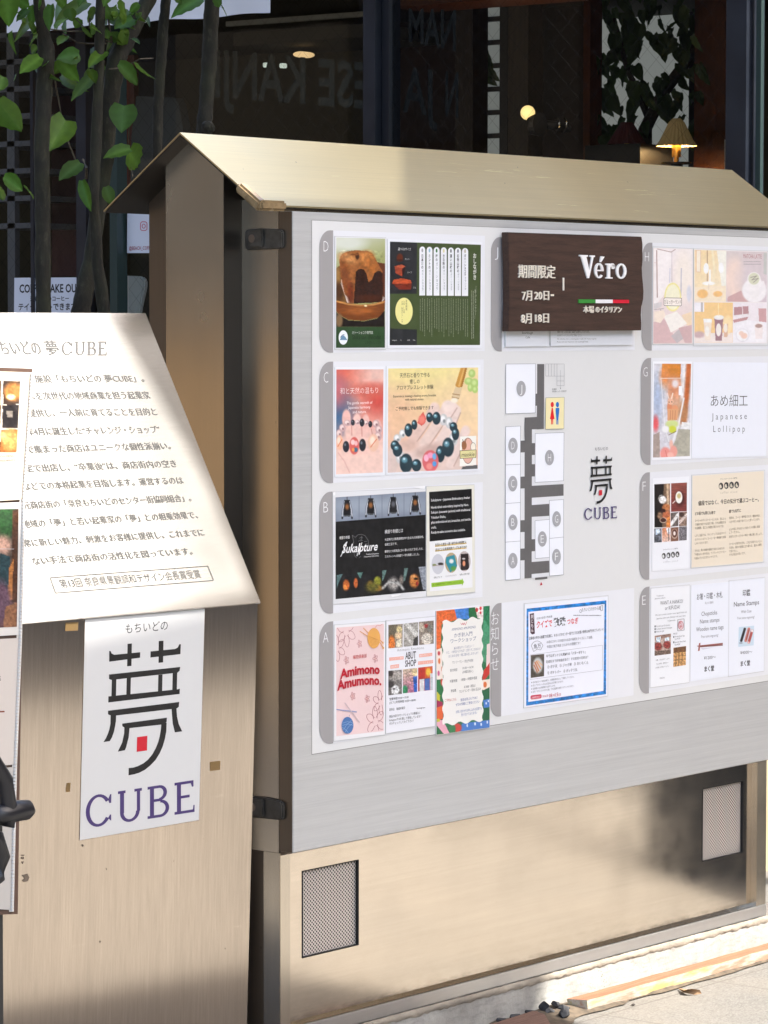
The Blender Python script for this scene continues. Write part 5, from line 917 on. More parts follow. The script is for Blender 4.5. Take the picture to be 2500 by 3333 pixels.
g.paint([(1148, 213), (1648, 228), (1642, 842), (1144, 838)], [('g', (1148, 220, (206, 190, 184)), (1642, 842, (198, 176, 186))), ('e', 1250, 560, 130, 260, (238, 206, 188), .6), ('e', 1500, 560, 190, 220, (206, 188, 190), 1.0), ('p', [(1165, 780), (1330, 700), (1420, 838), (1160, 838)], (190, 138, 134)), ('e', 1490, 700, 150, 150, (240, 234, 234), .15), ('p', [(1408, 560), (1566, 560), (1545, 780), (1500, 812), (1440, 800)], (240, 234, 232)), ('e', 1486, 560, 80, 86, (242, 238, 234), .15), ('e', 1486, 555, 68, 72, (206, 206, 170), .15), ('s', [(1445, 540), (1520, 520), (1460, 570), (1540, 550), (1480, 600)], 9, (120, 108, 92), 4), ('s', [(1562, 600), (1605, 590), (1608, 630), (1560, 670)], 16, (238, 230, 230), 4), ('p', [(1605, 235), (1648, 236), (1645, 505), (1605, 500)], (178, 178, 170)), ('n', .04, 40, 40, 4)], 5)
g.paint([(757, 843), (1228, 848), (1225, 1338), (757, 1338)], [('f', (242, 190, 106)), ('p', [(757, 843), (875, 845), (872, 960), (757, 960)], (240, 236, 240)), ('p', [(836, 845), (860, 845), (858, 960), (836, 960)], (170, 160, 160)), ('p', [(757, 1230), (1225, 1215), (1225, 1338), (757, 1338)], (240, 224, 214)), ('e', 1165, 1120, 60, 110, (248, 214, 150), .4), ('e', 810, 1240, 70, 40, (190, 150, 150), .6), ('p', [(870, 1085), (968, 1085), (950, 1312), (884, 1312)], (240, 220, 196)), ('p', [(864, 1045), (972, 1050), (968, 1090), (870, 1090)], (246, 244, 240)), ('p', [(1000, 1030), (1110, 1030), (1092, 1316), (1014, 1316)], (128, 74, 84)), ('e', 1056, 1030, 62, 30, (240, 236, 232), .3), ('e', 1052, 1182, 32, 80, (246, 236, 226), .1), ('e', 912, 1200, 26, 64, (246, 238, 226), .15), ('p', [(1108, 1110), (1170, 1110), (1160, 1270), (1120, 1270)], (216, 160, 120)), ('e', 1138, 1160, 24, 56, (246, 232, 214), .2), ('s', [(1050, 860), (1052, 1010)], 8, (250, 222, 160), 3), ('n', .04, 30, 30, 5)], 5)
g.paint([(1230, 850), (1642, 852), (1636, 1340), (1227, 1338)], [('f', (236, 226, 230)), ('p', [(1240, 905), (1420, 890), (1420, 1000), (1240, 1005)], (160, 100, 104)), ('p', [(1340, 890), (1350, 890), (1350, 1010), (1340, 1010)], (226, 214, 216)), ('p', [(1540, 920), (1640, 920), (1640, 1110), (1550, 1090)], (190, 130, 130)), ('s', [(1230, 1010), (1420, 990)], 12, (236, 228, 226), 4), ('p', [(1228, 1060), (1420, 1020), (1400, 1060), (1240, 1095)], (176, 110, 108)), ('p', [(1228, 1110), (1400, 1060), (1640, 1090), (1636, 1340), (1227, 1338)], (240, 236, 240)), ('e', 1345, 1250, 84, 84, (226, 220, 224), .1), ('e', 1345, 1246, 70, 70, (246, 244, 246), .15), ('e', 1330, 1225, 30, 28, (240, 200, 176), .4), ('e', 1365, 1255, 40, 36, (238, 190, 164), .4), ('e', 1545, 1250, 100, 90, (244, 240, 242), .1), ('p', [(1492, 1120), (1600, 1120), (1588, 1290), (1506, 1290)], (240, 226, 222)), ('e', 1545, 1130, 54, 34, (240, 230, 228), .2), ('e', 1545, 1134, 44, 24, (150, 108, 96), .3), ('s', [(1596, 1150), (1624, 1150), (1618, 1200), (1594, 1215)], 10, (240, 232, 232), 3), ('n', .04, 30, 30, 6)], 5)
g.part('lettering'); g.text('MATCHA LATTE', 1355, 302, 1580, 50, (176, 110, 106)); g.greek(1360, 350, 1575, 382, 2, 12, (170, 160, 160), 8); done(g)
FADE = 0.0
# G: candy ---------------------------------------------------------------
g = poster('tall photograph of a hand holding a wrapped deer-shaped candy on a stick', [(243, 137), (728, 140), (714, 1335), (228, 1348)], 2060, 1140, KH, (244, 245, 248))
g.part('photograph'); g.paint([(262, 165), (715, 167), (700, 1300), (245, 1318)], [('f', (216, 214, 220)), ('e', 300, 600, 60, 260, (176, 190, 214), 1.2), ('e', 280, 900, 36, 90, (226, 96, 100), .9), ('p', [(360, 165), (590, 165), (585, 345), (350, 330)], (218, 138, 58)), ('e', 400, 330, 60, 110, (232, 150, 90), 1.2), ('p', [(440, 340), (590, 340), (580, 860), (420, 860)], (222, 178, 150)), ('e', 510, 450, 80, 130, (222, 150, 112), 1.0), ('s', [(640, 165), (620, 500), (560, 880)], 46, (236, 232, 232), 30), ('s', [(690, 165), (660, 560), (620, 880)], 60, (196, 106, 56), 30), ('e', 610, 760, 60, 140, (196, 140, 96), .9), ('p', [(600, 880), (706, 890), (704, 970), (590, 960)], (236, 236, 236)), ('p', [(560, 965), (704, 975), (700, 1300), (420, 1310), (520, 1110)], (180, 176, 160)), ('p', [(250, 1040), (330, 1000), (330, 1316), (246, 1316)], (176, 160, 150)), ('n', .10, 34, 34, 3), ('s', [(345, 345), (392, 940), (440, 1120)], 7, (240, 240, 240), 6), ('s', [(345, 345), (590, 342)], 6, (244, 238, 232), 5), ('s', [(625, 590), (560, 920), (490, 1120)], 20, (238, 238, 240), 12), ('p', [(562, 440), (606, 440), (602, 556), (562, 550)], (246, 246, 248)), ('e', 520, 410, 40, 50, (236, 226, 226), .8),
    ('e', 515, 720, 42, 48, (232, 160, 118), .4), ('e', 450, 700, 30, 70, (226, 146, 104), .4), ('p', [(426, 720), (556, 720), (545, 860), (432, 865)], (226, 168, 124)), ('s', [(462, 740), (458, 850)], 5, (190, 116, 76), 4), ('s', [(490, 740), (488, 850)], 5, (190, 116, 76), 4), ('s', [(522, 740), (515, 850)], 5, (190, 116, 76), 4), ('e', 462, 628, 36, 40, (238, 190, 160), .3), ('s', [(440, 590), (425, 530)], 12, (244, 226, 214), 5), ('s', [(476, 590), (490, 528)], 14, (244, 228, 216), 5), ('e', 445, 636, 5, 8, (50, 36, 30), .4), ('e', 478, 634, 5, 8, (50, 36, 30), .4), ('e', 480, 905, 78, 46, (214, 226, 150), .4), ('e', 485, 972, 48, 44, (214, 220, 70), .4), ('s', [(440, 1040), (530, 995)], 8, (120, 96, 60), 4), ('e', 400, 970, 44, 40, (240, 240, 240), .5), ('e', 470, 1150, 22, 50, (240, 190, 170), .5), ('e', 400, 1270, 66, 80, (240, 156, 146), .35), ('e', 500, 1240, 46, 70, (240, 166, 152), .35), ('e', 460, 1290, 40, 40, (246, 190, 176), .5), ('s', [(400, 1230), (420, 1310)], 7, (214, 108, 100), 5)], 4.5); done(g)
g = poster('wide white poster with thin handwritten characters over the words Japanese Lollipop', [(740, 146), (1652, 152), (1636, 1298), (718, 1330)], 2060, 1140, KH, (238, 241, 248))
g.part('lettering'); g.text('あめ細工', 955, 694, 1408, 150, (34, 34, 36), 690, bold=-.006); g.text('Japanese', 968, 852, 1398, 78, (66, 66, 70), 844, bold=-.006, space=1.6); g.text('Lollipop', 987, 1004, 1373, 78, (66, 66, 70), 1000, bold=-.006, space=1.7); done(g)
# F: coffee --------------------------------------------------------------
g = poster('tall white poster with a block of coffee photographs and four small heads in a row', [(240, 214), (692, 190), (684, 1322), (235, 1357)], 2060, 1500, KH, (240, 241, 244))
g.part('photograph')
for q_, ops in (([(263, 288), (457, 278), (460, 815), (265, 819)], [('g', (263, 280, (40, 34, 34)), (457, 280, (176, 140, 108))), ('p', [(263, 288), (380, 284), (360, 815), (265, 819)], (34, 28, 26)), ('s', [(425, 280), (432, 540)], 22, (206, 180, 150), 14), ('e', 365, 478, 46, 48, (236, 234, 230), .3), ('s', [(310, 470), (330, 425), (360, 420)], 8, (200, 196, 190), 4), ('e', 410, 570, 50, 40, (190, 120, 74), .5), ('e', 420, 680, 60, 70, (196, 112, 74), .6), ('p', [(420, 700), (460, 680), (460, 812), (410, 812)], (226, 140, 70)), ('e', 372, 610, 30, 22, (60, 30, 28), .4), ('e', 372, 728, 44, 34, (206, 190, 170), .2), ('e', 372, 728, 36, 26, (74, 40, 34), .3), ('e', 330, 670, 30, 40, (150, 116, 90), .7), ('n', .25, 18, 18, 3)]), ([(470, 276), (664, 266), (662, 618), (468, 626)], [('g', (470, 280, (150, 84, 72)), (600, 620, (128, 62, 56))), ('n', .2, 90, 9, 4), ('e', 580, 470, 60, 90, (84, 40, 36), .6), ('e', 566, 448, 42, 74, (240, 238, 230), .12), ('e', 566, 430, 24, 30, (206, 190, 130), .6), ('s', [(490, 520), (520, 490)], 10, (226, 224, 220), 5)]), ([(465, 636), (559, 628), (558, 800), (463, 808)], [('f', (110, 98, 92)), ('s', [(470, 780), (556, 660)], 40, (226, 224, 220), 6), ('n', .3, 20, 20, 5)]), ([(565, 628), (663, 622), (662, 798), (565, 804)], [('f', (150, 124, 108)), ('s', [(570, 760), (660, 660)], 36, (214, 196, 186), 8), ('e', 600, 660, 30, 26, (70, 50, 44), .6), ('n', .35, 14, 14, 6)]),
    ([(262, 831), (353, 826), (355, 998), (262, 1004)], [('f', (110, 112, 120)), ('p', [(280, 840), (330, 840), (340, 900), (280, 910)], (176, 190, 206)), ('n', .7, 22, 30, 7)]), ([(359, 825), (462, 816), (460, 990), (361, 996)], [('g', (360, 830, (214, 130, 84)), (460, 990, (236, 214, 206))), ('p', [(405, 830), (462, 822), (460, 900), (430, 900)], (240, 240, 244)), ('s', [(440, 830), (436, 980)], 8, (90, 80, 76), 3), ('n', .25, 16, 16, 8)]), ([(466, 819), (560, 812), (560, 982), (465, 989)], [('f', (132, 88, 66)), ('e', 512, 895, 40, 62, (196, 176, 160), .15), ('e', 512, 890, 32, 50, (92, 46, 30), .2), ('e', 510, 890, 15, 26, (240, 232, 224), .4)]), ([(566, 808), (663, 802), (660, 973), (566, 980)], [('f', (116, 112, 116)), ('n', .9, 5, 5, 9)])): g.paint(q_, ops, 4)
g.part('lettering')
def heads(pts, rx, ry, bgc):
    for i, (x, y) in enumerate(pts):
        g.ell(x, y, rx, ry, (50, 48, 46)); g.ell(x-rx*.25+i*rx*.1, y+ry*.15, rx*.55, ry*.6, bgc); g.ell(x+rx*.5, y-ry*.3, rx*.4, ry*.5, (36, 34, 34)); g.ell(x-rx*.2, y+ry*.75, rx*.4, ry*.2, (90, 88, 84))
g.text('スペシャルティコーヒー専門店', 372, 1100, 551, 18, (56, 54, 54), 1084); heads([(380, 1167), (438, 1160), (493, 1152), (547, 1147)], 24, 36, (232, 232, 232)); g.text('coffee stand', 376, 1252, 552, 24, (130, 130, 132), 1236, bold=-.02, space=1.25); done(g)
CRP = (238, 226, 205)
g = poster('wide cream coloured poster of coffee text in two columns below four small heads', [(732, 184), (1608, 124), (1598, 1236), (720, 1310)], 2060, 1500, KH, CRP, sleeve=[(724, 172), (1622, 110), (1612, 1246), (712, 1322)])
g.part('lettering'); BR = (76, 68, 54); g.text('スペシャルティコーヒー専門店', 1073, 234, 1280, 20, BR, 220); heads([(1082, 310), (1147, 303), (1211, 298), (1275, 294)], 28, 42, (222, 212, 192)); g.text('coffee stand', 1075, 404, 1278, 28, (150, 140, 122), 392, bold=-.02, space=1.25)
g.text('値段ではなく、今日の気分で選ぶコーヒー。', 803, 550, 1545, 58, (64, 56, 44), 500, bold=.012); g.text('どの豆でも同じ価格で', 762, 668, 1012, 40, (64, 56, 44), 652, bold=.012); g.text('誰でも気軽に', 1180, 640, 1327, 40, (64, 56, 44), 628, bold=.012)
LT_ = (128, 116, 96)
for s_, a_x, y, b_x, yr in (('スペシャルティコーヒーといえば、豆によっ', 762, 750, 1140, 722), ('て価格が違うのは当たり前。それは精製方法', 762, 798, 1140, 766), ('や品種等、豆ごとの個性が違うからです。', 762, 842, 1118, 816), ('しかし当店では、ラインナップにあるすべて', 762, 934, 1140, 900), ('のスペシャルティコーヒーを一律価格でお楽', 762, 982, 1140, 948), ('しみいただけます。', 762, 1028, 925, 1014), ('それは、希少価値や値段ではなくあなたの', 760, 1118, 1122, 1086), ('「今飲みたい味や気分」でフラットにコーヒー', 757, 1166, 1142, 1128), ('を選んでいただきたいからです。', 757, 1212, 1040, 1184),
                           ('当店は、コーヒー専門店ですが、敷居が低く', 1183, 716, 1560, 686), ('入りやすいお店でありたいと思っています。', 1183, 764, 1560, 730), ('どんな豆にすればいいか迷ったら気軽に相談', 1183, 856, 1560, 820), ('してください。', 1183, 896, 1310, 884), ('あなたにぴったりの一杯を一緒に探しましょう。', 1183, 946, 1588, 908), ('コーヒーが好きな方も、これから知りたいとい', 1183, 1036, 1578, 1000), ('う方も、誰もが気軽に立ち寄れる、温かい場所', 1183, 1082, 1578, 1044), ('でありたい。', 1183, 1126, 1285, 1116), ('それが店主の思いです。', 1183, 1168, 1380, 1146)): g.text(s_, a_x, y, b_x, 30, LT_, yr)
done(g)
# E: name stamps ---------------------------------------------------------
EW = (236, 239, 246); EK = (62, 62, 66)
g = poster('tall white poster asking WANT A HANKO with two small photographs of name seals', [(226, 212), (697, 174), (690, 1360), (218, 1420)], 2060, 1860, KH, (240, 241, 243), sleeve=[(220, 202), (702, 160), (694, 1366), (210, 1432)])
g.part('photograph'); g.paint([(268, 790), (467, 763), (466, 1010), (266, 1036)], [('f', (184, 164, 152)), ('p', [(268, 790), (467, 763), (467, 800), (268, 840)], (150, 120, 104)), ('p', [(285, 810), (340, 800), (338, 870), (288, 880)], (206, 222, 236)), ('p', [(392, 815), (446, 805), (446, 850), (394, 862)], (206, 222, 236)), ('e', 310, 920, 48, 50, (142, 62, 56), .4), ('e', 420, 900, 46, 46, (150, 66, 60), .4), ('p', [(268, 980), (466, 960), (466, 1010), (266, 1036)], (118, 98, 86)), ('n', .45, 12, 12, 3)], 4)
g.paint([(498, 938), (653, 915), (650, 1148), (496, 1172)], [('f', (206, 160, 104)), ('p', [(498, 938), (653, 915), (653, 985), (498, 1000)], (120, 84, 54)), ('s', [(530, 1000), (528, 1160)], 8, (110, 74, 42), 4), ('s', [(565, 1000), (562, 1160)], 8, (110, 74, 42), 4), ('s', [(605, 990), (602, 1150)], 8, (120, 80, 46), 4), ('s', [(498, 1040), (650, 1030)], 6, (130, 90, 50), 3), ('s', [(498, 1090), (650, 1078)], 6, (130, 90, 50), 3), ('n', .4, 10, 14, 5)], 4)
g.part('lettering'); g.text('Traditional', 290, 310, 377, 18, (110, 110, 112), 302); g.text('Japanese culture', 268, 342, 399, 18, (110, 110, 112), 330); g.text('WANT A HANKO?', 336, 412, 615, 46, EK, 386); g.text('or KIFUDA?', 394, 474, 578, 46, EK, 456)
for s_, a_x, y, b_x, yr in (('We carve custom wooden name tags (Kifuda) and', 276, 546, 660, 506), ('Japanese name seals (Hanko) with your name', 290, 588, 647, 550), ('in Japanese.', 428, 614, 524, 604), ('Carved in just 30 minutes', 285, 682, 455, 666), ('A unique souvenir from Japan', 285, 716, 482, 696), ('Perfect for gifts', 285, 750, 384, 738), ('PRICES', 497, 776, 545, 770), ('Wooden Name Tags', 514, 810, 634, 796), ('from ¥1,200', 514, 840, 580, 830), ('Japanese Name Seals', 514, 878, 648, 862), ('from ¥4,000', 514, 910, 580, 900), ('印鑑、木札お作りします！', 280, 1100, 452, 1078), ('名入れ刻印、最短30分～', 290, 1146, 438, 1126), ('お気軽にお声掛けください', 278, 1192, 445, 1170), ('MACDO', 332, 1320, 391, 1312)): g.text(s_, a_x, y, b_x, 19, (100, 100, 104), yr)
for y in (676, 710, 744): g.poly([(266, y-12), (280, y-14), (280, y+8), (266, y+10)], (80, 80, 84))
for y in (806, 872): g.poly([(496, y-12), (508, y-14), (508, y+8), (496, y+10)], (80, 80, 84))
g.line([(551, 590), (629, 582), (629, 720), (551, 730)], 4, (70, 60, 62), True)
for t in np.linspace(0, 2*math.pi, 19)[:-1]: g.line([(589+30*math.cos(t), 660+52*math.sin(t)), (589+30*math.cos(t+.35), 660+52*math.sin(t+.35))], 5, (206, 52, 66))
g.text('町', 572, 656, 606, 42, (206, 52, 66)); g.text('野', 572, 702, 606, 42, (206, 52, 66)); done(g)
g = poster('tall white price poster with a pair of red-brown chopsticks on a rest', [(715, 170), (1178, 128), (1170, 1285), (705, 1350)], 2060, 1860, KH, EW)
g.part('lettering'); g.text('お箸・印鑑・木札', 785, 352, 1100, 78, EK, 322, bold=.008); g.text('名入れ無料', 886, 404, 988, 32, (120, 120, 126), 394)
for s_, a_x, y, b_x, yr in (('Chopsticks', 842, 546, 1034, 526), ('Name stamps', 824, 640, 1062, 614), ('Wooden name tags', 777, 738, 1112, 704)): g.text(s_, a_x, y, b_x, 50, EK, yr)
g.text('Free name engraving!', 840, 816, 1048, 32, (120, 120, 126), 796); g.text('¥1200～', 872, 1086, 1018, 50, EK, 1072); g.text('まく堂', 878, 1232, 996, 68, (48, 46, 48), 1220, bold=.03)
g.part('photograph'); RDB = (150, 86, 76)
for pg, c in (([(782, 912), (1103, 876), (1104, 898), (830, 924)], RDB), ([(782, 920), (1104, 900), (1104, 910), (832, 930)], (120, 64, 56)), ([(812, 880), (830, 876), (820, 972), (798, 978)], (166, 96, 86)), ([(830, 940), (1000, 930), (860, 960)], (214, 216, 226))): g.poly(pg, c)
done(g)
g = poster('tall white price poster with a pale blue picture of red and black stamp cases', [(1185, 125), (1615, 85), (1605, 1220), (1176, 1284)], 2060, 1860, KH, EW, sleeve=[(1180, 112), (1624, 68), (1612, 1226), (1172, 1294)], sleeve_col=(226, 229, 234))
g.part('lettering'); g.text('印鑑', 1348, 305, 1440, 78, EK, 296, bold=.02); g.text('Name Stamps', 1240, 432, 1548, 54, EK, 402, bold=.008); g.text('With Case', 1328, 512, 1455, 34, (90, 90, 94), 500); g.text('Free name engraving!', 1284, 588, 1492, 30, (120, 120, 126), 572); g.text('¥4000～', 1318, 1022, 1464, 50, EK, 1008); g.text('まく堂', 1322, 1166, 1438, 66, (48, 46, 48), 1152, bold=.03)
g.part('photograph'); g.paint([(1300, 684), (1488, 664), (1482, 906), (1294, 926)], [('f', (204, 222, 234)), ('s', [(1374, 705), (1330, 850)], 30, (26, 22, 22), 4), ('s', [(1424, 705), (1385, 850)], 34, (206, 132, 118), 4), ('s', [(1426, 715), (1392, 835)], 12, (150, 64, 54), 4), ('s', [(1464, 725), (1422, 870)], 32, (176, 78, 70), 4), ('e', 1464, 728, 14, 18, (240, 236, 236), .4), ('e', 1420, 872, 14, 14, (236, 190, 184), .5), ('e', 1325, 878, 20, 10, (150, 164, 176), .8)], 4); done(g)

# ------------------------------------------------------------------ on the ground by the plinth
def rock(name, c, r, seed, m, label, cat, group=None):
    rnd = random.Random(seed); bm = bmesh.new(); bmesh.ops.create_icosphere(bm, subdivisions=3, radius=1)
    fx, fy_, fz_ = rnd.uniform(.8, 1.35), rnd.uniform(.7, 1.0), rnd.uniform(.55, .85)
    ax = [Vector((rnd.uniform(-1, 1), rnd.uniform(-1, 1), rnd.uniform(-1, 1))).normalized() for _ in range(11)]
    for v in bm.verts:
        for a in ax:
            d = v.co.dot(a)
            if d > .5: v.co -= a*(d-.5)
        v.co = Vector((v.co.x*r*fx, v.co.y*r*fy_, v.co.z*r*fz_))
    me = bpy.data.meshes.new(name); bm.to_mesh(me); bm.free(); me.materials.append(m)
    o = bpy.data.objects.new(name, me); COL.objects.link(o); o.location = c; o.rotation_euler = (0, 0, rnd.uniform(0, 6)); return tag(o, label, cat, group)
ROCK = plain('dark_stone', (0.045, 0.045, 0.047), 0.85, vary=0.6, scale=60)
GRP = 'dark stones heaped at the foot of the plinth'
def gnd(px, py, z=0.0): return on(px, py, 'z', z)
for i, (px, py, rpx, lb) in enumerate(((1728, 3279, 13, 'small dark stone standing tallest against the lit edge of the concrete plinth'), (1768, 3272, 17, 'bluish dark stone at the top of the heap beside the sunlit concrete'), (1797, 3264, 15, 'pointed dark stone on top of the heap, touching the sunlit concrete'), (1787, 3290, 14, 'dark stone in the middle of the heap below the pointed one'), (1835, 3281, 19, 'dark angular stone right of the heap, behind the rounder grey one'), (1837, 3298, 22, 'largest grey rounded stone, right of the heap near the plank end'), (1700, 3291, 18, 'flat dark stone behind the broken wooden board'), (1660, 3308, 17, 'dark stone left of the flat one behind the broken board'), (1610, 3322, 18, 'leftmost dark stone at the bottom edge, under the plinth'))):
    zz = .02 if i not in (1, 2) else .032; p = gnd(px, py, zz); r = rpx/1270*1.7; rock('stone', (float(p[0]), min(float(p[1]), .015), zz), r, 20+i, ROCK, lb, 'stone', GRP)
# the long painted plank
pk = MB(); L0, L1 = 1.232, 2.62; m_ = 22; vv = []; rnd = random.Random(5)
for i in range(m_+1):
    x = L0+(L1-L0)*i/m_; j = lambda: rnd.uniform(-.0012, .0012)
    vv += [(x+(.018 if i == 0 else 0), -.050+j(), .002), (x+(.014 if i == 0 else 0), -.050+j(), .037+j()), (x-(.012 if i == 0 else 0), .002+j(), .038+j()), (x, .002, .002)]
pk.add(vv, [(4*i+a, 4*i+4+a, 4*i+4+(a+1) % 4, 4*i+(a+1) % 4) for i in range(m_) for a in range(4)]+[(0, 1, 2, 3), (4*m_+3, 4*m_+2, 4*m_+1, 4*m_)])
o = pk.build('plank', PLANK); origin_to(o, (1.9, -.025, .002)); tag(o, 'long weathered plank with peeling yellow paint lying in the sun along the plinth', 'plank')
BROKEN = mk_wood('rotten_wood', (0.10, 0.05, 0.035), (0.24, 0.14, 0.10), (1.5, 22, 22), .85, .6)
def board_piece(pts_px, z, th, label):
    q = [gnd(x, y, z) for x, y in pts_px]; n = len(q); mb = MB(); mb.add([tuple(p) for p in q]+[(p[0], p[1], z-th) for p in q], [tuple(range(n)), tuple(range(n, 2*n))[::-1]]+[(i, (i+1) % n, n+(i+1) % n, n+i) for i in range(n)])
    o = mb.build('broken_board', BROKEN); c = np.mean(q, 0); origin_to(o, (c[0], c[1], z-th)); tag(o, label, 'board', 'broken boards by the plinth')
board_piece([(1560, 3345), (1735, 3290), (1752, 3292), (1640, 3345)], .030, .026, 'thin broken strip of brown wood behind the thicker rotten board')
board_piece([(1600, 3360), (1640, 3330), (1700, 3302), (1748, 3293), (1772, 3300), (1790, 3330), (1800, 3360), (1800, 3420), (1600, 3420)], .036, .030, 'thick rotten reddish board at the bottom edge below the dark stones')
# dry leaf with its stalk
LEAFD = plain('dry_leaf', (0.34, 0.20, 0.10), 0.8, vary=0.35, scale=60)
lf = MB(); pp = [(2207, 3216, .004), (2226, 3224, .014), (2250, 3218, .022), (2278, 3222, .016), (2284, 3234, .006), (2262, 3238, .002), (2240, 3234, .004), (2222, 3230, .006)]
q = [gnd(x, y, z) for x, y, z in pp]; c = np.mean(q, 0)+np.array((0, 0, .004)); lf.add([tuple(c)]+[tuple(p) for p in q], [(0, i+1, (i+1) % 8+1) for i in range(8)])
o = lf.build('dry_leaf', LEAFD, smooth=False); origin_to(o, tuple(np.mean(q, 0)*np.array((1, 1, 0))+np.array((0, 0, .002)))); tag(o, 'curled dry brown leaf on the sunlit paving beside the plank', 'leaf')
sm = MATP = plain('grey_pebble', (0.12, 0.10, 0.09), 0.9, vary=.4, scale=80); p = gnd(2062, 3269, .004); rock('pebble', tuple(map(float, p)), .009, 77, sm, 'single small dark pebble on the paving in front of the plank', 'stone')

# ------------------------------------------------------------------ the glazed cafe behind
FX = 3.6
NAVY = plain('navy_painted_steel', (0.012, 0.015, 0.023), 0.38, 0.0, 0.5, vary=0.2, scale=6)
NAVYD = plain('dark_window_frame', (0.010, 0.012, 0.018), 0.4)
def mk_glass():
    m, nt, p, N, L = mat('wired_glass'); nt.nodes.remove(p); out = nt.nodes['Material Output']
    tr = N('ShaderNodeBsdfTransparent'); tr.inputs[0].default_value = (0.80, 0.84, 0.83, 1); gl = N('ShaderNodeBsdfGlossy'); gl.inputs['Roughness'].default_value = 0.0
    fr = N('ShaderNodeFresnel'); fr.inputs[0].default_value = 1.32; mx = N('ShaderNodeMixShader'); L(fr.outputs[0], mx.inputs[0]); L(tr.outputs[0], mx.inputs[1]); L(gl.outputs[0], mx.inputs[2])
    s = N('ShaderNodeSeparateXYZ'); L(coords(nt), s.inputs[0])
    def mth(op, a, b=None):
        n = N('ShaderNodeMath'); n.operation = op
        for i, x in enumerate((a, b)):
            if x is None: continue
            if isinstance(x, (int, float)): n.inputs[i].default_value = x
            else: L(x, n.inputs[i])
        return n.outputs[0]
    def wires(sg):
        f = mth('FRACT', mth('DIVIDE', mth('ADD', s.outputs[2], mth('MULTIPLY', s.outputs[1], sg)), 0.078)); return mth('ABSOLUTE', mth('SUBTRACT', f, 0.5))
    d = mth('MINIMUM', wires(1.0), wires(-1.0)); k = maprange(nt, d, 0.008, 0.018, 0.45, 0)
    wd = N('ShaderNodeBsdfPrincipled'); wd.inputs['Base Color'].default_value = (0.06, 0.06, 0.057, 1); wd.inputs['Metallic'].default_value = 0.5; wd.inputs['Roughness'].default_value = 0.45
    m2 = N('ShaderNodeMixShader'); L(k, m2.inputs[0]); L(mx.outputs[0], m2.inputs[1]); L(wd.outputs[0], m2.inputs[2]); L(m2.outputs[0], out.inputs[0]); return m
GLASS = mk_glass()
def fy(px, x=FX, py=300): return float(on(px, py, 'x', x)[1])
def fz(py, px, x=FX): return float(on(px, py, 'x', x)[2])
cafe = thing('cafe_building', 'cafe front with tall wired glass panes in navy steel frames behind the notice board', 'building', (5.5, 3.5, 0))
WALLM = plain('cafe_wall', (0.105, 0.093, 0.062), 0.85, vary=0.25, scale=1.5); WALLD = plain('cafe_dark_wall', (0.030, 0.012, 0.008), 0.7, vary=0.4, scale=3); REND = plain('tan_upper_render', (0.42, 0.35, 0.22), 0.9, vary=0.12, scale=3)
CEIL = plain('cafe_ceiling', (0.07, 0.064, 0.05), 0.8)
FLOORW = plain('cafe_floor', (0.06, 0.035, 0.02), 0.5)
z0, z1 = 0.9, 3.62; ya, yb_ = fy(2500), 8.5
MB().box(FX, FX+.2, ya, yb_, 0, z0).build('base_wall', REND, cafe)
MB().box(FX-.25, FX+.2, ya-.2, yb_, z1, 4.9).build('upper_wall', REND, cafe)
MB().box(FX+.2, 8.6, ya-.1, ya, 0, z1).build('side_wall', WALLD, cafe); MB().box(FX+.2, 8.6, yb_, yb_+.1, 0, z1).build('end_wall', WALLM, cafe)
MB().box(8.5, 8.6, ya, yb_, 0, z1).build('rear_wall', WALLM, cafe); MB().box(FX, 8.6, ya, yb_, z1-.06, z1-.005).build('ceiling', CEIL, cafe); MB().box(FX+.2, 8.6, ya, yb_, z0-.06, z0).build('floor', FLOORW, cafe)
def upright(px0, px1, d0, d1, m, x=FX): MB().box(x+d0, x+d1, fy(px1, x), fy(px0, x), z0, z1).build('window_frame', m, cafe)
upright(268, 300, -.04, .06, NAVY); upright(1208, 1246, -.05, .05, NAVY); upright(1248, 1272, -.01, .06, NAVYD); upright(2392, 2458, -.06, .06, NAVY); upright(108, 118, -.02, .03, NAVY); upright(370, 386, .0, .05, NAVYD)
GEDGE = plain('green_glass_edge', (0.030, 0.050, 0.048), 0.2, 0.0, 0.5); upright(388, 412, -.06, .0, GEDGE); upright(2470, 2486, -.02, .0, GEDGE)
for a, b in ((-60, 268), (300, 370), (412, 1208), (1272, 2392)):
    MB().add([(FX+.01, fy(b), z0), (FX+.01, fy(a), z0), (FX+.01, fy(a), z1), (FX+.01, fy(b), z1)], [(0, 1, 2, 3)]).build('glass_pane', GLASS, cafe)
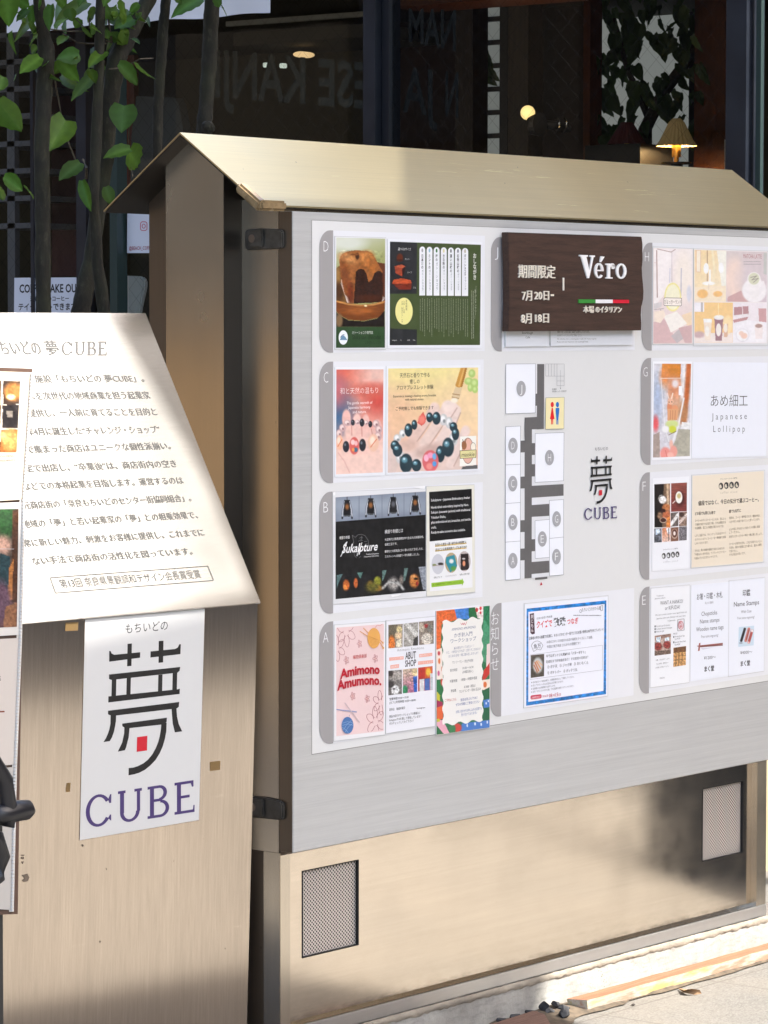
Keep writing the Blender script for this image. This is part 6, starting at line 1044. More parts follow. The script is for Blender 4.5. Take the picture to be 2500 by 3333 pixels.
# reflection of a sign, painted as backward lettering just inside the glass
SIGN_REFL = print_material('frosted_lettering', 0.7, 0.2)
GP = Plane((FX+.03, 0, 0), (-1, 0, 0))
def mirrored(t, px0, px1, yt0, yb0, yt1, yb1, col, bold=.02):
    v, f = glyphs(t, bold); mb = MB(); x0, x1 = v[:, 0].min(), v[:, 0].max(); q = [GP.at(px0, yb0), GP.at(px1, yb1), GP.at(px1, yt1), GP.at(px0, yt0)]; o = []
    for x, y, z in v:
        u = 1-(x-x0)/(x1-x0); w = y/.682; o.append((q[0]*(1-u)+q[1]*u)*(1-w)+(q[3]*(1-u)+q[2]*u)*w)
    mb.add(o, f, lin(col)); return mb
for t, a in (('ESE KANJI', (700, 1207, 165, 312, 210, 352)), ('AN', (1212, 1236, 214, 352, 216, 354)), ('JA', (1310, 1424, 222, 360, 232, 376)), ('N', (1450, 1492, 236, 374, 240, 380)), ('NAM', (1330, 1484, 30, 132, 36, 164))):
    if t != 'AN': mirrored(t, *a, col=(56, 53, 45) if t == 'ESE KANJI' else (13, 13, 12)).build('window_lettering', SIGN_REFL, cafe)

# inside
def ix(px, py, x): return on(px, py, 'x', x)
def panel_at(name, x, pxs, pys, m, parent=None, th=.03, nb=None):
    """upright rectangular board seen between pixel columns pxs and rows pys, th thick"""
    y1, y0 = fy(pxs[0], x, pys[0]), fy(pxs[1], x, pys[0]); za, zb = fz(pys[1], pxs[0], x), fz(pys[0], pxs[0], x)
    return MB().box(x, x+th, y0, y1, za, zb).build(name, m, parent)
ORW = mk_wood('orange_varnished_wood', (0.09, 0.024, 0.007), (0.15, 0.045, 0.012), (10, 10, 1.2), .45, .2); DKW = mk_wood('dark_brown_wood', (0.028, 0.018, 0.011), (0.055, 0.036, 0.022), (12, 12, 1), .5, .2)
panel_at('wall_panelling', 6.9, (2262, 2420), (-60, 700), ORW, cafe); panel_at('wooden_post', 6.6, (1900, 1922), (-60, 700), ORW, cafe, .10)
panel_at('column', 6.2, (1482, 1540), (-60, 700), DKW, cafe, .12); panel_at('column', 6.2, (1655, 1720), (-60, 700), DKW, cafe, .12); panel_at('dark_partition', 7.4, (1300, 1483), (-60, 700), WALLD, cafe); panel_at('dark_partition', 7.2, (1716, 1902), (-60, 700), WALLD, cafe)
panel_at('ceiling_beam', 5.2, (1262, 1787), (-60, 24), ORW, cafe, .3); panel_at('soffit', 6.4, (760, 1210), (108, 150), plain('beige_soffit', (0.07, 0.062, 0.045), .8), cafe, .6); panel_at('lintel_strip', 6.0, (735, 1206), (70, 86), plain('pale_lintel', (.34, .34, .32), .5), cafe)
panel_at('brick_pier', 4.4, (246, 270), (118, 900), mk_wood('orange_brick', (.20, .08, .045), (.30, .13, .075), (3, 3, 9), .8, .3), cafe); panel_at('maroon_door', 4.5, (165, 246), (60, 900), plain('maroon_paint', (.045, .006, .012), .5), cafe)
panel_at('red_door_frame', 4.4, (412, 436), (180, 700), plain('red_brown_wood', (.10, .025, .014), .5, vary=.3), cafe)
v_ = MB()
for i in range(9): q0 = ix(252, 185+9*i, 4.38); q1 = ix(268, 185+9*i, 4.38); v_.box(4.37, 4.385, q1[1], q0[1], q0[2]-.003, q0[2]+.003)
v_.build('wall_vent', NAVYD, cafe)
DAY = plain('daylit_frosted_pane', (0.7, 0.72, 0.7), 0.6, emit=(0.88, 0.95, 0.95), estr=0.028)
DAY2 = plain('daylit_window', (0.7, 0.72, 0.7), 0.6, emit=(0.92, 0.95, 0.92), estr=0.045)
def lit_window(px0, px1, py0, py1, x, rows, m, label):
    t = thing('inner_window', label, 'window', tuple(map(float, ix((px0+px1)/2, py1, x))), )
    y1, y0 = fy(px0, x, py0), fy(px1, x, py0); za, zb = fz(py1, px0, x), fz(py0, px0, x)
    MB().box(x, x+.02, y0, y1, za, zb).build('pane', m, t)
    fb = MB(); fb.box(x-.05, x+.02, y0-.05, y0, za, zb); fb.box(x-.05, x+.02, y1, y1+.06, za, zb)
    for i in range(rows+1): z = za+(zb-za)*i/rows; fb.box(x-.03, x+.019, y0, y1, z-.012, z+.012)
    fb.build('sash', NAVYD, t); return t
lit_window(1572, 1646, -10, 520, 7.0, 7, DAY, 'narrow daylit window with dark glazing bars inside the cafe'); lit_window(1935, 2262, -80, 600, 7.9, 1, DAY2, 'wide bright window behind the houseplant inside the cafe')
# houseplant against the bright window
BARK = plain('tree_bark', (0.075, 0.062, 0.045), 0.9, vary=0.55, scale=55)
def leaf_mesh(mb, base, tip, width, facing, fold=.25, droop=.15, n=7, heart=.5, col=None):
    """one leaf: two halves folded along the midrib, outline from stalk to point; paler midrib"""
    b, t = Vector(base), Vector(tip); d = t-b; L = d.length; d.normalize(); f = Vector(facing); f = (f-d*f.dot(d)).normalized(); s = d.cross(f)
    rows = []; cs = []
    for i in range(n+1):
        u = i/n; w = width*.5*(math.sin(math.pi*min(1, u*.92+.08)**(.62 if heart > .3 else .8))**.85 if u < 1 else 0)
        m = b+d*(u*L)-f*(droop*L*u*u); back = -d*(heart*.10*L*max(0, 1-u*5)) if heart else Vector((0, 0, 0)); rip = .035*width*(1 if i % 2 else -1)
        rows.append((m-s*w+f*(fold*w+rip)+back, m-s*w*.5+f*(fold*w*.42)+back*.6, m-s*w*.04, m+s*w*.04, m+s*w*.5+f*(fold*w*.42)+back*.6, m+s*w+f*(fold*w-rip)+back))
        if col is not None:
            k = np.array(col); e = k*(.82 if i % 2 else 1.08); cs += [e*.85, e, np.minimum(1, k*1.5+.02), np.minimum(1, k*1.5+.02), e, e*.9]
    return mb.add([p for r_ in rows for p in r_], [(6*i+k, 6*i+6+k, 6*i+7+k, 6*i+1+k) for i in range(n) for k in range(5)], np.array(cs) if col is not None else None)
def leaf_col(rnd, bright=1.0):
    k = rnd.uniform(.42, 1.15)*bright*.85; y = rnd.uniform(0, 1); return (k*(.026+.06*y), k*(.12+.06*y), k*(.010+.006*rnd.random()))
def mk_leaf_early():
    m, nt, p, N, L = mat('houseplant_leaf'); f = noise(nt, coords(nt), 6, 4); c = ramp(nt, f, [(.3, (.035, .07, .025)), (.7, (.08, .14, .05))]); L(c, p.inputs['Base Color'])
    t = N('ShaderNodeBsdfTranslucent'); L(mixc(nt, .5, c, (.16, .24, .08)), t.inputs[0]); mx = N('ShaderNodeMixShader'); mx.inputs[0].default_value = .5; L(p.outputs[0], mx.inputs[1]); L(t.outputs[0], mx.inputs[2]); L(mx.outputs[0], nt.nodes['Material Output'].inputs[0]); return m
hp = thing('houseplant', 'leafy potted tree in front of the bright cafe window', 'plant', tuple(map(float, (7.2, fy(2100, 7.2, 500), z0))))
lm = MB(); rnd = random.Random(12); bmq = MB()
bmq.tube([(7.2, fy(2100, 7.2, 500), z0), ix(2100, 420, 7.2), ix(2160, 300, 7.2), ix(2250, 180, 7.2), ix(2300, 60, 7.2)], [.04, .035, .03, .028, .02], 8); bmq.tube([ix(2110, 380, 7.2), ix(2040, 220, 7.2), ix(2000, 60, 7.2)], [.02, .014, .01], 6)
bmq.build('trunk', BARK, hp)
for i in range(210):
    px = rnd.uniform(1930, 2275); py = rnd.uniform(-60, 470)
    if (px-2160)**2/60**2+(py-420)**2/70**2 < 1: continue
    if (px-2120)**2/45**2+(py-180)**2/60**2 < 1 and rnd.random() < .75: continue
    if (px-1960)**2/28**2+(py-120)**2/60**2 < 1 and rnd.random() < .7: continue
    x = rnd.uniform(6.6, 7.5); b = ix(px, py, x); a = rnd.uniform(-2.4, -.7); l = rnd.uniform(.05, .13)
    leaf_mesh(lm, b, b+np.array((rnd.uniform(-.05, .05), math.cos(a)*l, math.sin(a)*l)), l*.62, (-1, rnd.uniform(-.7, .7), rnd.uniform(-.4, .6)))
GREEN_D = mk_leaf_early(); lm.build('foliage', GREEN_D, hp)
lm = MB(); h2 = thing('houseplant', 'dark leafy sprig hanging beside the narrow cafe window', 'plant', tuple(map(float, ix(1580, 260, 6.8))))
for px, py in ((1574, 165), (1585, 190), (1580, 215), (1592, 235), (1584, 250), (1570, 200), (1566, 235)):
    b = ix(px-10, py-14, 6.8); leaf_mesh(lm, b, b+np.array((0, -.05-rnd.uniform(0, .03), -.07)), .06, (-1, .2, .2))
lm.build('foliage', GREEN_D, h2)
# lamps
BRASS = plain('brass', (0.50, 0.30, 0.08), 0.3, 1.0); SHADE = plain('pleated_shade', (0.42, 0.34, 0.20), 0.8, emit=(1.0, 0.62, 0.22), estr=0.012); SHADER = plain('red_pleated_shade', (0.10, 0.025, 0.03), 0.8); GLOW = plain('lamp_bulb', (1, .8, .5), 0.5, emit=(1.0, 0.68, 0.26), estr=1.2)
def lamp_light(parent, loc, power, r=.03):
    l = bpy.data.lights.new('lamp_light', 'POINT'); l.energy = power; l.color = (1, .62, .28); l.shadow_soft_size = r; o = bpy.data.objects.new('lamp_light', l); COL.objects.link(o); o.parent = parent; o.location = Vector(loc)-parent.location
X1 = 6.5; c = ix(2202, 476, X1); s_ = 10623.7/np.dot(c-CAM, _fw); u = 1/s_
tb = thing('cafe_table', 'small dark cafe table under the lit lamp', 'table', (float(c[0]), float(c[1]), z0)); MB().lathe([(0, c[2]-52*u), (50*u, c[2]-52*u), (50*u, c[2]-58*u), (0, c[2]-58*u)], c[0], c[1], 24).build('top', DKW, tb); MB().tube([(c[0], c[1], z0), (c[0], c[1], c[2]-58*u)], .03).build('leg', NAVYD, tb)
lp = thing('table_lamp', 'lit table lamp with pleated cream shade and brass stem in the cafe window', 'lamp', (float(c[0]), float(c[1]), float(c[2]-52*u)))
MB().lathe([(12*u, c[2]+90*u), (24*u, c[2]+78*u), (38*u, c[2]+48*u), (52*u, c[2]+18*u), (64*u, c[2])], c[0], c[1], 48, .07).build('lamp_shade', SHADE, lp); MB().lathe([(15*u, c[2]+10*u), (15*u, c[2]-35*u), (8*u, c[2]-35*u), (8*u, c[2]-51*u), (30*u, c[2]-52*u)], c[0], c[1], 20).build('lamp_base', BRASS, lp)
MB().lathe([(0, c[2]+18*u), (9*u, c[2]+30*u), (0, c[2]+42*u)], c[0], c[1], 12).build('bulb', GLOW, lp); lamp_light(lp, (c[0], c[1], c[2]+8*u), 7.0)
c = ix(2040, 470, X1); l2 = thing('table_lamp', 'unlit lamp with dark red pleated shade on a black box in the cafe', 'lamp', tuple(map(float, c-np.array((0, 0, 0)))))
MB().lathe([(18*u, c[2]+72*u), (32*u, c[2]+50*u), (62*u, c[2])], c[0], c[1], 48, .06).build('lamp_shade', SHADER, l2); MB().tube([(c[0], c[1], c[2]-2*u), (c[0], c[1], c[2]+60*u)], .012).build('lamp_base', BRASS, l2)
b3 = MB().box(c[0]-.08, c[0]+.2, fy(2115, X1, 500), fy(1936, X1, 500), z0, c[2]-2*u).build('black_cabinet', BLACK); origin_to(b3, (c[0], c[1], z0)); tag(b3, 'black cabinet under the red lamp shade inside the cafe', 'cabinet')
c = ix(1718, 367, 5.6); u2 = np.dot(c-CAM, _fw)/10623.7; gl = thing('globe_lamp', 'glowing yellow globe wall lamp on a dark bracket in the cafe', 'lamp', tuple(map(float, c)))
GLOBE = plain('opal_globe', (1, .85, .5), .4, emit=(1.0, 0.70, 0.28), estr=.26)
MB().lathe([(24*u2*math.sin(t), c[2]-24*u2*math.cos(t)) for t in np.linspace(0, math.pi, 13)], c[0], c[1], 20).build('globe', GLOBE, gl, smooth=True)
dsh = ix(1760, 400, 5.5); MB().tube([ix(1722, 392, 5.5), ix(1742, 404, 5.5), ix(1758, 404, 5.5)], [.02, .05, .055], 14).build('spotlight', NAVYD, gl); MB().tube([ix(1755, 402, 5.55), ix(1800, 408, 5.6), ix(1850, 420, 5.7)], .02).build('bracket', NAVYD, gl)
rg = MB()
for px in (1818, 1842): rg.tube([ix(px-4, 385, 5.5), ix(px+3, 400, 5.48), ix(px+3, 414, 5.48), ix(px-6, 430, 5.5)], .004, 6)
rg.build('chrome_ring', plain('chrome', (.8, .8, .8), .12, 1.0), gl); lamp_light(gl, ix(1712, 360, 5.3), .6)
c = ix(979, 177, 6.6); dl = thing('downlight', 'round recessed downlight glowing in the cafe ceiling', 'lamp', tuple(map(float, c))); DGL = plain('downlight_glow', (1, .8, .5), .5, emit=(1, .66, .32), estr=.20)
e_ = MB(); q = [ix(954+25*(1-math.cos(t)), 177-10*math.sin(t), 6.58) for t in np.linspace(0, 2*math.pi, 25)[:-1]]; e_.add([tuple(p) for p in q]+[(p[0]+.05, p[1], p[2]) for p in q], [tuple(range(24)), tuple(range(24, 48))[::-1]]+[(i, (i+1) % 24, 24+(i+1) % 24, 24+i) for i in range(24)]); e_.build('diffuser', DGL, dl)
sp_ = MB(); c = ix(960, 215, 6.6)
s1 = thing('spotlight', 'small pair of white spotlights under the cafe ceiling', 'lamp', tuple(map(float, c))); SPG = plain('spot_glow', (.9, .95, .9), .5, emit=(.8, .9, .8), estr=.13)
for px, py in ((868, 212), (922, 214)): q = ix(px, py, 6.6); MB().box(q[0]-.02, q[0]+.02, q[1]-.012, q[1]+.012, q[2]-.012, q[2]+.012).build('spot', SPG, s1, bevel=.004)
# other things seen through the glass
GPAN = plain('grey_fabric_panel', (.075, .075, .072), .8); ch = MB(); q = [ix(x, y, 4.3) for x, y in ((440, 312), (570, 318), (600, 440), (604, 470), (428, 440))]
def slab_x(pts, th): n = len(pts); return MB().add([tuple(p) for p in pts]+[(p[0]+th, p[1], p[2]) for p in pts], [tuple(range(n)), tuple(range(n, 2*n))[::-1]]+[(i, (i+1) % n, n+(i+1) % n, n+i) for i in range(n)])
o = slab_x([ix(x, y, 4.3) for x, y in ((444, 312), (570, 318), (582, 340), (605, 470), (605, 640), (424, 640), (428, 440))], .05).build('screen', GPAN); origin_to(o, tuple(map(float, ix(515, 640, 4.3)))); tag(o, 'grey upright screen panel inside the cafe, behind the thin trunk', 'screen')
WCH = plain('white_plastic', (.62, .62, .60), .4)
o = slab_x([ix(x, y, 4.0) for x, y in ((398, 897), (455, 899), (470, 912), (468, 940), (452, 1010), (446, 1120), (396, 1120))], .03).build('chair_back', WCH, bevel=.008); origin_to(o, tuple(map(float, ix(430, 1120, 4.0)))); tag(o, 'white curved chair back behind the glass, left of the notice board', 'chair')
shelf = thing('shelf_rack', 'grey metal shelf rack behind the glass at the far left', 'shelf', tuple(map(float, ix(40, 900, 4.2)))); GS = plain('grey_rack', (.10, .105, .12), .5)
for i in range(8): q0 = ix(-60, 122+88*i, 4.2); q1 = ix(112, 120+88*i, 4.2); MB().box(4.18, 4.5, q1[1], q0[1], q0[2]-.012, q0[2]+.012).build('shelf_board', GS, shelf)
for px in (32, 44, 112): q0 = ix(px, 100, 4.19); MB().box(4.18, 4.21, q0[1]-.012, q0[1]+.012, z0, 3.4).build('upright', GS, shelf)
tg = MB(); o = slab_x([ix(x, y, 6.3) for x, y in ((2358, 454), (2392, 454), (2392, 560), (2358, 560))], .01).build('price_card', plain('card', (.5, .46, .42), .7)); origin_to(o, tuple(map(float, ix(2375, 560, 6.3)))); tag(o, 'pale upright card with dark ticks by the right window frame', 'card')
# paper notices on the glass
NP = Plane((FX-.012, 0, 0), (-1, 0, 0))
def notice(label, quad, ox, oy, k):
    a = Art(NP, ox, oy, k, .0); a.part('paper'); q = np.array(quad, float); f = a.P(q[:, 0], q[:, 1]); b = f.copy(); b[:, 0] = FX+.005; n = len(q)
    a.cur.add(list(f)+list(b), [tuple(range(n))[::-1]]+[(i, (i+1) % n, n+(i+1) % n, n+i) for i in range(n)], lin((206, 212, 224))); o = a.parts.pop('paper').build('paper_notice', VINYL); origin_to(o, tuple(f.mean(0))); tag(o, label, 'notice'); a.top = o; a.off = .0006; return a
n1 = notice('white coffee take out notice behind the tree trunks', [(62, 1200), (350, 1198), (352, 1420), (60, 1420)], 0, 0, 1/1.3272); n1.part('lettering'); NB = (28, 30, 36)
n1.text('COFFEE TAKE OUT', 84, 1264, 350, 34, NB, 1262, bold=.025); n1.text('淹れたてのコーヒー', 130, 1302, 298, 22, NB, 1300, bold=.02); n1.text('テイクアウトできます', 80, 1342, 330, 32, NB, 1340, bold=.02); n1.finish(n1.top, VINYL)
n2 = notice('white paper with a red coffee account name between the roof eave and the glass', [(550, 905), (660, 905), (660, 1093), (549, 1093)], 0, 0, 1/1.3272); n2.part('lettering'); n2.text('@BEACH_COFFEE', 558, 1080, 660, 15, (150, 50, 66), bold=.01); n2.line([(607, 964), (613, 958), (629, 958), (635, 964), (635, 990), (629, 996), (613, 996), (607, 990)], 3, (190, 70, 96), True); n2.line([(621+7*math.cos(t), 977+9*math.sin(t)) for t in np.linspace(0, 2*math.pi, 15)], 3, (190, 70, 96)); n2.finish(n2.top, VINYL)
# white cloth hanging in front of the shop
CLOTH = plain('white_cotton', (.66, .67, .70), .9); cl = MB(); NXC, NZC = 40, 10; cx = 3.35
a0, a1 = on(22, 108, 'x', cx), on(886, 40, 'x', cx); vv = []
for j in range(NZC+1):
    for i in range(NXC+1):
        t = i/NXC; p = a0+(a1-a0)*t; vv.append((p[0]+.012*math.sin(t*17+j*.2)*(1-j/NZC), p[1], p[2]+.42*j/NZC+.004*math.sin(t*23)*(1-j/NZC)))
cl.add(vv, [(j*(NXC+1)+i, j*(NXC+1)+i+1, (j+1)*(NXC+1)+i+1, (j+1)*(NXC+1)+i) for j in range(NZC) for i in range(NXC)]); o = cl.build('shop_curtain', CLOTH, smooth=True); origin_to(o, (float(a0[0]), float((a0[1]+a1[1])/2), float(a0[2]+.42))); tag(o, 'white cotton shop curtain hanging above the windows at the top left', 'curtain')
rod = MB().tube([(cx, float(a0[1])+.3, float(a0[2])+.42), (cx, float(a1[1])-.2, float(a0[2])+.42)], .012); rod.build('rod', NAVYD, o)
# plaster wall end at the right edge
o = MB().box(4.35, 8, ya-1.1, ya-.12, .62, 4.5).build('plaster_wall', plain('white_plaster', (.78, .77, .75), .9, vary=.06)); origin_to(o, (6, .3, .62)); tag(o, 'white plaster wall beyond the right end of the notice board', 'wall')
o = MB().box(4.40, 8, ya-1.1, ya-.12, 0, .615).build('dark_wall_base', plain('dark_stone_base', (.03, .026, .024), .8)); origin_to(o, (6, .3, 0)); tag(o, 'dark base of the white wall at the right edge', 'wall')

# ------------------------------------------------------------------ the slender trees
def mk_leaf(name='green_leaf', tr=.42):
    m, nt, p, N, L = mat(name); a = N('ShaderNodeAttribute'); a.attribute_name = 'ink'; f = noise(nt, coords(nt), 45, 4)
    c = mixc(nt, maprange(nt, f, .35, .7, 0, .45), a.outputs['Color'], (.02, .06, .012)); L(c, p.inputs['Base Color']); p.inputs['Roughness'].default_value = .5; p.inputs['Specular IOR Level'].default_value = .3
    t = N('ShaderNodeBsdfTranslucent'); L(mixc(nt, .6, c, (.22, .36, .05)), t.inputs[0]); mx = N('ShaderNodeMixShader'); mx.inputs[0].default_value = tr; L(p.outputs[0], mx.inputs[1]); L(t.outputs[0], mx.inputs[2]); L(mx.outputs[0], nt.nodes['Material Output'].inputs[0]); return m
LEAF = mk_leaf()
def mk_bark():
    m, nt, p, N, L = mat('mossy_bark'); o = coords(nt, (1, 1, .35)); f = noise(nt, o, 60, 8, .7); g2 = noise(nt, coords(nt), 9, 5)
    c = ramp(nt, f, [(.3, (.007, .006, .004)), (.55, (.018, .016, .010)), (.75, (.06, .055, .036))]); c = mixc(nt, maprange(nt, g2, .45, .7, 0, .55), c, (.028, .032, .012)); L(c, p.inputs['Base Color']); p.inputs['Roughness'].default_value = .9; L(bump(nt, f, .7, .004), p.inputs['Normal']); return m
TRUNKM = mk_bark()
TY = 1.30
def tp(px, py, dy=0.0): return on(px, py, 'y', TY+dy)
def wob(pts, rad, seed):
    """resample a limb with slight irregular thickness"""
    rnd = random.Random(seed); P = [Vector(p) for p in pts]; out = []; rr = []
    for i in range(len(P)-1):
        for k in range(5): t = k/5; out.append(P[i].lerp(P[i+1], t)+Vector((rnd.uniform(-.0015, .0015), 0, 0))); rr.append((rad[i]*(1-t)+rad[i+1]*t)*rnd.uniform(.94, 1.06))
    out.append(P[-1]); rr.append(rad[-1]); return out, rr
SC = 1/1095.0
def to_ground(px, py): p = tp(px, py); return [(p[0], p[1], 0.0), (p[0]+.004, p[1], 1.0)]
def limb(tree, name, pxs, r, seed, dy=0.0, ground=None, top=None):
    pts = ([] if ground is None else [tuple(np.array(tp(*ground, dy))*np.array((1, 1, 0)))])+[tp(x, y, dy) for x, y in pxs]+([] if top is None else [top]); rad = [q*SC for q in r]
    o_, rr = wob(pts, rad, seed); return MB().tube(o_, rr, 12).build(name, TRUNKM, tree, smooth=True)
t1 = thing('young_tree', 'young tree with three slender mossy trunks rising behind the kiosk plate', 'tree', tuple(np.array(tp(300, 1000))*np.array((1, 1, 0))))
limb(t1, 'trunk', [(141, 1012), (139, 700), (136, 480), (143, 300), (151, 165), (140, 100), (126, 0), (118, -120)], [26, 25, 25, 25, 26, 27, 20, 19, 17], 1, 0, (140, 1012))
limb(t1, 'trunk', [(338, 1012), (318, 860), (305, 640), (316, 380), (322, 230), (327, 0), (330, -140)], [22, 21, 19, 18, 17, 16, 15, 14], 2, -.04, (345, 1012))
limb(t1, 'trunk', [(262, 1012), (296, 850), (318, 690), (346, 520), (356, 340), (378, 196), (422, 113), (482, 0), (530, -120)], [38, 33, 27, 24, 25, 28, 31, 27, 25, 22], 3, .08, (240, 1012))
t2 = thing('young_tree', 'thin dark trunk of a young tree left of the board roof peak', 'tree', tuple(np.array(tp(512, 482))*np.array((1, 1, 0)))); limb(t2, 'trunk', [(512, 520), (514, 350), (522, 226), (530, 100), (541, 0), (548, -120)], [18, 17, 17, 18, 18, 17, 16], 4, .1, (512, 520))
t3 = thing('young_tree', 'thicker dark trunk with a knot just behind the board roof peak', 'tree', tuple(np.array(tp(664, 482))*np.array((1, 1, 0)))); limb(t3, 'trunk', [(662, 450), (668, 370), (680, 226), (684, 130), (690, 30), (694, -120)], [30, 27, 26, 25, 26, 27, 24], 5, .1, (655, 450))
q = tp(676, 415, .06); bm = bmesh.new(); bmesh.ops.create_icosphere(bm, subdivisions=2, radius=.021); me = bpy.data.meshes.new('knot'); rnd = random.Random(2)
for v in bm.verts: v.co *= rnd.uniform(.85, 1.15); v.co += Vector(q)-t3.location
bm.to_mesh(me); bm.free(); me.materials.append(TRUNKM); o = bpy.data.objects.new('knot', me); COL.objects.link(o); o.parent = t3
for pts, r in (([(205, 110), (250, 138), (280, 142), (345, 142)], 3), ([(345, 132), (365, 138), (360, 110), (352, 60)], 3.4), ([(355, 225), (400, 220), (455, 192), (498, 190)], 2.6), ([(172, 228), (190, 320), (204, 400), (225, 470), (248, 528)], 3.2), ([(198, 0), (240, 55), (278, 92)], 2.2), ([(165, 95), (220, 102), (285, 102)], 2.4), ([(420, 400), (416, 490), (432, 575)], 2.0), ([(270, 520), (282, 545), (280, 580)], 5), ([(290, 92), (292, 60), (300, 64)], 2.4)):
    MB().tube([tp(x, y, rnd.uniform(-.06, .06)) for x, y in pts], r*SC*.9, 6).build('twig', BARK, t1)
rnd = random.Random(21); cr = MB(); cam_dir = -_fw
LV = [((18, -30), (38, 92), 72), ((92, 32), (50, 62), 34), ((100, 18), (106, 92), 30), ((166, 16), (158, 98), 38), ((214, 62), (178, 96), 34), ((285, 8), (186, 50), 52), ((228, 28), (234, 70), 40), ((262, 62), (244, 92), 34), ((400, 4), (400, 70), 44), ((452, 12), (420, 42), 26), ((434, 62), (372, 94), 56), ((268, 96), (302, 120), 28), ((122, 118), (92, 148), 34), ((122, 154), (94, 172), 30), ((216, 118), (188, 152), 34), ((130, 186), (64, 236), 54), ((258, 178), (196, 186), 52), ((192, 192), (260, 268), 46), ((202, 200), (174, 242), 34), ((312, 238), (230, 322), 50), ((342, 168), (288, 212), 44), ((386, 208), (465, 274), 50), ((444, 204), (502, 268), 28), ((404, 344), (396, 434), 84), ((214, 392), (160, 488), 84), ((424, 486), (337, 506), 48), ((420, 492), (464, 550), 80), ((262, 530), (193, 578), 54), ((-10, 330), (70, 426), 80), ((12, 576), (72, 622), 50), ((80, 610), (116, 642), 34), ((268, 588), (288, 684), 36), ((345, 608), (366, 668), 40), ((-10, 600), (8, 660), 40), ((330, 0), (352, 60), 40), ((180, -20), (230, 30), 50), ((60, 0), (100, 24), 36), ((10, 250), (-5, 300), 40), ((300, -40), (250, 10), 60), ((380, 30), (340, 60), 40), ((300, 90), (330, 110), 26)]
for (bx_, by_), (tx_, ty_), w in LV:
    d = rnd.uniform(-.12, .02); f = -_fw+_rt*rnd.uniform(-.7, .7)+_up*rnd.uniform(-.2, .9)
    leaf_mesh(cr, tp(bx_, by_, d), tp(tx_, ty_, d+rnd.uniform(-.03, .05)), w*SC*1.1, f, rnd.uniform(.1, .45), rnd.uniform(-.1, .3), 8, .9 if w > 70 else .3, leaf_col(rnd, 1.1))
for i in range(46):
    px, py = rnd.choice([(rnd.uniform(20, 470), rnd.uniform(-10, 130)), (rnd.uniform(40, 330), rnd.uniform(60, 250)), (rnd.uniform(330, 480), rnd.uniform(0, 120))]); a = rnd.uniform(-2.7, -.3); l = rnd.uniform(26, 56)
    b = tp(px, py, rnd.uniform(-.15, .25)); leaf_mesh(cr, b, tp(px+l*math.cos(a), py-l*math.sin(a)*.9, rnd.uniform(-.1, .25)), l*rnd.uniform(.5, .8)*SC, -_fw+_rt*rnd.uniform(-1.2, 1.2)+_up*rnd.uniform(-.4, 1.2), rnd.uniform(.1, .5), rnd.uniform(-.1, .3), 7, .3, leaf_col(rnd, .85))
for i in range(260):
    px, py = rnd.uniform(-260, 640), rnd.uniform(-900, -60); b = tp(px, py, rnd.uniform(-.4, .4)); a = rnd.uniform(-2.6, -.5); l = rnd.uniform(.06, .1)
    leaf_mesh(cr, b, b+np.array((math.cos(a)*l, rnd.uniform(-.05, .05), math.sin(a)*l)), l*.65, (rnd.uniform(-.7, .7), -1, rnd.uniform(0, 1)), .2, .1, 6, .4, leaf_col(rnd))
cr.build('crown', LEAF, t1, smooth=True)
cr = MB()
for (bx_, by_), (tx_, ty_), w in (((648, -4), (558, 48), 58), ((700, -20), (722, 24), 56), ((722, 24), (742, 52), 26), ((560, -30), (600, 10), 50)):
    leaf_mesh(cr, tp(bx_, by_, .02), tp(tx_, ty_, .03), w*SC*1.1, -_fw+_up*rnd.uniform(.1, .8), .2, .1, 8, .4, leaf_col(rnd))
for i in range(60):
    px, py = rnd.uniform(500, 900), rnd.uniform(-700, -60); b = tp(px, py, rnd.uniform(-.3, .4)); a = rnd.uniform(-2.6, -.5); l = rnd.uniform(.06, .1)
    leaf_mesh(cr, b, b+np.array((math.cos(a)*l, rnd.uniform(-.05, .05), math.sin(a)*l)), l*.65, (rnd.uniform(-.7, .7), -1, rnd.uniform(0, 1)), .2, .1, 6, .4, leaf_col(rnd))
cr.build('crown', LEAF, t3, smooth=True)

# ------------------------------------------------------------------ the street around: added unseen slabs that shade the board and houses mirrored in the steel
SX, SY = SUN_TO.x/SUN_TO.z, SUN_TO.y/SUN_TO.z; HC = 7.0
def up_to(P): return (P[0]+(HC-P[2])*SX, P[1]+(HC-P[2])*SY)
sa_ = up_to(PL.at(345, 1022)); sb_ = up_to(PL.at(535, 1310)); sc_ = up_to(PL.at(716, 1650)); sd_ = up_to(PL.at(815, 1890))
kf = up_to(K1)[1]-.07; yt_ = up_to((0, .56, 2.26))[1]; ybt = up_to((0, -.004, 2.258))[1]; RP = Plane((0, 0, ze), (0, -.189, .27)); rp1 = up_to(RP.at(1345, 490)); rp2 = up_to(RP.at(1350, 692)); xk = up_to(K1)[0]+.12; yfr = up_to((0, .036, .152))[1]; xp = up_to((on(1792, 3200, 'y', .036)[0], .036, .10))[0]
BLOCKER_MAT = plain('canopy_sheet', (.80, .79, .77), .8); canopy = thing('street_canopy', 'added unseen canopy overhead that shades the notice board', 'canopy', (3, -2, 0)); c2_ = thing('arcade_canopy', 'added unseen canopy shading the far side of the street', 'canopy', (8, -11, 0))  # added unseen slabs, outlined to cast the wanted shade
def cslab(pts, z, name='canopy_panel'): n = len(pts); return MB().add([(x, y, z) for x, y in pts]+[(x, y, z+.06) for x, y in pts], [tuple(range(n))[::-1], tuple(range(n, 2*n))]+[(i, (i+1) % n, n+(i+1) % n, n+i) for i in range(n)]).build(name, BLOCKER_MAT, canopy)
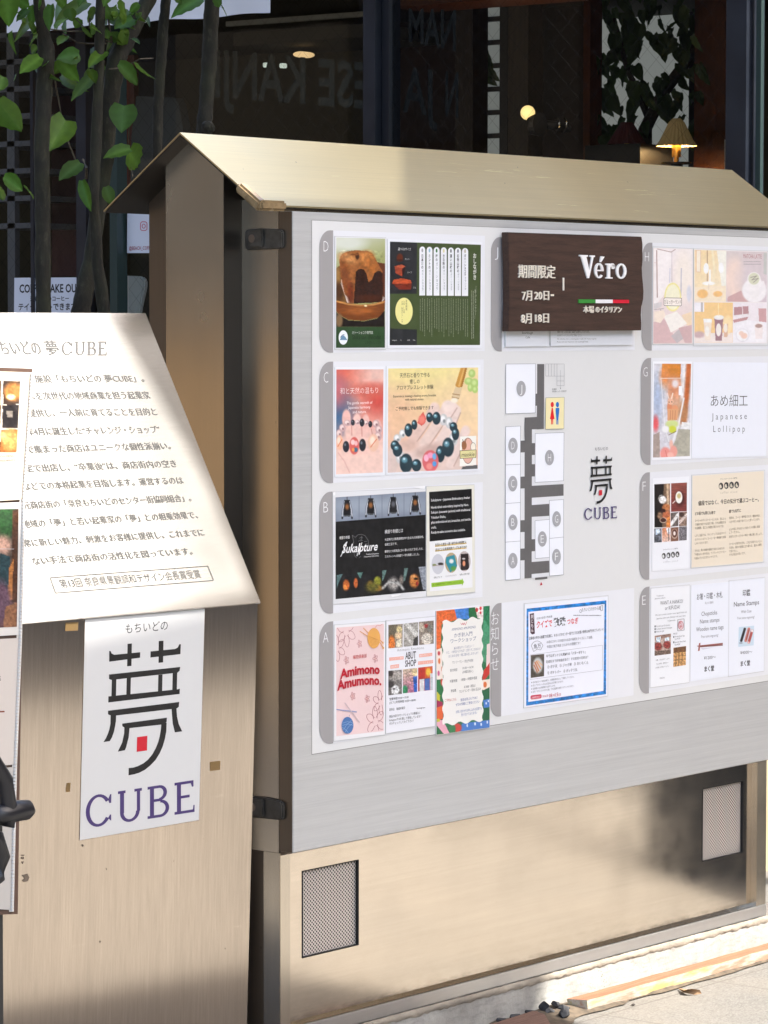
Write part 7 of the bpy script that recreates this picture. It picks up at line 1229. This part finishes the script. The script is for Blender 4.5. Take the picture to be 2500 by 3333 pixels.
cslab([sd_, sc_, sb_, sa_, (sa_[0]+.02, ybt), (rp2[0], ybt), rp1, (5.6, rp1[1]), (5.6, yfr), (xk, yfr), (xk, kf), (sd_[0]+.03, kf)], HC)
cslab([(-4.4, yt_+.3), (3.4, yt_+.3), (3.4, 1.2), (-4.4, 1.2)], HC)
cslab([(-3.2, kf), (xp, kf-.0), (xp, -6.3), (-3.2, -6.3)], HC+.07)
for x, y in ((-3.1, -6.2), (xp-.1, -6.2), (-4.3, 1.1), (5.5, yt_-.1), (5.5, yfr+.1)): MB().box(x-.05, x+.05, y-.05, y+.05, 0, HC).build('post', NAVYD, canopy)
MB().box(-8, 12.6, -15.5, -11.0, HC, HC+.08).build('canopy_panel', BLOCKER_MAT, c2_)
for x in (-7, 0, 7): MB().box(x-.06, x+.06, -11.1, -10.98, 0, HC).build('post', NAVYD, c2_)
def house(name, x0, x1, y0, y1, h, wall_m, face, label, win=None, shop=True):
    """a plain street house with real openings drawn on its street face: face = axis and sign the facade looks to"""
    t = thing(name, label, 'building', ((x0+x1)/2, (y0+y1)/2, 0)); MB().box(x0, x1, y0, y1, 0, h).build('wall', wall_m, t); MB().box(x0-.2, x1+.2, y0-.2, y1+.2, h, h+.18).build('roof', DKW, t)
    ax, sg = face; rnd = random.Random(int(x0*7+y0)); lo, hi = (x0, x1) if ax == 'y' else (y0, y1); a = lo+.6
    fpos = (y1 if sg > 0 else y0) if ax == 'y' else (x1 if sg > 0 else x0)
    while a < hi-1.5:
        w = 1.4
        for zc0, zc1 in ((.3, 2.5), (3.4, 4.8), (5.9, 7.2)):
            if zc1 > h-.3: continue
            b = (a, a+w, *sorted((fpos, fpos+.04*sg)), zc0, zc1) if ax == 'y' else (*sorted((fpos, fpos+.04*sg)), a, a+w, zc0, zc1)
            wf = MB().box(*b).build('window', NAVYD, t)
        a += 2.3
    return t
CRW = plain('cream_render', (.50, .42, .30), .9, vary=.15, scale=1); BRW = plain('brown_render', (.055, .046, .036), .9, vary=.15, scale=1); BRD = plain('black_boarding', (.022, .019, .015), .9); TANW = plain('tan_render', (.30, .205, .115), .9, vary=.15, scale=1)
house('street_house', 8.8, 12.7, -17, -10.5, 6.2, CRW, ('y', 1), 'cream rendered house across the street'); house('street_house', 13, 22, -22, .6, 16, TANW, ('x', -1), 'tall tan building at the right end of the street'); house('street_house', -2, 8.6, -16, -9.5, 5.6, TANW, ('y', 1), 'low tan house across the street'); house('street_house', -13.5, -7.2, .3, 13.6, 9.0, BRW, ('x', 1), 'tall dark brown house along the left of the court'); house('street_house', -17, 3.0, 13.5, 18, 10.0, BRD, ('y', -1), 'tall nearly black house closing the back of the court')
o = MB().box(-7.19, -7.08, .3, 13.4, 0, 1.93).build('wooden_hoarding', mk_wood('ochre_boards', (.15, .10, .052), (.24, .16, .085), (4, 9, .8), .8, .3)); MB().box(-7.07, -7.0, .3, 13.4, 0, 1.05).build('base_boards', DKW, o); origin_to(o, (-7.13, 6.8, 0)); tag(o, 'added unseen ochre fence along the foot of the dark brown house', 'fence')  # added unseen panel, mirrored as a warm tone in the end posts
dark_block = thing('vending_cabinet', 'added unseen navy block standing to the right of the notice board', 'cabinet', (3.67, -.85, 0)); MB().box(3.42, 3.92, -1.1, -.6, 0, .95).build('body', NAVY, dark_block, bevel=.01); MB().box(3.405, 3.42, -1.05, -.65, .1, .88).build('door', NAVYD, dark_block)  # added unseen block, mirrored as the dark patch in the base panel
bpy.data.objects.remove(_to)
